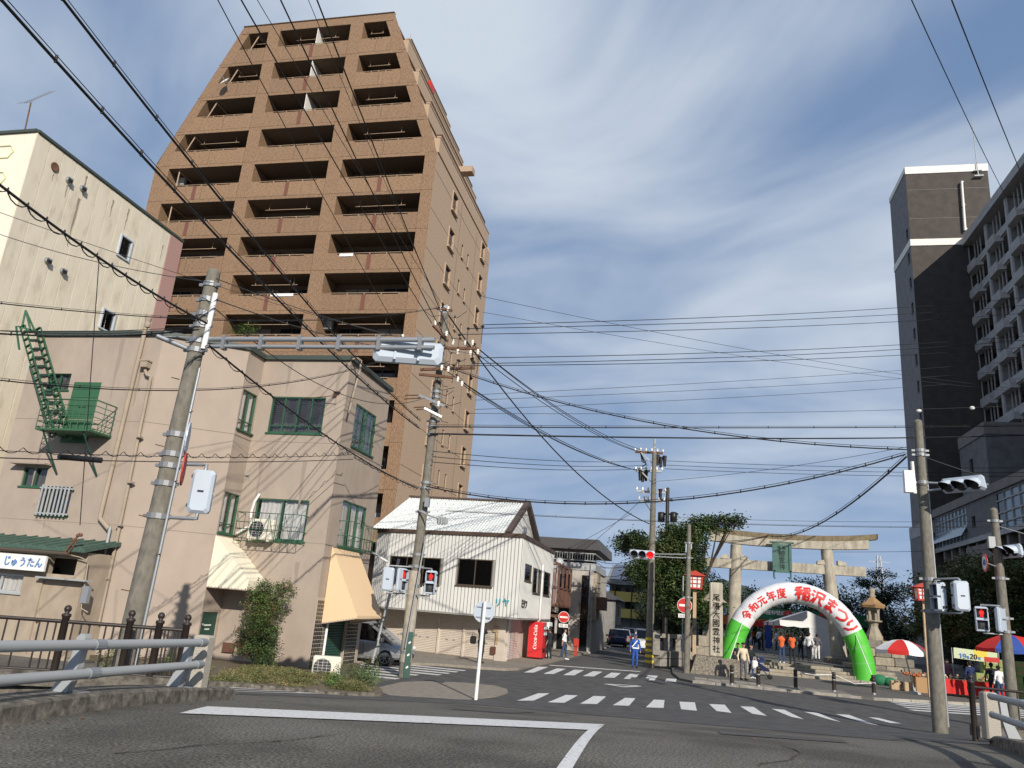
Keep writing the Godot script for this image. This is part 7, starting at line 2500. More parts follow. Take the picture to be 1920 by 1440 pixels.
func street_poles() -> void:
	# left signal pole
	var b: Vector3 = V(-9.62,0.75,-12.76)
	b.y = 0.72
	var top := V(b.x + 0.22,8.59,b.z)
	var t := pole("signal_pole", "thick concrete signal pole with a long grey double arm beside the beige building", b, top, 0.215, 0.125, [8.32, 7.99, 7.68, 7.43, 7.11, 6.92, 5.21, 4.83, 4.61, 4.27, 3.66])
	var hy: float = 7.11
	var tip: Vector3 = V(-4.53,7.11,-12.78)
	var root := b.lerp(top, (hy - b.y) / (top.y - b.y))
	tip.y = hy
	var m := MB.new(b)
	m.tube([root + V(0,0.05,0), tip + V(0,0.05,0)], 0.05, 8)
	m.tube([root + V(0,-0.1,0), tip + V(0,-0.1,0)], 0.042, 8)
	var arm := obj("signal_arm", m, "galvanized", t)
	for k in 6:
		m = MB.new(b)
		m.box(root.lerp(tip, 0.12 + k * 0.165) + V(0,-0.025,0), V(0.07,0.28,0.14))
		obj("arm_clamp", m, "steel", arm)
	m = MB.new(b)
	m.tube([root + V(0.1,-0.25,-0.05), root + V(-0.75,0.02,0.25)], 0.05, 6)
	m.tube([root + V(-0.1,0.05,0.1), root + V(-0.7,0.03,0.22)], 0.014, 5)
	obj("guy_bracket", m, "galvanized", t)
	m = MB.new(b)
	var sd := V(0.24,0,0.06)
	m.tube([b.lerp(top, 0.02) + sd * 1.15, b.lerp(top, 0.5) + sd * 0.95, b.lerp(top, 0.74) + sd * 0.85], 0.03, 6)
	obj("conduit_pipe", m, "galvanized", t)
	m = MB.new(b)
	m.tube([b.lerp(top, 0.79) + sd * 0.8, b.lerp(top, 0.94) + sd * 0.75], 0.055, 8)
	obj("conduit_pipe", m, "paint_white", t)
	m = MB.new(b)
	for k in 8: m.tube([b.lerp(top, 0.2 + k * 0.085) + V(0.18 * (1 if k % 2 else -1), 0, 0.05), b.lerp(top, 0.2 + k * 0.085) + V(0.32 * (1 if k % 2 else -1), 0.02, 0.12)], 0.01, 5)
	obj("step_bolt", m, "rust", t)
	var dirn := (tip - root).normalized()
	signal_head("grey horizontal traffic signal seen from behind on the long arm", root.lerp(tip, 0.885) + V(0,-0.14,-0.2), V(-0.2,-0.18,-1.0), -1)
	var pc: Vector3 = V(-8.7,4.15,-12.71)
	walk_signal("grey pedestrian signal seen from behind, left, against the beige wall", pc, V(-0.38,0,-1.0))
	m = MB.new(b)
	for y in [pc.y + 0.5, pc.y - 0.5]:
		var pp := b.lerp(top, (y - b.y) / (top.y - b.y))
		m.tube([pp, V(pc.x - 0.08,y,pc.z), V(pc.x,y,pc.z), V(pc.x, pc.y + 0.35 * signf(y - pc.y), pc.z)], 0.035, 6)
	obj("signal_bracket", m, "galvanized", t)
	for q in [[V(-8.86,5.04,-12.23), 0.30, "round sign plate edge on, upper, on the left signal pole", "signal_grey"], [V(-8.83,4.48,-12.25), 0.30, "red edged round sign plate edge on, lower, on the left signal pole", "lantern_red"]]:
		m = MB.new(q[0])
		m.lathe(q[0], [Vector2(0, 0.012), Vector2(q[1], 0.012), Vector2(q[1], -0.012), Vector2(0, -0.012)], 20, V(0.86,0,-0.51).normalized(), -1)
		solo("road_sign", m, q[3], q[2], "sign")
	# concrete utility pole with crossarms in the middle
	b = V(-9.3,0,-26.87)
	top = V(b.x + 0.1,13.34,b.z)
	t = pole("utility_pole", "concrete utility pole with crossarms and insulators before the white shop", b, top, 0.2, 0.11, [0.82, 1.40, 3.05, 3.72, 4.13, 5.65, 6.53, 6.72, 8.53, 8.84, 9.04, 9.98, 10.19])
	m = MB.new(b)
	m.lathe(b, [Vector2(0.212, 0.5), Vector2(0.214, 0.52), Vector2(0.206, 3.55), Vector2(0.2, 3.56)], 16)
	obj("painted_sleeve", m, "pole_light", t)
	m = MB.new(b)
	m.box(b + V(0.13,0.75,0.17), V(0.2,1.5,0.06), Basis(Vector3.UP, 0.5))
	var pl := obj("banner_plate", m, "dark_green", t)
	m = MB.new(b)
	for k in 3: m.box(b + V(0.145,0.35 + k * 0.4,0.205), V(0.09,0.05,0.01), Basis(Vector3.UP, 0.5) * Basis(Vector3.BACK, 0.7))
	obj("plate_mark", m, "paint_white", pl)
	m = MB.new(b)
	m.box(V(b.x + 0.08,top.y + 0.12,b.z), V(0.16,0.5,0.12)); m.tube([top, V(b.x + 0.12,13.75,b.z)], 0.05, 8, 0.03)
	obj("pole_extension", m, "galv_paint", t)
	for q in [[V(-9.88,10.99,-26.6), V(-7.74,11.08,-26.6)], [V(-9.87,10.77,-26.5), V(-8.51,10.66,-26.5)], [V(-9.47,11.88,-26.6), V(-7.71,11.84,-26.6)], [V(-9.77,9.95,-26.5), V(-8.72,9.54,-26.5)], [V(-9.45,9.4,-26.3), V(-8.84,9.15,-26.6)], [V(-9.46,12.68,-26.3), V(-9,12.25,-26.9)], [V(-9.59,13.59,-26.8), V(-8.93,13.49,-26.8)]]:
		m = MB.new(b)
		m.beam(q[0], q[1], 0.09, 0.09)
		obj("crossarm", m, "rust" if q[0].y > 10 else "galvanized", t)
	for q in [V(-9.42,12.8,-26.4), V(-9.03,12.48,-26.7), V(-8.7,12.09,-26.6), V(-8.21,12.07,-26.6), V(-7.92,12.07,-26.6), V(-8.44,11.67,-26.5), V(-7.94,11.63,-26.5), V(-7.65,11.68,-26.5), V(-8.71,10.94,-26.4), V(-8.97,11,-26.4), V(-9.41,13.54,-26.8), V(-9.1,13.54,-26.8), V(-8.95,9.59,-26.4), V(-10.84,12.38,-26.8), V(-8.33,10.58,-26.5), V(-8.15,10.41,-26.5)]:
		m = MB.new(b)
		m.lathe(q, [Vector2(0.02, -0.1), Vector2(0.06, -0.06), Vector2(0.035, -0.02), Vector2(0.075, 0.02), Vector2(0.04, 0.06), Vector2(0.06, 0.1), Vector2(0, 0.13)], 8)
		obj("insulator", m, "insulator", t)
	rng.seed = 5
	m = MB.new(b)
	for k in 22:
		var p := b.lerp(top, rng.randf_range(0.62, 1.0)) + V(rng.randf_range(-0.25, 0.25), 0, 0.12)
		var p2 := p + V(rng.randf_range(-0.9, 0.9), rng.randf_range(-0.5, 0.4), rng.randf_range(-0.2, 0.2))
		m.tube([p, p.lerp(p2, 0.5) + V(0,-0.16,0.05), p2], 0.012, 4)
	for q in [V(-7.55,12.7,-26.5), V(-8.11,12.62,-26.5), V(-8.43,12.36,-26.5), V(-8.53,11.14,-26.5), V(-7.58,11.47,-26.4), V(-7.8,11.39,-26.4), V(-8.33,11.3,-26.4)]:
		m.ball(q, V(0.07,0.05,0.07), 8)
		m.tube([q, q + V(0,-0.7,0.02)], 0.012, 4)
	obj("jumper_cable", m, "cable", t)
	m = MB.new(b)
	for q in [[V(-10.36,9.97,-26.6), V(-9.72,9.98,-26.6)], [V(-10.39,9.82,-26.6), V(-9.75,9.87,-26.6)], [V(-9.96,9.5,-26.6), V(-9.46,9.53,-26.6)], [V(-9.87,9.41,-26.6), V(-9.33,9.47,-26.6)]]: m.tube(q, 0.025, 6)
	obj("switch_rod", m, "rust", t)
	m = MB.new(b)
	m.tube([V(-8.97,4.65,-26.6), V(-9.25,0.97,-26.55)], 0.03, 6)
	m.box(V(-9.02,5.96,-26.55), V(0.16,0.32,0.14))
	obj("conduit_pipe", m, "galvanized", t)
	m = MB.new(b)
	m.tube([V(-9.4,5.68,-26.7), V(-8.94,5.51,-26.4), V(-8.36,5.34,-26)], 0.03, 6)
	m.box(V(-8.17,5.26,-25.9), V(0.34,0.2,0.2), Basis(V(0,1,0), -0.4))
	for k in 3: m.box(V(-8.17,5.26,-25.9) + V(-0.1 + k * 0.1,0.0,0.08), V(0.04,0.28,0.12))
	obj("street_lamp", m, "galv_paint", t)
	var p1: Vector3 = V(-10.02,3.19,-26.15); var p2: Vector3 = V(-9.57,3.2,-26.21); var p3: Vector3 = V(-8.54,3.19,-26.45)
	walk_signal("back of a pedestrian signal, leftmost on the utility pole", p1, V(-0.2,0,-1))
	walk_signal("pedestrian signal seen from its side, left of the utility pole", p2, V(1,0,0.35), true)
	walk_signal("pedestrian signal with red standing figure before the white shop", p3, V(0.1,0,1), true)
	m = MB.new(b)
	for y in [0.46, -0.46]:
		m.tube([V(p1.x,p1.y + y,p1.z), V(b.x,p1.y + y + 0.03,b.z + 0.1), V(p3.x - 0.02,p3.y + y,p3.z), V(p3.x,p3.y + y * 0.85,p3.z)], 0.03, 6)
	obj("signal_bracket", m, "galvanized", t)
	var wp: Vector3 = V(-11.95,0.1,-32.64)
	t = thing("white_post", "thin white post standing by the shop behind the utility pole", "post", V(-11.8,0.1,-30.2))
	m = MB.new(t.position)
	m.tube([t.position, V(-11.23,4.12,-30.28)], 0.06, 8)
	obj("shaft", m, "galv_paint", t)
	# right signal pole
	b = V(6.91,0.3,-24.88)
	b.y = 0.25
	top = V(b.x,8.91,b.z)
	t = pole("signal_pole", "concrete signal pole at the right kerb holding an arm over the road", b, top, 0.2, 0.12, [8.03, 7.90, 7.06, 4.26, 3.37])
	var sh: Vector3 = V(7.76,6.91,-24.08)
	m = MB.new(b)
	m.tube([V(b.x - 0.02,6.79,b.z), sh + V(0.0,-0.02,-0.15)], 0.035, 6)
	m.tube([V(b.x - 0.02,7.06,b.z), sh + V(0.7,0.05,-0.15)], 0.035, 6)
	obj("signal_arm", m, "galvanized", t)
	m = MB.new(b)
	m.box(V(6.19,6.84,-23.6), V(0.22,0.62,0.2)); m.tube([V(6.34,7.44,-23.66), V(6.39,6.54,-23.75)], 0.05, 6)
	obj("control_box", m, "paint_white", t)
	m = MB.new(b)
	m.tube([b + V(0.2,0.1,0.05), V(b.x + 0.13,7.06,b.z + 0.05)], 0.025, 6)
	obj("conduit_pipe", m, "galvanized", t)
	signal_head("dark traffic signal with white hoods on the right pole's arm", sh, V(-0.75,-0.3,0.66), -1, 0.95)
	p1 = V(7.41,3.8,-23.88); p2 = V(7.01,3.75,-24.31)
	walk_signal("back of a pale pedestrian signal hanging right of the right kerb pole", p1, V(-0.15,0,-1))
	walk_signal("pedestrian signal edge on, just right of the right kerb pole", p2, V(-1,0,0.3))
	m = MB.new(b)
	for y in [0.46, -0.46]: m.tube([V(b.x,p1.y + y,b.z), V(p1.x - 0.05,p1.y + y,p1.z), V(p1.x,p1.y + y * 0.9,p1.z)], 0.03, 6)
	obj("signal_bracket", m, "galvanized", t)
	# far right pole
	b = V(10.29,0.69,-29.24)
	b.y = 0.1
	top = V(10.32,7,-29.23)
	top.x = b.x; top.z = b.z
	t = pole("signal_pole", "slimmer concrete pole at the far right behind the fruit stall fence", b, top, 0.19, 0.12, [V(10.32,6.64,-29.23).y, V(10.36,4.74,-29.22).y, V(10.42,3.47,-29.2).y, V(10.44,3.05,-29.19).y])
	var hd: Vector3 = V(10.61,5.63,-29.13)
	signal_head("pale traffic signal seen side on at the right edge", hd, V(-1,-0.1,0.25), -1, 0.95)
	m = MB.new(b)
	m.tube([hd + V(0.4,0,0), hd + V(3.0,0.1,0.6)], 0.04, 6)
	m.box(V(10.12,5.91,-29.2), V(0.2,0.38,0.14))
	m.tube([top + V(0,-0.5,0), hd + V(2.0,0.1,0.4)], 0.012, 4)
	obj("signal_arm", m, "galv_paint", t)
	p1 = V(9.63,3.39,-29.26); p2 = V(10.1,3.41,-29.2)
	walk_signal("pedestrian signal with red standing figure at the right above the stall", p1, V(-0.25,0,1), true)
	walk_signal("pedestrian signal edge on against the far right pole", p2, V(1,0,0.25))
	m = MB.new(b)
	for y in [0.46, -0.44]: m.tube([V(b.x,p1.y + y,b.z + 0.1), V(p1.x,p1.y + y,p1.z), V(p1.x,p1.y + y * 0.8,p1.z)], 0.03, 6)
	obj("signal_bracket", m, "galvanized", t)
	var sp: Vector3 = V(9.79,5.2,-28.99)
	m = MB.new(sp)
	var fn := V(-1,0,-0.06).normalized()
	m.lathe(sp, [Vector2(0, 0.012), Vector2(0.30, 0.012), Vector2(0.30, -0.01), Vector2(0, -0.01)], 22, fn, -1)
	var sg := thing("speed_sign", "round red rimmed speed limit sign reading 40 beside the right pole", "sign", sp)
	obj("plate", m, "sign_red", sg)
	m = MB.new(sp)
	m.lathe(sp + fn * 0.015, [Vector2(0, 0.004), Vector2(0.235, 0.004), Vector2(0.235, 0)], 22, fn, -1)
	obj("face", m, "paint_white", sg)
	word("40", 0.26, 0.01, "sign_blue_strong", sg, "number", Transform3D(Basis.looking_at(-fn), fn * 0.025))
	m = MB.new(sp)
	m.tube([sp - fn * 0.02, V(b.x,sp.y - 0.1,b.z)], 0.02, 5)
	obj("sign_bracket", m, "galvanized", sg)
	# pole with red signal at the shrine corner
	b = V(0.22,0.1,-42.73)
	top = V(b.x + 0.05,7.52,b.z)
	t = pole("signal_pole", "slim concrete pole at the shrine corner carrying a red signal and no entry sign", b, top, 0.17, 0.1, [6.62, 5.84, 3.82])
	hd = V(-2.21,5.92,-43.54)
	m = MB.new(b)
	for y in [0.1, -0.1]: m.tube([V(b.x,hd.y + y,b.z), hd + V(0.3,y * 0.6,-0.1)], 0.035, 6)
	obj("signal_arm", m, "galv_paint", t)
	signal_head("lit red traffic signal facing us before the tree crown", hd, V(0.05,-0.05,1), 2, 1.06)
	m = MB.new(b)
	m.box(V(0.13,1.44,-46.8), V(0.26,1.0,0.1)); m.box(V(0.21,6.73,-46.8), V(0.2,0.55,0.2)); m.box(V(0.39,6.8,-46.8), V(0.14,0.3,0.14))
	obj("control_box", m, "signal_grey", t)
	m = MB.new(b)
	m.tube([V(0.01,-0.14,-46.6), V(-0.01,5.11,-46.6)], 0.04, 6)
	obj("sign_post", m, "galv_paint", t)
	for q in [[V(0.09,3.43,-43.9), 0.37, "no entry sign with a white bar on the slim pole at the shrine corner"], [V(-6.75,2.32,-46.51), 0.3, "orange faded no entry sign by the vending machines"]]:
		sg = thing("no_entry_sign", q[2], "sign", q[0])
		m = MB.new(q[0])
		m.lathe(q[0], [Vector2(0, 0.012), Vector2(q[1], 0.012), Vector2(q[1], -0.01), Vector2(0, -0.01)], 24, Vector3.BACK, -1)
		obj("plate", m, "sign_red", sg)
		m = MB.new(q[0])
		m.lathe(q[0], [Vector2(q[1], 0.014), Vector2(q[1] + 0.02, 0.01), Vector2(q[1] + 0.02, -0.01), Vector2(q[1], -0.01)], 24, Vector3.BACK, -1)
		m.box(q[0] + V(0,0,0.016), V(q[1] * 1.55,q[1] * 0.32,0.006))
		obj("white_bar", m, "paint_white", sg)
		m = MB.new(q[0])
		m.box(q[0] + V(0,-q[1] - 0.17,0), V(q[1] * 1.75,0.2,0.02))
		var sub := obj("sub_plate", m, "paint_white", sg)
		m = MB.new(q[0])
		for k in 6:
			if k == 3: continue
			for e in 3: m.box(q[0] + V((-0.62 + k * 0.245) * q[1], -q[1] - 0.215 + e * 0.045, 0.013), V(0.07 - 0.02 * (e % 2), 0.014, 0.004))
			m.box(q[0] + V((-0.62 + k * 0.245) * q[1], -q[1] - 0.17, 0.0135), V(0.014,0.11,0.004))
		obj("sub_plate_lettering", m, "ink", sub)
		if q[1] < 0.35:
			m = MB.new(q[0])
			m.tube([q[0] + V(0.02,0.35,-0.04), V(q[0].x + 0.02,0,q[0].z - 0.04)], 0.035, 6)
			obj("post", m, "black_plastic", sg)
	# red roofed shrine lantern boxes
	for q in [[V(0.62,4.75,-44.5), V(0.68,0.1,-43.46), "red roofed paper lantern box on a timber post left of the inscribed stone", 0.42], [V(11.35,4.8,-41.99), V(11.3,0.25,-42.01), "red lantern box on a timber post behind the right signal pole", 0.37]]:
		var c: Vector3 = q[0]; var k: float = q[3]
		var bb := V(c.x,0.1,c.z)
		sg = thing("lantern_post", q[2], "lantern", bb)
		m = MB.new(bb)
		m.beam(bb, V(c.x,c.y - k,c.z), 0.2 * k / 0.42 * 0.9, 0.2 * k / 0.42 * 0.9)
		obj("post", m, "wood", sg)
		m = MB.new(bb)
		for s in [-1, 1]:
			for e in [-1, 1]: m.beam(c + V(s * k * 0.8,-k * 0.85,e * k * 0.8), c + V(s * k * 0.95,k * 0.6,e * k * 0.95), 0.08, 0.08)
		m.box(c + V(0,-k * 0.9,0), V(k * 1.8,0.08,k * 1.8)); m.box(c + V(0,k * 0.62,0), V(k * 2.05,0.08,k * 2.05))
		for s in [-0.32, 0.32]: m.beam(c + V(s * k * 0.9,-k * 0.85,k * 0.84), c + V(s * k,k * 0.6,k * 0.96), 0.035, 0.03)
		for s in [-0.3, 0.2]: m.box(c + V(0,s * k,k * 0.9), V(k * 1.75,0.03,0.03))
		var fr := obj("frame", m, "lantern_red", sg)
		m = MB.new(bb)
		m.hexa([c + V(-k * 0.76,-k * 0.86,k * 0.76), c + V(k * 0.76,-k * 0.86,k * 0.76), c + V(k * 0.76,-k * 0.86,-k * 0.76), c + V(-k * 0.76,-k * 0.86,-k * 0.76), c + V(-k * 0.9,k * 0.58,k * 0.9), c + V(k * 0.9,k * 0.58,k * 0.9), c + V(k * 0.9,k * 0.58,-k * 0.9), c + V(-k * 0.9,k * 0.58,-k * 0.9)])
		obj("paper", m, "paint_white", fr)
		m = MB.new(bb)
		m.prism([Vector2(-k * 1.45, k * 0.66), Vector2(k * 1.45, k * 0.66), Vector2(0, k * 1.32)], c + V(0,0,-k * 1.25), Vector3.RIGHT, Vector3.UP, k * 2.5)
		obj("roof", m, "lantern_red", sg)
		if k > 0.41:
			m = MB.new(bb)
			m.bevel(bb + V(0,0.28,0), V(0.95,0.62,0.8), 0.04)
			obj("base", m, "dirty_concrete", sg)
			m = MB.new(bb)
			m.box(V(c.x, V(0.67,2.39,-44.49).y, c.z), V(0.21,0.85,0.21))
			obj("notice", m, "black_plastic", sg)
	# tall utility pole behind, dark pole in the tree
	b = V(-1.79,0,-46.22)
	top = V(b.x,12.13,b.z)
	t = pole("utility_pole", "tall utility pole rising behind the red signal with stacked crossarms", b, top, 0.24, 0.13, [])
	m = MB.new(b)
	for k in 5: m.lathe(b, [Vector2(0.25, 0.25 + k * 0.3), Vector2(0.255, 0.26 + k * 0.3), Vector2(0.25, 0.4 + k * 0.3)], 14)
	obj("warning_band", m, "yellow", t)
	m = MB.new(b)
	m.tube([top, V(b.x,13.02,b.z)], 0.06, 6)
	obj("pole_extension", m, "galv_paint", t)
	for q in [[V(-2.98,12.33,-46.91), V(-1.31,12.31,-46.98)], [V(-2.91,11.15,-46.91), V(-1.35,11.19,-46.98)], [V(-2.8,9.92,-46.92), V(-1.13,9.91,-46.99)], [V(-2.66,9.38,-46.92), V(-1.18,9.36,-46.99)]]:
		m = MB.new(b)
		m.beam(q[0], q[1], 0.12, 0.12)
		obj("crossarm", m, "rust" if q[0].y > 12 else "galv_paint", t)
		m = MB.new(b)
		m.beam(q[0].lerp(q[1], 0.2), V(b.x,q[0].y - 0.9,b.z), 0.05, 0.05)
		for k in 6: m.lathe(q[0].lerp(q[1], k / 5.0) + V(0,0.08,0), [Vector2(0.05, 0), Vector2(0.08, 0.06), Vector2(0.05, 0.1), Vector2(0.07, 0.16), Vector2(0, 0.2)], 6)
		obj("insulator", m, "insulator", t)
	m = MB.new(b)
	for q in [V(-1.62,11.9,-46.97), V(-1.43,11.78,-46.98), V(-1.2,11.85,-46.98), V(-1.78,11.83,-46.97), V(-2.64,10.93,-46.93), V(-2.48,10.84,-46.93), V(-2.29,10.92,-46.94), V(-1.41,9.83,-46.98)]: m.tube([q + V(0,0.3,0), q + V(0,-0.35,0)], 0.13, 7, 0.08)
	for k in 3: m.tube([V(-2.65,12.25,-46.93), V(-2.54,11.73,-46.93) + V(0.1 * k,0,0), V(-2.28,11.61,-46.94), V(-2.78,11.25,-46.92)], 0.03, 4)
	obj("fuse_switch", m, "black_plastic", t)
	b = V(1.0,0.0,-61.0)
	top = V(b.x, V(-1.28,12.45,-61.49).y, b.z)
	b.x = V(-1.27,11.53,-61.49).x; top.x = b.x
	t = pole("utility_pole", "dark utility pole with two transformers half hidden in the tree top", b, top, 0.2, 0.13, [], "black_plastic")
	m = MB.new(b)
	for q in [[V(-1.8,11.59,-61.47), V(-0.86,11.64,-61.49)], [V(-1.98,10.5,-61.47), V(-0.44,10.58,-61.5)]]: m.beam(q[0], q[1], 0.14, 0.14)
	obj("crossarm", m, "black_plastic", t)
	for q in [V(-1.73,10.31,-61.48), V(-0.8,10.36,-61.49)]:
		m = MB.new(b)
		m.lathe(q, [Vector2(0, -0.4), Vector2(0.28, -0.4), Vector2(0.28, 0.3), Vector2(0.2, 0.36), Vector2(0, 0.36)], 10)
		obj("transformer", m, "black_plastic", t)
	# white sign pole on the island with the round plate seen from behind
	b = V(-5.49,0.07,-22.02)
	top = V(b.x + 0.03,2.66,b.z)
	t = thing("sign_pole", "thin white pole on the island holding a round sign seen from behind", "sign", b)
	m = MB.new(b)
	m.tube([b, top], 0.05, 10)
	obj("post", m, "paint_white", t)
	m = MB.new(b)
	var rc := V(top.x - 0.03,top.y - 0.28,top.z - 0.09)
	m.lathe(rc, [Vector2(0, -0.012), Vector2(0.3, -0.012), Vector2(0.3, 0.012), Vector2(0, 0.012)], 28, V(0.1,0,1).normalized(), -1)
	var rp := obj("plate", m, "signal_grey", t)
	m = MB.new(b)
	for y in [0.13, -0.15]: m.box(rc + V(0,y,0.03), V(0.42,0.035,0.03))
	obj("plate_rail", m, "galvanized", rp)
	# lattice mast far behind
	b = V(V(41.63,12.27,-185.38).x, 0, V(41.63,12.27,-185.38).z)
	t = thing("lattice_mast", "thin steel lattice mast far behind the stone lantern", "mast", b)
	var hh: float = V(41.91,19.85,-185.32).y
	m = MB.new(b)
	for k in 12:
		var y0 := hh * k / 12.0; var y1 := hh * (k + 1) / 12.0
		var w0 := lerpf(1.4, 0.3, k / 12.0); var w1 := lerpf(1.4, 0.3, (k + 1) / 12.0)
		for c in [[-1, -1, 1, -1], [1, -1, 1, 1], [1, 1, -1, 1], [-1, 1, -1, -1]]:
			m.beam(b + V(c[0] * w0,y0,c[1] * w0), b + V(c[0] * w1,y1,c[1] * w1), 0.14, 0.14)
			m.beam(b + V(c[0] * w0,y0,c[1] * w0), b + V(c[2] * w1,y1,c[3] * w1), 0.09, 0.09)
			m.beam(b + V(c[0] * w1,y1,c[1] * w1), b + V(c[2] * w1,y1,c[3] * w1), 0.09, 0.09)
	for k in 3: m.beam(b + V(-2.2, hh * (0.78 + 0.08 * k), 0), b + V(2.2, hh * (0.78 + 0.08 * k), 0), 0.12, 0.12)
	obj("lattice", m, "galvanized", t)

# fences and rails
func bridge_rails() -> void:
	for q in [[V(-5.24,0,0.06), V(-7.0,0,-10.94), 4, "pale grey two pipe guard rail on the left bridge kerb", -1.0, V(-7.33,0,-11.5)], [V(2.9,0,-2.5), V(5.48,0,-16.5), 5, "pale grey two pipe guard rail on the right bridge kerb", 1.0, V(5.72,0,-17.4)]]:
		var b: Vector3 = onroad(q[1].x, q[1].z, 0.15)
		var t := thing("guard_rail", q[3], "guard rail", b)
		var n: int = q[2]
		for k in n + 1:
			var p: Vector3 = q[0].lerp(q[1], k / float(n))
			p.x += q[4] * 0.12
			var g := onroad(p.x, p.z, 0.16)
			var o := V(q[4],0,0)
			var m := MB.new(b)
			# curved bracket post that leans outward at its foot
			m.prism([Vector2(0.17, 0), Vector2(0.05, 0), Vector2(-0.03, 0.3), Vector2(-0.05, 0.62), Vector2(-0.04, 0.66), Vector2(0.02, 0.66), Vector2(0.06, 0.62), Vector2(0.08, 0.4), Vector2(0.26, 0)], g + V(0,0,0.05), o, Vector3.UP, 0.1 * q[4])
			obj("post", m, "galv_paint", t)
			m = MB.new(b)
			m.box(g + V(q[4] * 0.15,0.012,0), V(0.4,0.025,0.26))
			obj("foot_plate", m, "galvanized", t)
		for y in [0.71, 0.40]:
			var m := MB.new(b)
			var pts := []
			var ra: Vector3 = q[0]; var rb: Vector3 = q[1]
			ra.y = 1.98 + (y - 0.71); rb.y = (1.675 if q[4] < 0 else 1.66) + (y - 0.71)
			if q[4] > 0: ra.y = 2.06 + (y - 0.71)
			pts = [ra, ra.lerp(rb, 0.5), rb, rb + (rb - ra).normalized() * 0.12]
			m.tube(pts, 0.055, 12)
			var pp := obj("pipe", m, "galv_paint", t)
			m = MB.new(b)
			for k in n + 1: m.lathe(ra.lerp(rb, k / float(n)), [Vector2(0.055, -0.1), Vector2(0.062, -0.1), Vector2(0.062, 0.1), Vector2(0.055, 0.1)], 12, (rb - ra).normalized(), -1)
			obj("pipe_sleeve", m, "galvanized", pp)
		# rough granite end post
		var c := onroad(q[5].x, q[5].z, 0.12)
		var m := MB.new(c)
		m.bevel(c + V(0,0.4,0), V(0.26,0.86,0.26), 0.03, Basis(Vector3.UP, 0.1))
		solo("end_post", m, "granite", "speckled granite end post of the %s guard rail" % ("left" if q[4] < 0 else "right"), "stone post")
	# brown fences along the far bank
	for q in [[V(-10.96,0.9,-10.9), V(-8.29,0.88,-12.41), 7, "dark brown railing fence with ball finials left along the canal bank"], [V(6.14,0.8,-19.66), V(6.14,0.8,-19.66) + V(6.2,-0.2,-2.5), 4, "dark brown railing fence with ball finials right behind the end post"]]:
		var a: Vector3 = q[0]; var e: Vector3 = q[1]
		var t := thing("canal_fence", q[3], "fence", a)
		var n: int = q[2]
		var fr := []
		for k in n + 1: fr.append(k / float(n))
		if n == 7: fr = [0.0, 0.23, 0.39, 0.555, 0.71, 0.86, 0.93, 1.0]
		var h := 0.98
		for k in n + 1:
			if n == 7 and k in [1, 3, 6]: continue
			var p := a.lerp(e, fr[k])
			var m := MB.new(a)
			m.lathe(p, [Vector2(0.06, -0.3), Vector2(0.06, h - 0.05), Vector2(0.075, h - 0.04), Vector2(0.075, h), Vector2(0.03, h + 0.015), Vector2(0.055, h + 0.06), Vector2(0.06, h + 0.09), Vector2(0.04, h + 0.13), Vector2(0, h + 0.145)], 10)
			obj("post", m, "fence_brown", t)
		var m := MB.new(a)
		m.tube([a + V(0,h - 0.12,0), e + V(0,h - 0.12,0)], 0.03, 8)
		m.tube([a + V(0,0.1,0), e + V(0,0.1,0)], 0.028, 8)
		obj("rail", m, "fence_brown", t)
		var per := 4 if n == 7 else 6
		for k in n:
			for j in range(1, per):
				var p := a.lerp(e, lerpf(fr[k], fr[k + 1], j / float(per)))
				m = MB.new(a)
				m.tube([p + V(0,0.1,0), p + V(0,h - 0.12,0)], 0.014, 6)
				obj("baluster", m, "fence_brown", t)
		m = MB.new(a)
		m.beam(a + V(0,-0.02,0), e + V(0,-0.02,0), 0.3, 0.22)
		obj("fence_base", m, "dirty_concrete", t)
	var m := MB.new(V(-9,0.35,-10.4))
	m.tube([V(-16,0.3,-7.4), V(-7.5,0.45,-10.9)], 0.07, 8)
	for k in 4: m.lathe(V(-15,0.31,-7.8).lerp(V(-8,0.44,-10.7), k / 3.0), [Vector2(0.1, -0.05), Vector2(0.1, 0.05)], 8, V(0.92,0,-0.38))
	solo("canal_pipe", m, "black_plastic", "black pipe crossing the canal behind the left guard rail", "pipe")
	# bollards along the shrine kerb, rope between the last ones
	var first: Node3D = null
	var bp := [V(2.11,0.1,-36.92), V(3.26,0.1,-37.52), V(4.88,0.1,-38.1), V(6.58,0.1,-38.77), V(8.37,0.1,-39.52)]
	var names := ["leftmost bollard before the cream jacketed man", "bollard in front of the stroller", "middle bollard before the shrine steps", "bollard second from the right arch foot", "rightmost bollard before the green arch foot"]
	for k in 5:
		var p: Vector3 = bp[k]
		if first == null:
			first = thing("bollard", "dark brown " + names[k], "bollard", p, "bollards along the shrine kerb")
			m = MB.new(p)
			m.lathe(p, [Vector2(0.085, 0.08), Vector2(0.085, 0.62), Vector2(0.09, 0.63), Vector2(0.09, 0.66), Vector2(0.075, 0.67), Vector2(0.07, 0.7), Vector2(0.085, 0.71), Vector2(0.085, 0.8), Vector2(0.06, 0.84), Vector2(0, 0.85)], 12)
			obj("shaft", m, "fence_brown", first)
			m = MB.new(p)
			m.lathe(p, [Vector2(0.095, 0), Vector2(0.095, 0.07), Vector2(0.085, 0.09)], 12)
			obj("foot", m, "steel", first)
			m = MB.new(p)
			m.lathe(p, [Vector2(0.0862, 0.5), Vector2(0.0866, 0.52), Vector2(0.0862, 0.54)], 12)
			obj("reflector", m, "galv_paint", first)
		else: dup(first, p, 0.3 * k, "dark brown " + names[k], "bollards along the shrine kerb")
	m = MB.new(bp[2])
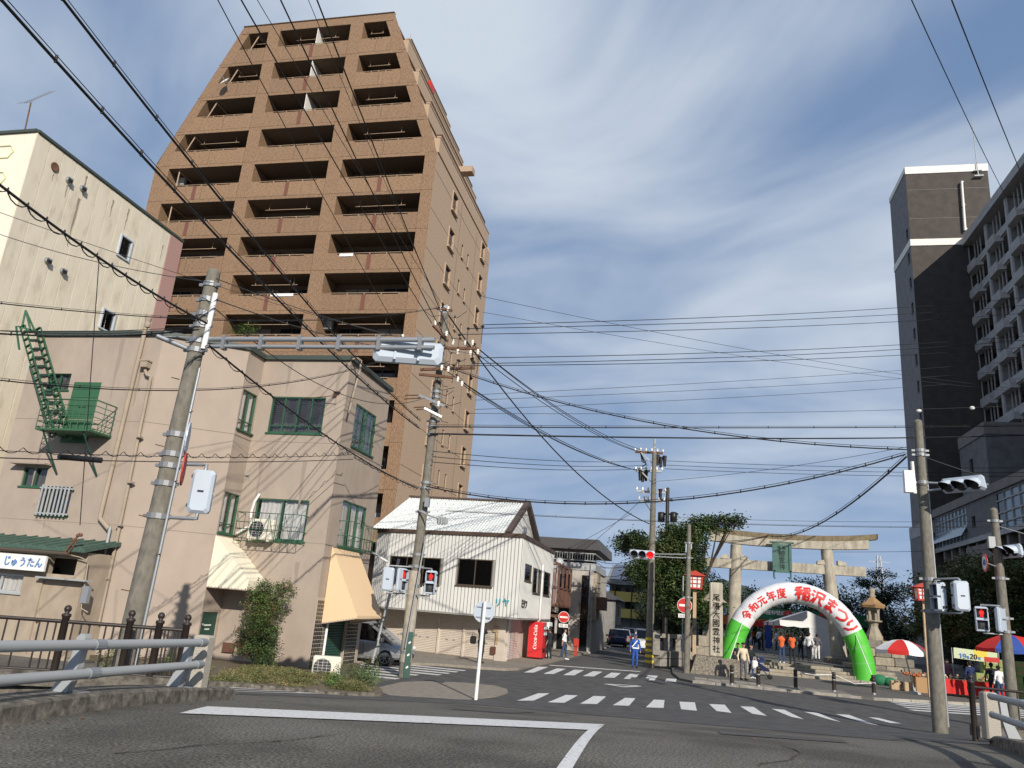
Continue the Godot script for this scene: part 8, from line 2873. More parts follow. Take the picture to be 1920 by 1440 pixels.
	m.tube([bp[2] + V(0,0.75,0), bp[2].lerp(bp[3], 0.5) + V(0,0.66,0), bp[3] + V(0,0.75,0)], 0.014, 5)
	m.tube([bp[3] + V(0,0.75,0), bp[3].lerp(bp[4], 0.5) + V(0,0.42,0.2), bp[4] + V(0,0.5,0)], 0.014, 5)
	solo("barrier_rope", m, "paint_white", "thin pale rope strung between the right hand bollards", "rope")

# cars
func car(label: String, at: Vector3, turn: float, L: float, W: float, H: float, paint: String, van := false) -> Node3D:
	# nose along local +x
	var t := thing("parked_car", label, "car", at)
	t.rotation.y = turn
	var belt := H * 0.56; var hood := H * 0.60
	var st := [[-0.5, 0.36, 0.52, 0.80], [-0.47, 0.26, 0.575, 0.92], [-0.3, 0.2, 0.585, 1.0], [0.0, 0.18, 0.565, 1.0], [0.22, 0.18, 0.545, 0.99], [0.32, 0.19, 0.53 if not van else 0.6, 0.98], [0.42, 0.22, 0.475 if not van else 0.55, 0.94], [0.475, 0.25, 0.42 if not van else 0.48, 0.85], [0.5, 0.3, 0.34, 0.66]]
	var ring := func(s: Array) -> Array:
		var x: float = s[0] * L; var w: float = W / 2 * s[3]; var b: float = s[1] * H * 0.75; var top: float = s[2] * H
		return [V(x,b,w * 0.9), V(x, lerpf(b, top, 0.3), w), V(x, lerpf(b, top, 0.75), w * 0.99), V(x,top,w * 0.92), V(x,top + 0.035,w * 0.5), V(x,top + 0.035,-w * 0.5), V(x,top,-w * 0.92), V(x, lerpf(b, top, 0.75), -w * 0.99), V(x, lerpf(b, top, 0.3), -w), V(x,b,-w * 0.9)]
	var m := MB.new()
	for i in st.size() - 1:
		var a: Array = ring.call(st[i]); var b: Array = ring.call(st[i + 1])
		for k in 10:
			var e := (k + 1) % 10
			m.quad(a[k], b[k], b[e], a[e], 1)
	for q in [[ring.call(st[0]), false], [ring.call(st[-1]), true]]:
		for k in range(1, 9):
			if q[1]: m.tri(q[0][0], q[0][k + 1], q[0][k])
			else: m.tri(q[0][0], q[0][k], q[0][k + 1])
	var body := obj("body", m, paint, t)
	# cabin
	var xb0 := -0.49 * L if van or H > 1.55 else -0.44 * L
	var xr0 := -0.45 * L if van or H > 1.55 else -0.3 * L
	var xr1 := 0.12 * L if not van else 0.24 * L
	var xf := 0.35 * L if not van else 0.34 * L
	var yb := H * 0.56
	var P := func(x: float, y: float, w: float, s: int) -> Vector3: return V(x,y,s * W / 2 * w)
	m = MB.new()
	for s in [1, -1]:
		var c := [P.call(xb0, yb, 0.91, s), P.call(xf, H * 0.52, 0.90, s), P.call(xr1, H * 0.965, 0.76, s), P.call(xr0, H * 0.965, 0.76, s)]
		if s < 0: c.reverse()
		m.quad(c[0], c[1], c[2], c[3])
	m.quad(P.call(xf, H * 0.52, 0.90, 1), P.call(xf, H * 0.52, 0.90, -1), P.call(xr1, H * 0.965, 0.76, -1), P.call(xr1, H * 0.965, 0.76, 1))
	m.quad(P.call(xb0, yb, 0.91, -1), P.call(xb0, yb, 0.91, 1), P.call(xr0, H * 0.965, 0.76, 1), P.call(xr0, H * 0.965, 0.76, -1))
	obj("window", m, "car_glass", t)
	m = MB.new()
	m.hexa([P.call(xr0 - 0.04, H * 0.955, 0.78, 1), P.call(xr1 + 0.05, H * 0.95, 0.78, 1), P.call(xr1 + 0.05, H * 0.95, 0.78, -1), P.call(xr0 - 0.04, H * 0.955, 0.78, -1), P.call(xr0, H, 0.7, 1), P.call(xr1 - 0.1, H, 0.7, 1), P.call(xr1 - 0.1, H, 0.7, -1), P.call(xr0, H, 0.7, -1)])
	for s in [1, -1]:
		m.beam(P.call(xf, H * 0.53, 0.905, s), P.call(xr1, H * 0.965, 0.77, s), 0.07, 0.09)
		m.beam(P.call(xb0, yb, 0.915, s), P.call(xr0, H * 0.965, 0.77, s), 0.1, 0.12)
	obj("roof", m, paint, t)
	m = MB.new()
	for s in [1, -1]:
		for f in [0.02, -0.24]: m.beam(P.call(f * L, yb, 0.915, s), P.call(f * L - 0.02, H * 0.96, 0.775, s), 0.05, 0.08)
		m.beam(P.call(0.24 * L, H * 0.535, 0.91, s), P.call(0.18 * L, H * 0.76, 0.835, s), 0.03, 0.04)
	obj("pillar", m, "car_trim", t)
	m = MB.new()
	m.box(V(-0.05 * L,H * 0.3,0), V(L * 0.7,H * 0.36,W * 0.8)); m.bevel(V(0.05 * L,H * 0.62,0.36), V(0.14,0.5,0.45), 0.04); m.bevel(V(0.05 * L,H * 0.62,-0.36), V(0.14,0.5,0.45), 0.04)
	obj("interior", m, "car_trim", t)
	for s in [1, -1]:
		m = MB.new()
		m.bevel(P.call(0.27 * L, H * 0.6, 1.08, s), V(0.13,0.15,0.2), 0.03)
		obj("mirror", m, paint, t)
		m = MB.new()
		m.ball(P.call(0.452 * L, H * 0.42, 0.78, s), V(0.26,0.09,0.14), 10)
		obj("headlight", m, "headlight", t)
		m = MB.new()
		m.box(P.call(-0.485 * L, H * 0.5, 0.82, s), V(0.1,0.3,0.16))
		obj("tail_light", m, "tail_red", t)
		for f in [0.30, -0.30]:
			var c: Vector3 = P.call(f * L, 0.31, 0.93, s)
			m = MB.new()
			m.lathe(c - V(0,0,0.1 * s), [Vector2(0, -0.02), Vector2(0.37, -0.02), Vector2(0.37, 0.085), Vector2(0, 0.085)], 20, V(0,0,s), -1)
			obj("wheel_arch", m, "black_plastic", t)
			m = MB.new()
			m.lathe(c, [Vector2(0.19, -0.06), Vector2(0.27, -0.09), Vector2(0.305, -0.05), Vector2(0.305, 0.03), Vector2(0.27, 0.055), Vector2(0.2, 0.05), Vector2(0.19, 0.02), Vector2(0, 0.01)], 20, V(0,0,s))
			var w := obj("wheel", m, "tyre", t)
			m = MB.new()
			for k in 7:
				var a := TAU * k / 7
				m.beam(c + V(0,0,0.03 * s), c + V(cos(a) * 0.2, sin(a) * 0.2, 0.045 * s), 0.02, 0.045, V(0,0,1))
			m.lathe(c, [Vector2(0.19, 0.05), Vector2(0.215, 0.058), Vector2(0.2, 0.03)], 20, V(0,0,s))
			obj("rim", m, "steel", w)
	m = MB.new()
	m.box(V(L * 0.497,H * 0.24,0), V(0.05,0.14,W * 0.55))
	for s in [1, -1]:
		m.box(P.call(0.1 * L, H * 0.36, 1.0, s), V(0.012,H * 0.34,0.008)); m.box(P.call(0.03 * L, H * 0.48, 1.0, s), V(0.2,0.03,0.03))
	obj("trim", m, "car_trim", t)
	return t

# vending machines, stalls, tents
func vending() -> void:
	var c: Vector3 = V(-7.52,0.08,-42.39)
	var t := thing("vending_machine", "red vending machine with white script lettering beside the white shop", "vending machine", V(c.x - 0.1,0.1,c.z - 0.6))
	var o := t.position
	var m := MB.new(o)
	m.bevel(o + V(0,0.98,0), V(0.8,1.82,1.15), 0.03)
	obj("cabinet", m, "vending_red", t)
	m = MB.new(o)
	for y in [1.6, 1.3]: m.box(o + V(0.405,y,0.02), V(0.02,0.24,0.9))
	m.box(o + V(0.405,0.45,0.05), V(0.02,0.2,0.7)); m.box(o + V(0.405,0.9,-0.35), V(0.02,0.4,0.2))
	obj("display", m, "far_glass", t)
	m = MB.new(o)
	for y in [1.52, 1.22]:
		for k in 7: m.lathe(o + V(0.43,y,-0.36 + k * 0.12), [Vector2(0.04, 0), Vector2(0.04, 0.12), Vector2(0.02, 0.15), Vector2(0, 0.15)], 8)
	obj("sample_bottle", m, "galv_paint", t)
	m = MB.new(o)
	for s in [-1, 1]:
		for z in [-1, 1]: m.box(o + V(s * 0.3,0.03,z * 0.45), V(0.08,0.1,0.08))
	obj("leg", m, "black_plastic", t)
	word("Coca-Cola", 0.255, 0.01, "paint_white", t, "lettering", Transform3D(Basis(Vector3.BACK, PI / 2) * Basis(V(1,0,0), V(0.2,1,0), V(0,0,1)), V(0.0,1.12,0.58)), "Droid Serif")
	t = thing("vending_machine", "white and green vending machine standing behind the red one", "vending machine", o + V(0.05,0,-1.75))
	o = t.position
	m = MB.new(o)
	m.bevel(o + V(0,0.98,0), V(0.75,1.82,1.1), 0.03)
	obj("cabinet", m, "paint_white", t)
	m = MB.new(o)
	m.box(o + V(0.0,1.35,0.555), V(0.62,0.6,0.01)); m.box(o + V(0.385,1.4,0), V(0.02,0.6,0.9)); m.box(o + V(0.0,0.9,0.555), V(0.62,0.12,0.01))
	obj("display", m, "far_glass", t)
	m = MB.new(o)
	m.box(o + V(0.05,1.38,0.565), V(0.4,0.2,0.01), Basis(Vector3.BACK, 0.35))
	obj("advert", m, "lime", t)
	t = thing("post_box", "small red post box on a stand by the grey house", "post box", V(-6.43,0.1,-50.19))
	o = t.position
	m = MB.new(o)
	m.bevel(o + V(0,0.75,0), V(0.34,0.5,0.3), 0.04)
	m.box(o + V(0,0.25,0), V(0.16,0.5,0.16))
	obj("box", m, "lantern_red", t)

func parasol(label: String, top: Vector3, ground: float, r: float, cols: Array, tilt := 0.0) -> void:
	var b := V(top.x + tilt,ground,top.z)
	var t := thing("parasol", label, "parasol", b)
	var m := MB.new(b)
	m.tube([b, top], 0.03, 8)
	m.lathe(b, [Vector2(0.28, 0), Vector2(0.26, 0.1), Vector2(0.05, 0.14), Vector2(0.04, 0.3)], 12)
	obj("pole", m, "galv_paint", t)
	for k in 8:
		m = MB.new(b)
		var a0 := TAU * k / 8; var a1 := TAU * (k + 1) / 8
		for i in 3:
			for j in 4:
				var P := func(u: float, v: float) -> Vector3:
					var a := lerpf(a0, a1, v)
					var rr := r * u * (1.0 - 0.05 * sin(v * PI))
					return top + V(cos(a) * rr, -0.42 * r * u * u - 0.04 * sin(v * PI) * u, sin(a) * rr)
				m.quad(P.call((i + 1) / 3.0, j / 4.0), P.call(i / 3.0, j / 4.0), P.call(i / 3.0, (j + 1) / 4.0), P.call((i + 1) / 3.0, (j + 1) / 4.0), 1)
				if i == 2:
					var p: Vector3 = P.call(1.0, j / 4.0); var q: Vector3 = P.call(1.0, (j + 1) / 4.0)
					m.quad(p - V(0,0.17,0), q - V(0,0.17,0), q, p)
		obj("panel", m, cols[k % 2], t)
		m = MB.new(b)
		m.tube([top - V(0,0.03,0), top + V(cos(a0) * r, -0.44 * r, sin(a0) * r)], 0.012, 4)
		obj("rib", m, "galvanized", t)

func tent(label: String, c: Vector3, s: Vector3, roof: Array, walls := "cloth_white") -> void:
	var t := thing("festival_tent", label, "tent", c)
	var m := MB.new(c)
	for x in [-1, 1]:
		for z in [-1, 1]: m.tube([c + V(x * s.x / 2,0,z * s.z / 2), c + V(x * s.x / 2,s.y,z * s.z / 2)], 0.04, 6)
	obj("frame", m, "galv_paint", t)
	var n := 6
	for k in n:
		m = MB.new(c)
		var a := lerpf(-s.z / 2, s.z / 2, k / float(n)); var b := lerpf(-s.z / 2, s.z / 2, (k + 1) / float(n))
		var q := func(x: float, y: float, z: float) -> Vector3: return c + V(x * s.x / 2,y,z)
		m.quad(q.call(-1, s.y, b), q.call(0, s.y + 0.9, b), q.call(0, s.y + 0.9, a), q.call(-1, s.y, a))
		m.quad(q.call(0, s.y + 0.9, b), q.call(1, s.y, b), q.call(1, s.y, a), q.call(0, s.y + 0.9, a))
		m.quad(q.call(-1, s.y - 0.25, a), q.call(-1, s.y - 0.25, b), q.call(-1, s.y, b), q.call(-1, s.y, a))
		obj("roof_panel", m, roof[k % roof.size()], t)
	m = MB.new(c)
	m.tri(c + V(-s.x / 2,s.y,s.z / 2), c + V(s.x / 2,s.y,s.z / 2), c + V(0,s.y + 0.9,s.z / 2))
	for k in 10:
		var x := lerpf(-s.x / 2, s.x / 2, k / 10.0); var x2 := lerpf(-s.x / 2, s.x / 2, (k + 1) / 10.0)
		m.quad(c + V(x,s.y,s.z / 2), c + V(x, s.y - 0.28 + 0.06 * (k % 2), s.z / 2 + 0.02), c + V(x2, s.y - 0.28 + 0.06 * ((k + 1) % 2), s.z / 2 + 0.02), c + V(x2,s.y,s.z / 2))
	if walls: m.quad(c + V(s.x * 0.02,0,s.z / 2), c + V(s.x / 2,0,s.z / 2), c + V(s.x / 2,s.y,s.z / 2), c + V(s.x * 0.02,s.y,s.z / 2))
	obj("cloth_side", m, walls if walls else roof[0], t)

func festival() -> void:
	parasol("red and white striped parasol beside the stone lantern", V(10.49,2.57,-43), 0.1, 1.22, ["cloth_red", "cloth_white"], 0.45)
	parasol("blue and red parasol over the box stack at the right edge", V(15.53,3.19,-43.5), 0.1, 1.6, ["cloth_blue", "cloth_red"])
	# fruit table with red cloth
	var a: Vector3 = V(11.11,0.1,-40.52); var b: Vector3 = V(15.03,0.1,-43.56)
	a.z = -44.0; b.z = -44.0; a.x = V(12.09,0.02,-44).x; b.x = V(15.31,0.18,-44).x
	var c := (a + b) / 2
	c.y = 0.1
	var t := thing("fruit_stall", "long stall table hung with a red cloth behind the right pole", "market stall", c)
	var m := MB.new(c)
	m.box(c + V(0,0.74,-0.7), V(b.x - a.x,0.06,1.4))
	for s in [-1, 1]:
		for z in [-0.1, -1.3]: m.box(c + V(s * (b.x - a.x) * 0.47, 0.36, z), V(0.08,0.72,0.08))
	obj("table", m, "wood", t)
	m = MB.new(c)
	for k in 40:
		var x0 := lerpf(a.x, b.x, k / 40.0); var x1 := lerpf(a.x, b.x, (k + 1) / 40.0)
		var d0 := 0.03 + 0.03 * sin(k * 1.3) + 0.02 * sin(k * 0.5); var d1 := 0.03 + 0.03 * sin((k + 1) * 1.3) + 0.02 * sin((k + 1) * 0.5)
		m.quad(V(x0,0.22,c.z + d0), V(x1,0.22,c.z + d1), V(x1,0.89,c.z + 0.01), V(x0,0.89,c.z + 0.01), 1)
	obj("red_cloth", m, "cloth_red", t)
	rng.seed = 15
	for q in [[-2.35, "red apples"], [-1.2, "pale persimmons"], [1.2, "pale packets"]]:
		m = MB.new(c + V(q[0],0.77,-0.45))
		for k in 46: m.ball(c + V(q[0] + rng.randfn(0, 0.22 if q[0] < -2 else 0.32), 0.84 - (0.07 if q[0] < -2 else 0.0) + absf(rng.randfn(0, 0.07)), -0.45 + rng.randfn(0, 0.25)), Vector3.ONE * 0.055, 6)
		solo("produce_pile", m, "fruit" if q[0] < -2 else "fruit_light", "heap of %s on the red cloth table" % q[1], "produce")
	for k in 3:
		var p := c + V(-(b.x - a.x) / 2 - 0.4 - 0.55 * k, 0, -0.5 - 0.3 * k)
		m = MB.new(p)
		m.bevel(p + V(0,0.22 if k else 0.37,0), V(0.5,0.44,0.4) if k else V(0.75,0.74,0.6), 0.03)
		solo("crate", m, "wood" if k else "box_brown", ["carton at the left end of the fruit table", "wooden crate left of the fruit table", "outer wooden crate by the striped parasol foot"][k], "crate")
	# cartons stacked behind
	var rows := [7, 7, 6, 5, 3]
	var bx := MB.new()
	bx.box(Vector3.ZERO, V(0.72,0.36,0.5)); bx.st.generate_normals()
	var bx_mesh := bx.st.commit()
	var lb := MB.new()
	lb.box(V(0,0,0.252), V(0.34,0.2,0.004)); lb.box(V(-0.3,0,0.252), V(0.06,0.3,0.004)); lb.st.generate_normals()
	var lb_mesh := lb.st.commit()
	var x0: float = V(15.39,1.51,-47.6).x
	var ord := ["bottom", "second", "middle", "fourth", "top"]
	for r in 5:
		for k in rows[r]:
			var p := V(x0 + k * 0.75 - (0.0 if r < 3 else -0.4) + 0.02 * ((k * 7 + r * 3) % 4), 0.1 + r * 0.37, -47.6 + 0.03 * ((k + r) % 3))
			var cb := thing("carton", "green printed carton in the %s row of the stall stack" % ord[r], "box", p, "cartons in the %s row behind the fruit stall" % ord[r])
			piece("box", bx_mesh, "box_green", cb, Transform3D(Basis(), V(0,0.18,0)))
			piece("print", lb_mesh, "box_brown", cb, Transform3D(Basis(), V(0,0.18,0)))
	var sp: Vector3 = V(14.88,2.07,-46.6)
	t = thing("price_banner", "bright stall banner reading 19 and 20 over the fruit stall", "banner", sp)
	m = MB.new(sp)
	m.box(sp, V(2.05,0.52,0.03), Basis(Vector3.BACK, -0.05))
	obj("sheet", m, "lime_pale", t)
	m = MB.new(sp)
	m.box(sp + V(0.25,0.1,0.02), V(0.6,0.36,0.01)); 
	obj("print", m, "yellow", t)
	m = MB.new(sp)
	m.box(sp + V(0.75,-0.15,0.022), V(0.7,0.24,0.01))
	obj("print", m, "sign_red", t)
	for q in [["19", -0.62], ["20", -0.1]]: word(q[0], 0.34, 0.02, "sign_blue_strong" if q[0] == "19" else "ink", t, "number", Transform3D(Basis(Vector3.BACK, -0.05), V(q[1],-0.08,0.03)))
	m = MB.new(sp)
	for q in [-0.42, 0.12]:
		for st in glyph("hi"): m.stroke(st, sp + V(q - 0.02,-0.2,0.03), Vector3.RIGHT, Vector3.UP, 0.14, 0.025, 0.01)
	obj("lettering", m, "sign_blue_strong", t)
	m = MB.new(sp)
	for s in [-1, 1]: m.tube([V(sp.x + s * 1.1,0.1,sp.z - 0.03), V(sp.x + s * 1.1,sp.y + 0.3,sp.z - 0.03)], 0.025, 5)
	obj("post", m, "galv_paint", t)
	# banners across the approach
	for q in [[-64.0, V(4.57,3.68,-64), V(13.89,4.42,-64), 0.85, "cloth_green", "green banner with white lettering and red rings strung behind the arch"], [-68.0, V(5.07,3.52,-68), V(11.58,3.93,-68), 0.5, "cloth_orange", "orange banner strung below the green one"]]:
		var p0: Vector3 = q[1]; var p1: Vector3 = q[2]
		p1.y = p0.y
		var cc := (p0 + p1) / 2
		t = thing("street_banner", q[5], "banner", cc)
		m = MB.new(cc)
		m.box(cc, V(p1.x - p0.x,q[3],0.03))
		obj("sheet", m, q[4], t)
		m = MB.new(cc)
		for s in [p0, p1]: m.tube([V(s.x,0.8,s.z), V(s.x,s.y + 0.5,s.z)], 0.05, 6)
		obj("post", m, "galv_paint", t)
		m = MB.new(cc)
		if q[4] == "cloth_green":
			var i := 0
			for ch in ["wa", "koku", "jin", "wari", "zawa", "nen", "ina", "tama", "do"]:
				for st in glyph(ch): m.stroke(st, V(V(5.83,4.08,-64).x + i * 0.36, cc.y - 0.02, cc.z + 0.03), Vector3.RIGHT, Vector3.UP, 0.32, 0.045, 0.01)
				i += 1
			obj("lettering", m, "paint_white", t)
			for e in 3:
				var rc: Vector3 = V(V(7.76,4.15,-64).x + e * 1.25, cc.y + 0.02, cc.z + 0.03)
				m = MB.new(cc)
				m.lathe(rc, [Vector2(0.16, 0.01), Vector2(0.36, 0.01)], 18, Vector3.BACK, -1); m.lathe(rc, [Vector2(0.2, 0.014), Vector2(0.3, 0.014)], 18, V(0.1,0.1,1).normalized(), -1)
				obj("ring", m, "sign_red" if e != 1 else "cloth_red", t)
		else:
			for k in 24: m.tri(V(lerpf(p0.x, p1.x, k / 24.0), cc.y - 0.24, cc.z + 0.02), V(lerpf(p0.x, p1.x, (k + 0.5) / 24.0), cc.y - 0.5, cc.z + 0.02), V(lerpf(p0.x, p1.x, (k + 1) / 24.0), cc.y - 0.24, cc.z + 0.02))
			obj("pennant", m, "cloth_orange", t)
	tent("white festival tent with a red roof stripe just right of the orange shirted men", V(8.6,0.82,-63.5), V(4.6,2.3,7.0), ["cloth_white", "cloth_white", "cloth_red", "cloth_white", "cloth_white", "cloth_white"])
	tent("orange roofed food stall left inside the shrine approach", V(3.1,0.82,-80.0), V(3.4,2.2,10.0), ["cloth_orange", "cloth_red", "cloth_orange"], "")
	tent("second orange and white food stall deeper in the approach", V(4.2,0.82,-94.0), V(3.4,2.2,10.0), ["cloth_orange", "cloth_white", "cloth_red"], "")
	tent("red roofed stall in the middle of the approach", V(8.0,0.82,-88.0), V(3.0,2.2,12.0), ["cloth_red", "fruit", "yellow"], "")
	tent("dark blue stall roof deep in the tree shade", V(2.4,0.82,-70.0), V(3.0,2.9,6.0), ["cloth_blue", "black_plastic"], "")
	for q in [[V(5.6,0.82,-82), "yellow sign board leaning among the stalls", "yellow"], [V(4.8,0.82,-78), "white and red menu board among the stalls", "cloth_white"], [V(7.3,0.82,-74), "dark blue upright flag by the white tent", "cloth_blue"]]:
		m = MB.new(q[0])
		m.box(q[0] + V(0,1.5,0), V(0.8,1.2,0.05) if q[2] != "cloth_blue" else V(0.5,2.6,0.03)); m.tube([q[0], q[0] + V(0,2.6,0)], 0.025, 5)
		solo("stall_board", m, q[2], q[1], "sign")

func stroller(at: Vector3, turn: float) -> void:
	var t := thing("stroller", "dark blue pushchair with a white bag beside the family", "pushchair", at)
	t.rotation.y = turn
	var m := MB.new()
	for s in [-0.24, 0.24]:
		m.tube([V(-0.45,0.98,s), V(-0.2,0.62,s), V(0.38,0.12,s)], 0.016, 6)
		m.tube([V(-0.36,0.12,s), V(0.02,0.48,s)], 0.016, 6)
		m.tube([V(-0.36,0.14,s), V(0.38,0.14,s)], 0.012, 6)
	m.tube([V(-0.45,0.98,-0.24), V(-0.45,0.98,0.24)], 0.02, 6)
	obj("frame", m, "black_plastic", t)
	m = MB.new()
	m.hexa([V(-0.1,0.4,0.2), V(0.36,0.36,0.2), V(0.36,0.36,-0.2), V(-0.1,0.4,-0.2), V(-0.28,0.85,0.21), V(0.38,0.46,0.2), V(0.38,0.46,-0.2), V(-0.28,0.85,-0.21)])
	obj("seat", m, "car_navy", t)
	m = MB.new()
	for i in 6:
		for j in 6:
			var P := func(a: float, b: float) -> Vector3:
				var th := lerpf(0.1, 2.3, a); var ph := lerpf(-1.35, 1.35, b)
				return V(-0.12,0.68,0) + V(-cos(th) * 0.42 * cos(ph * 0.4), sin(th) * 0.4 * cos(ph), 0.26 * sin(ph))
			m.quad(P.call(i / 6.0, j / 6.0), P.call(i / 6.0, (j + 1) / 6.0), P.call((i + 1) / 6.0, (j + 1) / 6.0), P.call((i + 1) / 6.0, j / 6.0), 1)
	obj("hood", m, "car_navy", t)
	for s in [-0.26, 0.26]:
		for x in [-0.36, 0.4]:
			m = MB.new()
			m.lathe(V(x,0.11,s), [Vector2(0.05, -0.02), Vector2(0.11, -0.025), Vector2(0.11, 0.025), Vector2(0.05, 0.02)], 14, Vector3.BACK)
			m.tube([V(x,0.11,s - 0.03), V(x,0.11,s + 0.03)], 0.05, 8)
			obj("wheel", m, "tyre", t)

func people() -> void:
	var K := func(r: float, g: float, b: float) -> Color: return Color(r, g, b)
	var dark: Color = K.call(0.015, 0.016, 0.02); var jean: Color = K.call(0.035, 0.06, 0.13); var white: Color = K.call(0.72, 0.72, 0.72); var grey: Color = K.call(0.10, 0.10, 0.11); var orange: Color = K.call(0.62, 0.12, 0.03)
	var lift := V(0,0.11,0)
	person("person in dark clothes and cap facing the closed shutters", V(-8.84,0,-35.6) + lift, PI - 0.3, {"shirt": dark, "legs": dark, "hair": dark, "cap": true, "skin": Color(0.2, 0.12, 0.09)}, "up", 1.72)
	bag("dark shoulder bag on the person before the shutters", V(-8.89,0,-35.51) + V(-0.3,0.9,0.05), V(0.28,0.34,0.16), "black_plastic")
	person("person in black reaching toward the white vending machine", V(-7.07,0,-43.96), PI + 1.2, {"shirt": dark, "legs": dark, "shoes": white, "short": true}, "reach", 1.7)
	person("person in a white T-shirt and jeans walking at the vending machines", V(-6.61,0,-46.23), PI - 1.2, {"shirt": white, "legs": jean, "shoes": white, "short": true}, "walk", 1.68)
	person("traffic guard in blue uniform and cap standing in the side street", V(-2.51,0,-44.96), 0.3, {"shirt": K.call(0.02, 0.09, 0.36), "legs": K.call(0.02, 0.09, 0.36), "hair": K.call(0.04, 0.1, 0.32), "cap": true}, "stand", 1.72)
	var gp: Vector3 = V(-2.51,0,-44.96)
	var m := MB.new(gp)
	m.box(gp + V(0,1.02,0), V(0.36,0.06,0.32), Basis(Vector3.UP, 0.3))
	m.beam(gp + V(-0.16,1.06,0.16), gp + V(0.12,1.42,0.12), 0.05, 0.02, Vector3.BACK)
	solo("safety_belt", m, "paint_white", "white belt and sash of the traffic guard", "belt")
	person("man in a cream jacket and grey trousers at the kerb", V(2.91,0.1,-41.44), 0.4, {"shirt": K.call(0.62, 0.53, 0.38), "legs": grey, "shoes": dark}, "stand", 1.7)
	person("woman in black with jeans holding a phone behind the pushchair", V(3.41,0.1,-43.33), 0.9, {"shirt": dark, "legs": jean, "shoes": white, "long": true}, "hold", 1.62)
	person("woman in dark clothes partly hidden behind the cream jacketed man", V(2.84,0.1,-44.15), 0.2, {"shirt": dark, "legs": K.call(0.05, 0.04, 0.04), "long": true}, "stand", 1.62)
	person("child in dark clothes by the green left foot of the arch", V(2.66,0.1,-43.89), 0.5, {"shirt": dark, "legs": dark}, "stand", 1.25)
	stroller(V(4.01,0.1,-44.2), 0.0)
	bag("white plastic bag hanging on the pushchair handle", V(3.55,0.1,-43.13) + V(0.02,0.5,0.25), V(0.28,0.4,0.14), "cloth_white")
	var y := 0.82
	var pa := person("person in an orange vest and jeans seen from behind on the steps", V(5.51,0.76,-48.54), PI, {"shirt": orange, "legs": jean, "sleeve": dark, "shoes": white}, "hold", 1.68)
	person("person in an orange vest and black trousers seen from behind on the steps", V(6.06,0.76,-48.36), PI + 0.2, {"shirt": orange, "legs": dark, "sleeve": dark, "long": true}, "hold", 1.7)
	var pb := person("man in a white shirt and dark trousers near the white tent", V(7.86,0.82,-54.53), PI - 0.5, {"shirt": white, "legs": dark}, "stand", 1.72)
	var pd := person("person in dark clothes standing in the tent's shade", V(7.43,0.82,-55.16), PI, {"shirt": dark, "legs": dark}, "stand", 1.66)
	person("person in pale trousers by the tent wall", V(8.89,0.82,-58.18), PI, {"shirt": grey, "legs": white}, "stand", 1.66)
	# visitors deeper in the approach
	var gr := "visitors deep in the shrine approach"
	rng.seed = 40
	var k := 0
	for p in [V(4.85,0.82,-73.84), V(5.07,0.9,-71.82), V(6.02,0.75,-79.77), V(7.03,0.62,-85.71), V(6.53,0.88,-73.71), V(6.66,0.95,-71.69), V(9.17,0.63,-89.53), V(8.36,0.87,-77.55), V(9.64,0.5,-97.52), V(11.17,0.64,-93.33)]:
		p.y = y
		dup([pa, pb, pd][k % 3], p, rng.randf() * TAU, ["visitor in an orange top", "visitor in a white top", "visitor in dark clothes"][k % 3] + " deep in the shrine approach", gr + [" in orange", " in white", " in dark"][k % 3])
		k += 1
	# at the fruit stall
	person("stall keeper in a white shirt bending over the fruit table", V(V(12.95,0.34,-46).x, 0.1, -46.0), -0.9, {"shirt": white, "legs": grey}, "bend", 1.7)
	person("woman in a plum checked shirt behind the fruit stall", V(V(13.48,0.87,-46.6).x, 0.1, -46.6), 0.2, {"shirt": K.call(0.22, 0.07, 0.1), "legs": dark, "long": true}, "stand", 1.62)
	person("shopper in a navy track jacket seen from behind at the fruit table", V(V(13.56,0.35,-43.4).x, 0.1, -43.4), PI + 0.3, {"shirt": K.call(0.015, 0.025, 0.09), "legs": K.call(0.02, 0.025, 0.06)}, "reach", 1.7)
	person("shopper in black beside the box stack", V(V(14.5,0.68,-43.4).x, 0.1, -43.4), PI - 0.3, {"shirt": dark, "legs": dark}, "stand", 1.7)
	person("shopper in a white top right of the fruit table", V(V(14.63,0.49,-42.9).x, 0.1, -42.9), PI + 0.4, {"shirt": white, "legs": jean}, "stand", 1.6)

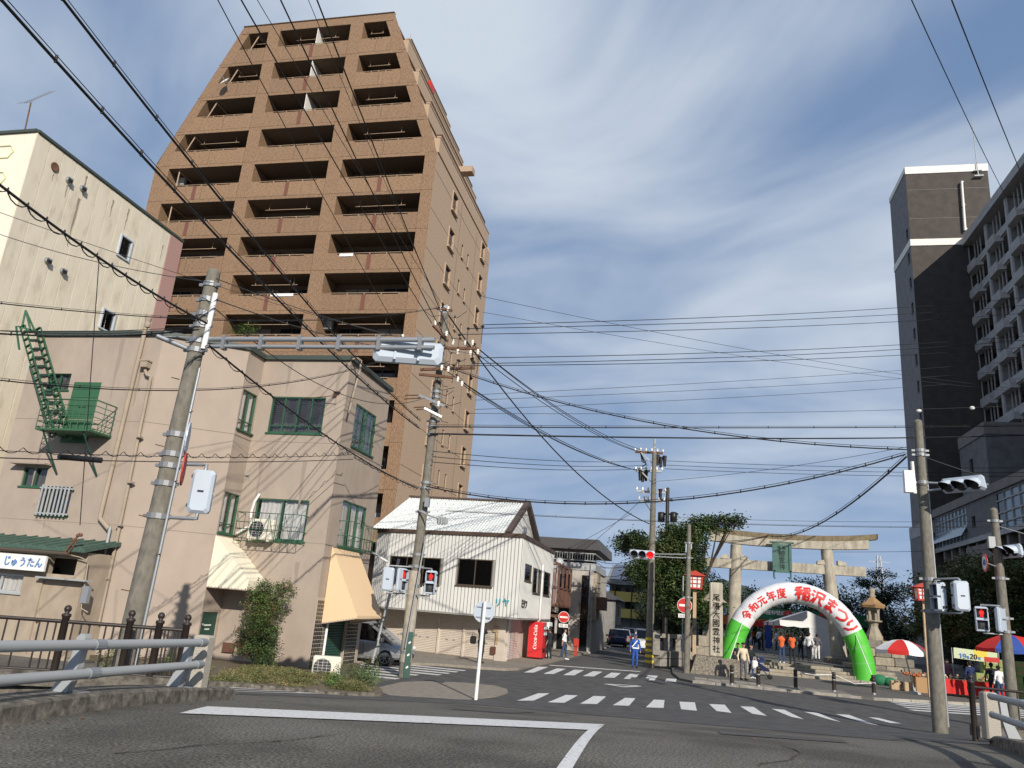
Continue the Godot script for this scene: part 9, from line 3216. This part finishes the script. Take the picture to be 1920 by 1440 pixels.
func vegetation() -> void:
	# nandina bush before the beige building
	var b: Vector3 = V(-12.61,0,-23.48)
	b = V(-13.15,0.1,-23.85)
	var c := func(x: float, y: float, z: float) -> Vector3: return V(x,y,z)
	foliage_thing("nandina_bush", "tall bush with green and reddish leaves against the beige wall", "bush", b, [[c.call(-0.2, 2.25, 0), V(0.62,0.5,0.5)], [c.call(0.55, 2.45, 0.0), V(0.38,0.35,0.4)], [c.call(-0.05, 1.75, 0.1), V(0.78,0.6,0.6)], [c.call(-0.1, 1.1, 0.1), V(0.72,0.6,0.6)], [c.call(0.2, 0.55, 0.2), V(0.66,0.5,0.55)], [c.call(-0.5, 0.7, 0.2), V(0.35,0.4,0.4)]], 3000, 0.12, ["leaf_green", "leaf_green", "leaf_olive", "leaf_bright", "leaf_green", "leaf_rust", "leaf_bright"], 51)
	foliage_thing("leafy_weed", "bright green leafy weed beside the condenser on the grass", "plant", V(-9.1,0.05,-21.77), [[c.call(0, 0.35, 0), V(0.5,0.35,0.4)], [c.call(0.5, 0.3, -0.2), V(0.4,0.3,0.35)]], 260, 0.1, ["leaf_bright", "leaf_green"], 52)
	foliage_thing("leafy_weed", "smaller bright green weed in front of the condenser", "plant", V(-9.22,0.05,-20.88), [[c.call(0, 0.25, 0), V(0.25,0.28,0.22)]], 90, 0.1, ["leaf_bright", "leaf_green"], 53)
	foliage_thing("shrub", "dark twiggy shrub at the corner behind the tan awning", "bush", V(-9.19,0.05,-23.29), [[c.call(0, 0.45, 0), V(0.4,0.42,0.4)]], 130, 0.1, ["leaf_dark", "leaf_olive", "leaf_rust"], 54)
	foliage_thing("conifer_shrub", "narrow dark conifer in front of the grey house", "bush", V(-7.49,0,-64.61), [[c.call(0, 1.1, 0), V(0.8,1.1,0.8)], [c.call(0, 2.3, 0), V(0.5,0.9,0.5)]], 420, 0.22, ["leaf_dark", "leaf_green"], 55)
	foliage_thing("climbing_vine", "bare climbing vine on the white wall of the grey house", "plant", V(V(-6.71,2.65,-56.2).x, 1.2, -56.3), [[c.call(0, 2.0, 0), V(0.7,2.4,0.1)]], 120, 0.16, ["leaf_dark", "leaf_rust"], 56)
	# rough grass verge round the corner building with its kerb
	var m := MB.new()
	var pts := [V(-11.67,0.1,-19.02), V(-10.7,0.1,-19.22), V(-9.47,0.1,-19.41), V(-8.2,0.1,-19.51), V(-7.57,0.1,-20.39), V(-7.99,0.1,-21.4), V(-9.1,0.1,-23.12)]
	var poly := []
	for p in pts: poly.append(Vector2(p.x, -p.z))
	poly.append(Vector2(-11.9, 29.0)); poly.append(Vector2(-15.6, 25.1)); poly.append(Vector2(-18.2, 22.3))
	m.prism(poly, V(0,-0.15,0), Vector3.RIGHT, Vector3.FORWARD, 0.3)
	var gb := structure("verge", m, "soil")
	var kb := MB.new()
	for i in 4: kb.beam(pts[i] + V(0,0.0,0.1), pts[i + 1] + V(0,0.0,0.1), 0.16, 0.2)
	obj("kerb_stone", kb, "dirty_concrete", gb)
	var g := Node3D.new()
	g.name = "grass"
	add_child(g)
	stuff(g)
	g.set_meta("label", "rough green and dry grass at the foot of the beige building")
	g.set_meta("category", "grass")
	var blobs := []
	rng.seed = 61
	for i in 46:
		var f := rng.randf()
		var e: Vector3 = pts[0].lerp(pts[3], f) if f < 0.8 else pts[3].lerp(pts[4], rng.randf())
		var inn := V(-13.6 + 2.2 * f,0.1,-24.6).lerp(e, rng.randf_range(0.25, 0.97))
		blobs.append([inn + V(0,0.07,0), V(0.5, 0.07 + 0.12 * rng.randf(), 0.38)])
	leaves(g, "grass_clumps", blobs, 9000, 0.075, ["grass", "grass", "grass_dry", "leaf_olive"], 62, 0.1)
	foliage_thing("bank_weeds", "weeds sprouting behind the left canal fence by the signal pole", "plant", V(-10.95,0.7,-14.31), [[c.call(0, 0.35, 0), V(0.5,0.35,0.3)], [c.call(1.3, 0.25, -0.3), V(0.9,0.25,0.4)]], 240, 0.1, ["leaf_green", "grass"], 63)
	# trees
	tree("cherry_tree", "large thinning cherry tree between the side street and the shrine gate", V(0.55,0.4,-50.5), 2.6, 0.34, [[c.call(-3.6, 6.6, 0.5), V(1.5,0.8,1.3)], [c.call(-2.6, 4.9, 0.6), V(1.7,1.0,1.4)], [c.call(-1.4, 6.2, 0), V(1.5,1.2,1.4)], [c.call(-0.6, 7.3, -0.3), V(1.6,1.1,1.5)], [c.call(0.9, 8.2, -0.6), V(1.5,0.6,1.2)], [c.call(-0.9, 4.2, 0.4), V(1.7,1.2,1.5)], [c.call(-0.3, 5.6, -0.3), V(1.3,1.3,1.5)], [c.call(0.1, 3.9, -1.2), V(1.1,1.3,1.2)], [c.call(0.0, 2.9, 0.3), V(1.7,0.9,1.3)], [c.call(-2.4, 6.0, 0.2), V(1.1,0.9,1.0)], [c.call(2.4, 8.5, -0.2), V(1.0,0.42,0.8)], [c.call(1.7, 3.6, -0.9), V(0.5,1.2,0.5)]], 8000, 0.36, ["leaf_green", "leaf_olive", "leaf_green", "leaf_dark", "leaf_green", "leaf_green", "leaf_olive", "leaf_green"], 71, 0.75)
	tree("broad_tree", "broad olive green tree behind the right signal pole", V(18.6,0.8,-53.5), 2.6, 0.4, [[c.call(-2.8, 4.6, 0), V(2.4,1.6,2.0)], [c.call(-0.4, 5.8, 0), V(2.6,1.5,2.0)], [c.call(2.2, 5.4, 0.2), V(2.4,1.6,2.0)], [c.call(-3.4, 2.9, 0.3), V(2.2,1.3,1.8)], [c.call(1.2, 3.6, 0.6), V(2.6,1.5,1.8)], [c.call(4.4, 3.9, 0.3), V(2.2,1.6,1.8)], [c.call(-1.0, 2.6, 0.6), V(2.4,1.2,1.6)], [c.call(2.9, 6.9, -0.4), V(1.3,0.8,1.2)]], 5600, 0.4, ["leaf_green", "leaf_olive", "leaf_olive", "leaf_green", "leaf_olive", "leaf_rust", "leaf_green"], 72, 0.6)
	tree("broad_tree", "small yellowing tree at the right edge under the podium", V(26.0,0.8,-51), 2.0, 0.25, [[c.call(0, 4.6, 0), V(2.0,1.1,1.6)], [c.call(-1.0, 3.2, 0.3), V(2.0,1.2,1.6)], [c.call(1.6, 3.0, 0), V(2.2,1.4,1.6)]], 1300, 0.42, ["leaf_olive", "leaf_rust", "leaf_green"], 73, 0.8)
	var dk := ["leaf_dark", "leaf_dark", "leaf_green"]
	var i := 0
	for q in [[12.5, -66, 5.0, "dark evergreen tree behind the right gate pillar"], [16.0, -70, 4.6, "dark evergreen tree behind the stone lantern"], [20.5, -66, 4.4, "dark evergreen behind the striped parasol"], [25.0, -64, 4.2, "dark evergreen behind the fruit stall"], [-0.5, -67, 5.4, "dark evergreen tree left of the gate behind the cherry tree"], [2.2, -104, 8.0, "rounded green tree deep in the approach, left"], [9.5, -112, 6.5, "shaded green tree closing the approach, right"], [5.5, -122, 6.0, "pale green tree at the end of the approach"], [14.5, -100, 7.5, "tall dark tree behind the white tent"], [-2.2, -88, 5.0, "dark tree on the right side of the side street"]]:
		var h: float = q[2]
		tree("evergreen_tree", q[3], V(q[0],0.6,q[1]), h * 0.35, 0.3, [[c.call(0, h * 0.85, 0), V(h * 0.36,h * 0.3,h * 0.36)], [c.call(-h * 0.3, h * 0.6, 0.4), V(h * 0.36,h * 0.3,h * 0.34)], [c.call(h * 0.3, h * 0.62, 0.2), V(h * 0.36,h * 0.3,h * 0.34)], [c.call(0, h * 0.38, 0.6), V(h * 0.5,h * 0.28,h * 0.36)]], 1100, h * 0.085, dk if i != 7 else ["leaf_olive", "leaf_green"], 80 + i, 0.3)
		i += 1
	tree("pine_tree", "dark pine with layered branches right of the gate pillar", V(13.9,0.8,-62), 4.2, 0.2, [[c.call(0.2, 6.2, 0), V(1.3,0.35,1.0)], [c.call(-0.9, 5.5, 0.2), V(1.4,0.4,1.0)], [c.call(1.2, 5.2, 0), V(1.3,0.4,1.0)], [c.call(0, 4.6, 0.3), V(1.9,0.5,1.2)]], 700, 0.3, ["leaf_dark"], 95, 0.4)

# overhead cables
func cable(label: String, p: Vector3, q: Vector3, sag: float, r: float, mat := "cable", lash := 0, group := "") -> void:
	var m := MB.new(p)
	var n := 18
	var pts := []
	for i in n + 1:
		var s := i / float(n)
		pts.append(p.lerp(q, s) - V(0, 4.0 * sag * s * (1.0 - s), 0))
	m.tube(pts, r, 5)
	if lash:
		var up := []
		for e in pts: up.append(e + V(0,r * 3.2,0))
		m.tube(up, r * 0.4, 4)
		for k in lash:
			var s := (k + 0.5) / lash
			var c := p.lerp(q, s) - V(0, 4.0 * sag * s * (1.0 - s), 0)
			m.tube([c - V(0,r * 1.3,0), c + V(0,r * 3.6,0)], r * 0.9, 5)
	solo("overhead_cable", m, mat, label, "cable", group)

func coil(label: String, p: Vector3, q: Vector3, sag: float, amp: float, turns: int) -> void:
	var m := MB.new(p)
	var pts := []
	var n := turns * 8
	for i in n + 1:
		var s := i / float(n)
		var a := TAU * turns * s
		pts.append(p.lerp(q, s) + V(0, -4.0 * sag * s * (1.0 - s) + amp * cos(a), amp * sin(a)))
	m.tube(pts, 0.009, 4)
	solo("overhead_cable", m, "cable", label, "cable")

func cables() -> void:
	var a: Vector3 = V(-9.7,8.72,-26.7)
	cable("heavy lashed cable from the upper left corner to the middle utility pole", V(-7.82,8.9,-5.39), a, 0.35, 0.022, "cable", 22)
	cable("second heavy lashed cable left of the tower roof to the middle pole", V(-7.11,8.97,-5.51), V(-9.69,9.01,-26.7), 0.35, 0.019, "cable", 20)
	var e := V(-8.85,7.24,-12.11)
	cable("heavy cable with looped tie wire from the left edge to the left signal pole", V(-8.34,7.12,-6.38), e, 0.12, 0.02)
	coil("loose spiral tie wire hanging under the left heavy cable", V(-8.34,7.1,-6.38), e, 0.12, 0.07, 16)
	cable("heavy cable from the left signal pole down across the beige wall", V(-8.76,6.82,-12.18), V(-9.46,6.45,-26.6), 0.25, 0.02)
	coil("spiral tie wire around the cable crossing the beige wall", V(-8.76,6.8,-12.18), V(-9.46,6.42,-26.6), 0.25, 0.06, 22)
	cable("thin power line crossing the tower's left shoulder", V(-8.26,12.6,-9.58), V(-10.86,12.38,-26.8), 0.1, 0.011)
	cable("first dark power line over the tower roof", V(-8.07,12.9,-9.86), V(-9.59,12.84,-26.5), 0.1, 0.016)
	cable("second dark power line over the tower roof", V(-7.38,13,-10.05), V(-8.98,12.17,-26.7), 0.1, 0.016)
	cable("third dark power line over the tower roof", V(-6.81,13.2,-10.34), V(-8.69,12.14,-26.6), 0.1, 0.016)
	cable("pale thin line between the roof power lines", V(-8.6,14,-10.94), V(-8.03,11.92,-26.6), 0.1, 0.009, "thin_cable")
	cable("thin bright line at the right of the roof power lines", V(-7.85,14.5,-11.71), V(-9.42,13.63,-26.8), 0.1, 0.008, "thin_cable")
	cable("paired wire from the left edge level across the cream building", V(-13.06,7.25,-10.88), V(-9.33,13.63,-26.8), 0.5, 0.012, "cable", 14)
	cable("lashed cable from the left edge to the left signal pole below the roof edge", V(-9.92,5.68,-8.4), V(-8.95,7.09,-12.04), 0.1, 0.014, "cable", 10)
	cable("thin messenger just above the roof edge at left", V(-9.93,5.71,-8.4), V(-8.96,7.15,-12.03), 0.06, 0.006)
	cable("sloping twisted wire from the left edge across the beige wall top", V(-11.34,5.44,-9.82), V(-9.79,12.17,-26.7), 0.9, 0.012, "cable", 12)
	cable("thin grey wire on the cream wall toward the tower", V(-15.63,10.3,-12.48), V(-7.47,11.54,-26.6), 0.3, 0.008, "thin_cable")
	cable("thin grey wire low on the cream wall", V(-15.49,9.79,-12.65), V(-8.99,8.14,-12.25), 0.15, 0.008, "thin_cable")
	cable("wire from the left pole top to the middle pole", V(-8.91,8.2,-12.19), V(-9.53,12.17,-26.7), 0.2, 0.010, "thin_cable")
	cable("wire from the left pole's second clamp to the middle pole", V(-8.85,7.78,-12.24), V(-9.57,11.74,-26.7), 0.25, 0.012, "thin_cable")
	cable("pair of joined wires from the left pole's white conduit", V(-8.85,7.61,-12.24), V(-9.54,9.93,-26.7), 0.9, 0.010)
	cable("vertical drop wire before the cream and beige walls", V(-11.07,8.42,-11.55), V(-11.2,3.41,-12.79), 0.0, 0.009)
	cable("low wire across the fire escape", V(-13.34,4.66,-12.08), V(-11.37,7.22,-24.6), 0.12, 0.008)
	coil("wavy wire with loose turns across the beige wall", V(-13.34,4.68,-12.08), V(-11.38,7.27,-24.6), 0.12, 0.06, 26)
	cable("lower straight wire across the fire escape", V(-13.47,4.54,-12.24), V(-11.21,7.07,-24.6), 0.1, 0.012)
	var m := MB.new(V(-12.34,4.76,-13.1))
	m.tube([V(-12.34,4.76,-13.1), V(-12.03,4.86,-13.92)], 0.06, 8)
	solo("cable_sleeve", m, "black_plastic", "fat black sleeve on the wire below the fire escape", "cable sleeve")
	cable("wire from the wall bracket to the middle pole", V(-11.2,7.13,-24.6), V(-9.4,6.48,-26.6), 0.05, 0.012, "cable", 6)
	# right hand bundle from the middle pole
	var ends := [V(29.11,29.65,-63.66), V(29.04,28.98,-63.69), V(28.98,28.32,-63.72), V(27.17,25.11,-60.15), V(27.14,24.78,-60.16), V(27.08,24.21,-60.19)]
	var starts := [V(-7.56,12.77,-26.5), V(-8.07,12.62,-26.5), V(-8.43,12.38,-26.5), V(-7.56,11.41,-26.4), V(-7.78,11.18,-26.4), V(-8.31,11.09,-26.4)]
	var nm := ["top", "second", "third", "fourth", "fifth", "sixth"]
	for k in 6: cable("%s long wire from the middle pole level toward the right tower" % nm[k], starts[k], ends[k], 0.35, 0.016)
	var st := [V(-7.52,10.01,-26.5), V(-7.56,9.8,-26.5), V(-7.56,9.44,-26.5), V(-7.75,9.29,-26.5)]
	var en := [V(26.99,23.24,-60.23), V(26.92,22.51,-60.26), V(26.86,21.87,-60.29), V(20.2,15.55,-45.74)]
	for k in 4: cable(["upper thin rising wire", "second thin rising wire", "third thin rising wire", "thin wire with white marker balls"][k] + " from the middle pole to the right", st[k], en[k], 0.2, 0.010, "thin_cable")
	m = MB.new(V(12.13,14.28,-43.33))
	for q in [V(12.13,14.31,-43.33), V(15.11,14.84,-44.5)]: m.ball(q, V(0.14,0.1,0.1), 10)
	solo("cable_marker", m, "paint_white", "two white marker balls on the thin wire right", "cable marker")
	cable("upper thick horizontal cable from the middle pole to the right edge", V(-9.21,8.77,-26.6), V(24.11,16.7,-54.94), 0.1, 0.024, "cable", 14)
	cable("lower thick horizontal cable from the middle pole to the right edge", V(-9.22,8.51,-26.6), V(24.05,16.14,-54.97), 0.25, 0.034)
	cable("lashed cable descending from the middle pole to the right pole top", V(-9.28,11.27,-26.6), V(6.26,7.81,-23.79), 0.7, 0.020, "cable", 16)
	cable("low lashed cable sagging from the middle pole to the right pole", V(-9.13,6.55,-26.6), V(6.22,7.67,-23.8), 1.0, 0.022, "cable", 22)
	cable("twisted cable dropping from the right pole to the shrine gate", V(6.25,7.61,-23.79), V(5.48,8.55,-54.6), 0.8, 0.030, "cable", 8)
	cable("looped wire along the gate's top beam", V(5.48,8.55,-54.6), V(1.68,7.97,-54.5), 0.15, 0.025)
	cable("span wire from the right pole to its signal", V(6.46,7.7,-23.74), V(8.42,7.16,-24.18), 0.03, 0.010, "thin_cable")
	cable("descending thin wire from the tower front to the right tower, upper", V(-7.78,14.1,-26.9), V(24.3,18.81,-54.86), 0.5, 0.010, "thin_cable")
	cable("descending thin wire from the tower front to the right tower, lower", V(-7.72,13.45,-26.9), V(24.29,18.66,-54.86), 0.4, 0.009, "thin_cable")
	var tp := [V(-2.98,12.4,-46.91), V(-2.78,12.38,-46.92), V(-2.53,12.45,-46.93), V(-2.91,11.21,-46.91), V(-2.78,11.19,-46.92), V(-2.59,11.13,-46.93)]
	var sp := [V(-8.21,12.03,-26.6), V(-7.92,12.03,-26.6), V(-7.71,11.88,-26.6), V(-8.24,10.54,-26.5), V(-8.1,10.37,-26.5), V(-8.74,10.87,-26.5)]
	for k in 6: cable("%s line fanning from the middle pole to the far utility pole" % nm[k], sp[k], tp[k], 0.5, 0.017)
	cable("thick cable fanning down from the middle pole to behind the tree", V(-9.21,13.49,-26.8), V(-2.03,8.02,-46.96), 1.2, 0.030)
	en = [V(-2.19,11.81,-46.95), V(-2.18,11.54,-46.95), V(-2.27,11.34,-46.94)]
	for k in 3: cable("%s low level line from the middle pole to the far pole" % nm[k], V(-9.03,7.85,-26.6) + V(0,-0.2 * k,0), en[k], 0.2, 0.014)
	en = [V(23.85,13.95,-55.06), V(23.82,13.64,-55.07), V(23.8,13.4,-55.08)]
	for k in 3: cable("%s wire from the far pole toward the right tower" % nm[k], [V(-1.2,11.85,-46.98), V(-1.2,11.59,-46.98), V(-1.19,11.36,-46.98)][k], en[k], 0.2, 0.016)
	cable("wire rising right from the far pole", V(-1.94,10.54,-46.96), V(10.18,11.26,-38.68), 0.2, 0.012, "thin_cable")
	cable("thin lashed wire behind the white roof toward the gate", V(-8.43,5.75,-27), V(20.37,9.22,-47.84), 0.3, 0.012, "cable", 12)
	cable("thin wire behind the gate's beam", V(-1.69,10.16,-59.98), V(22.24,10.59,-55.72), 0.25, 0.012)
	cable("wire under the far right tower edge", V(10.58,8.33,-61.09), V(24.16,9.15,-57.1), 0.1, 0.014)
	cable("sky wire at the upper right, left one", V(4.05,14.78,-13.4), V(15.08,22.89,-37.05), 0.2, 0.012)
	cable("sky wire at the upper right, right one", V(4.7,14.5,-13.19), V(16.2,21.32,-36.57), 0.2, 0.014)
	cable("thin wire falling from the sky to the street houses", V(-2.6,9.32,-46.93), V(-9.66,5.17,-59.22), 0.1, 0.014, "thin_cable")
	cable("second thin wire falling to the street houses", V(-3.05,8.59,-46.9), V(-11.46,5.88,-60.93), 0.1, 0.014, "thin_cable")
	for k in 4: cable("%s sagging service line over the side street" % nm[k], [V(-6.35,6.51,-59.66), V(-6.25,6.13,-59.67), V(-6.06,5.43,-59.69), V(-5.96,4.97,-59.7)][k], [V(-2.14,6.45,-49.95), V(-2.14,6.32,-49.95), V(-2.13,5.99,-49.95), V(-2.12,5.61,-49.96)][k], 0.35, 0.02)

func _ready() -> void:
	setup()
	make_materials()
	make_ground()
	apartment_tower()
	cream_building()
	corner_building()
	carpet_shop()
	white_shop()
	street_houses()
	dark_tower()
	balcony_wing()
	podium()
	shrine()
	street_poles()
	bridge_rails()
	ac_unit(null, "condenser", V(-10.49,0,-23.15), Basis(Vector3.UP, 0.35), V(0.84,0.68,0.34))
	vending()
	festival()
	car("silver minivan waiting at the crosswalk beyond the beige building", V(-12.75,0.01,-30.9), 0.12, 4.4, 1.72, 1.62, "car_silver")
	car("dark blue car parked in the side street", V(V(-5.92,0.8,-75.77).x, 0, V(-5.92,0.8,-75.77).z), 1.7, 4.0, 1.65, 1.5, "car_navy")
	car("silver grey car parked behind the blue one in the side street", V(V(-6.07,0.92,-83.78).x, 0, V(-6.07,0.92,-83.78).z), 1.7, 4.0, 1.65, 1.48, "car_silver")
	car("white box van facing us in the side street by the utility pole", V(V(-2.92,0.45,-63.93).x, 0, V(-2.92,0.45,-63.93).z), -1.5, 3.6, 1.55, 1.85, "car_white", true)
	car("white car parked far down the side street", V(V(-6.21,1.09,-97.8).x, 0, V(-6.21,1.09,-97.8).z), 1.6, 4.0, 1.65, 1.5, "car_white")
	people()
	vegetation()
	cables()
	for ch in get_children(): tidy(ch)
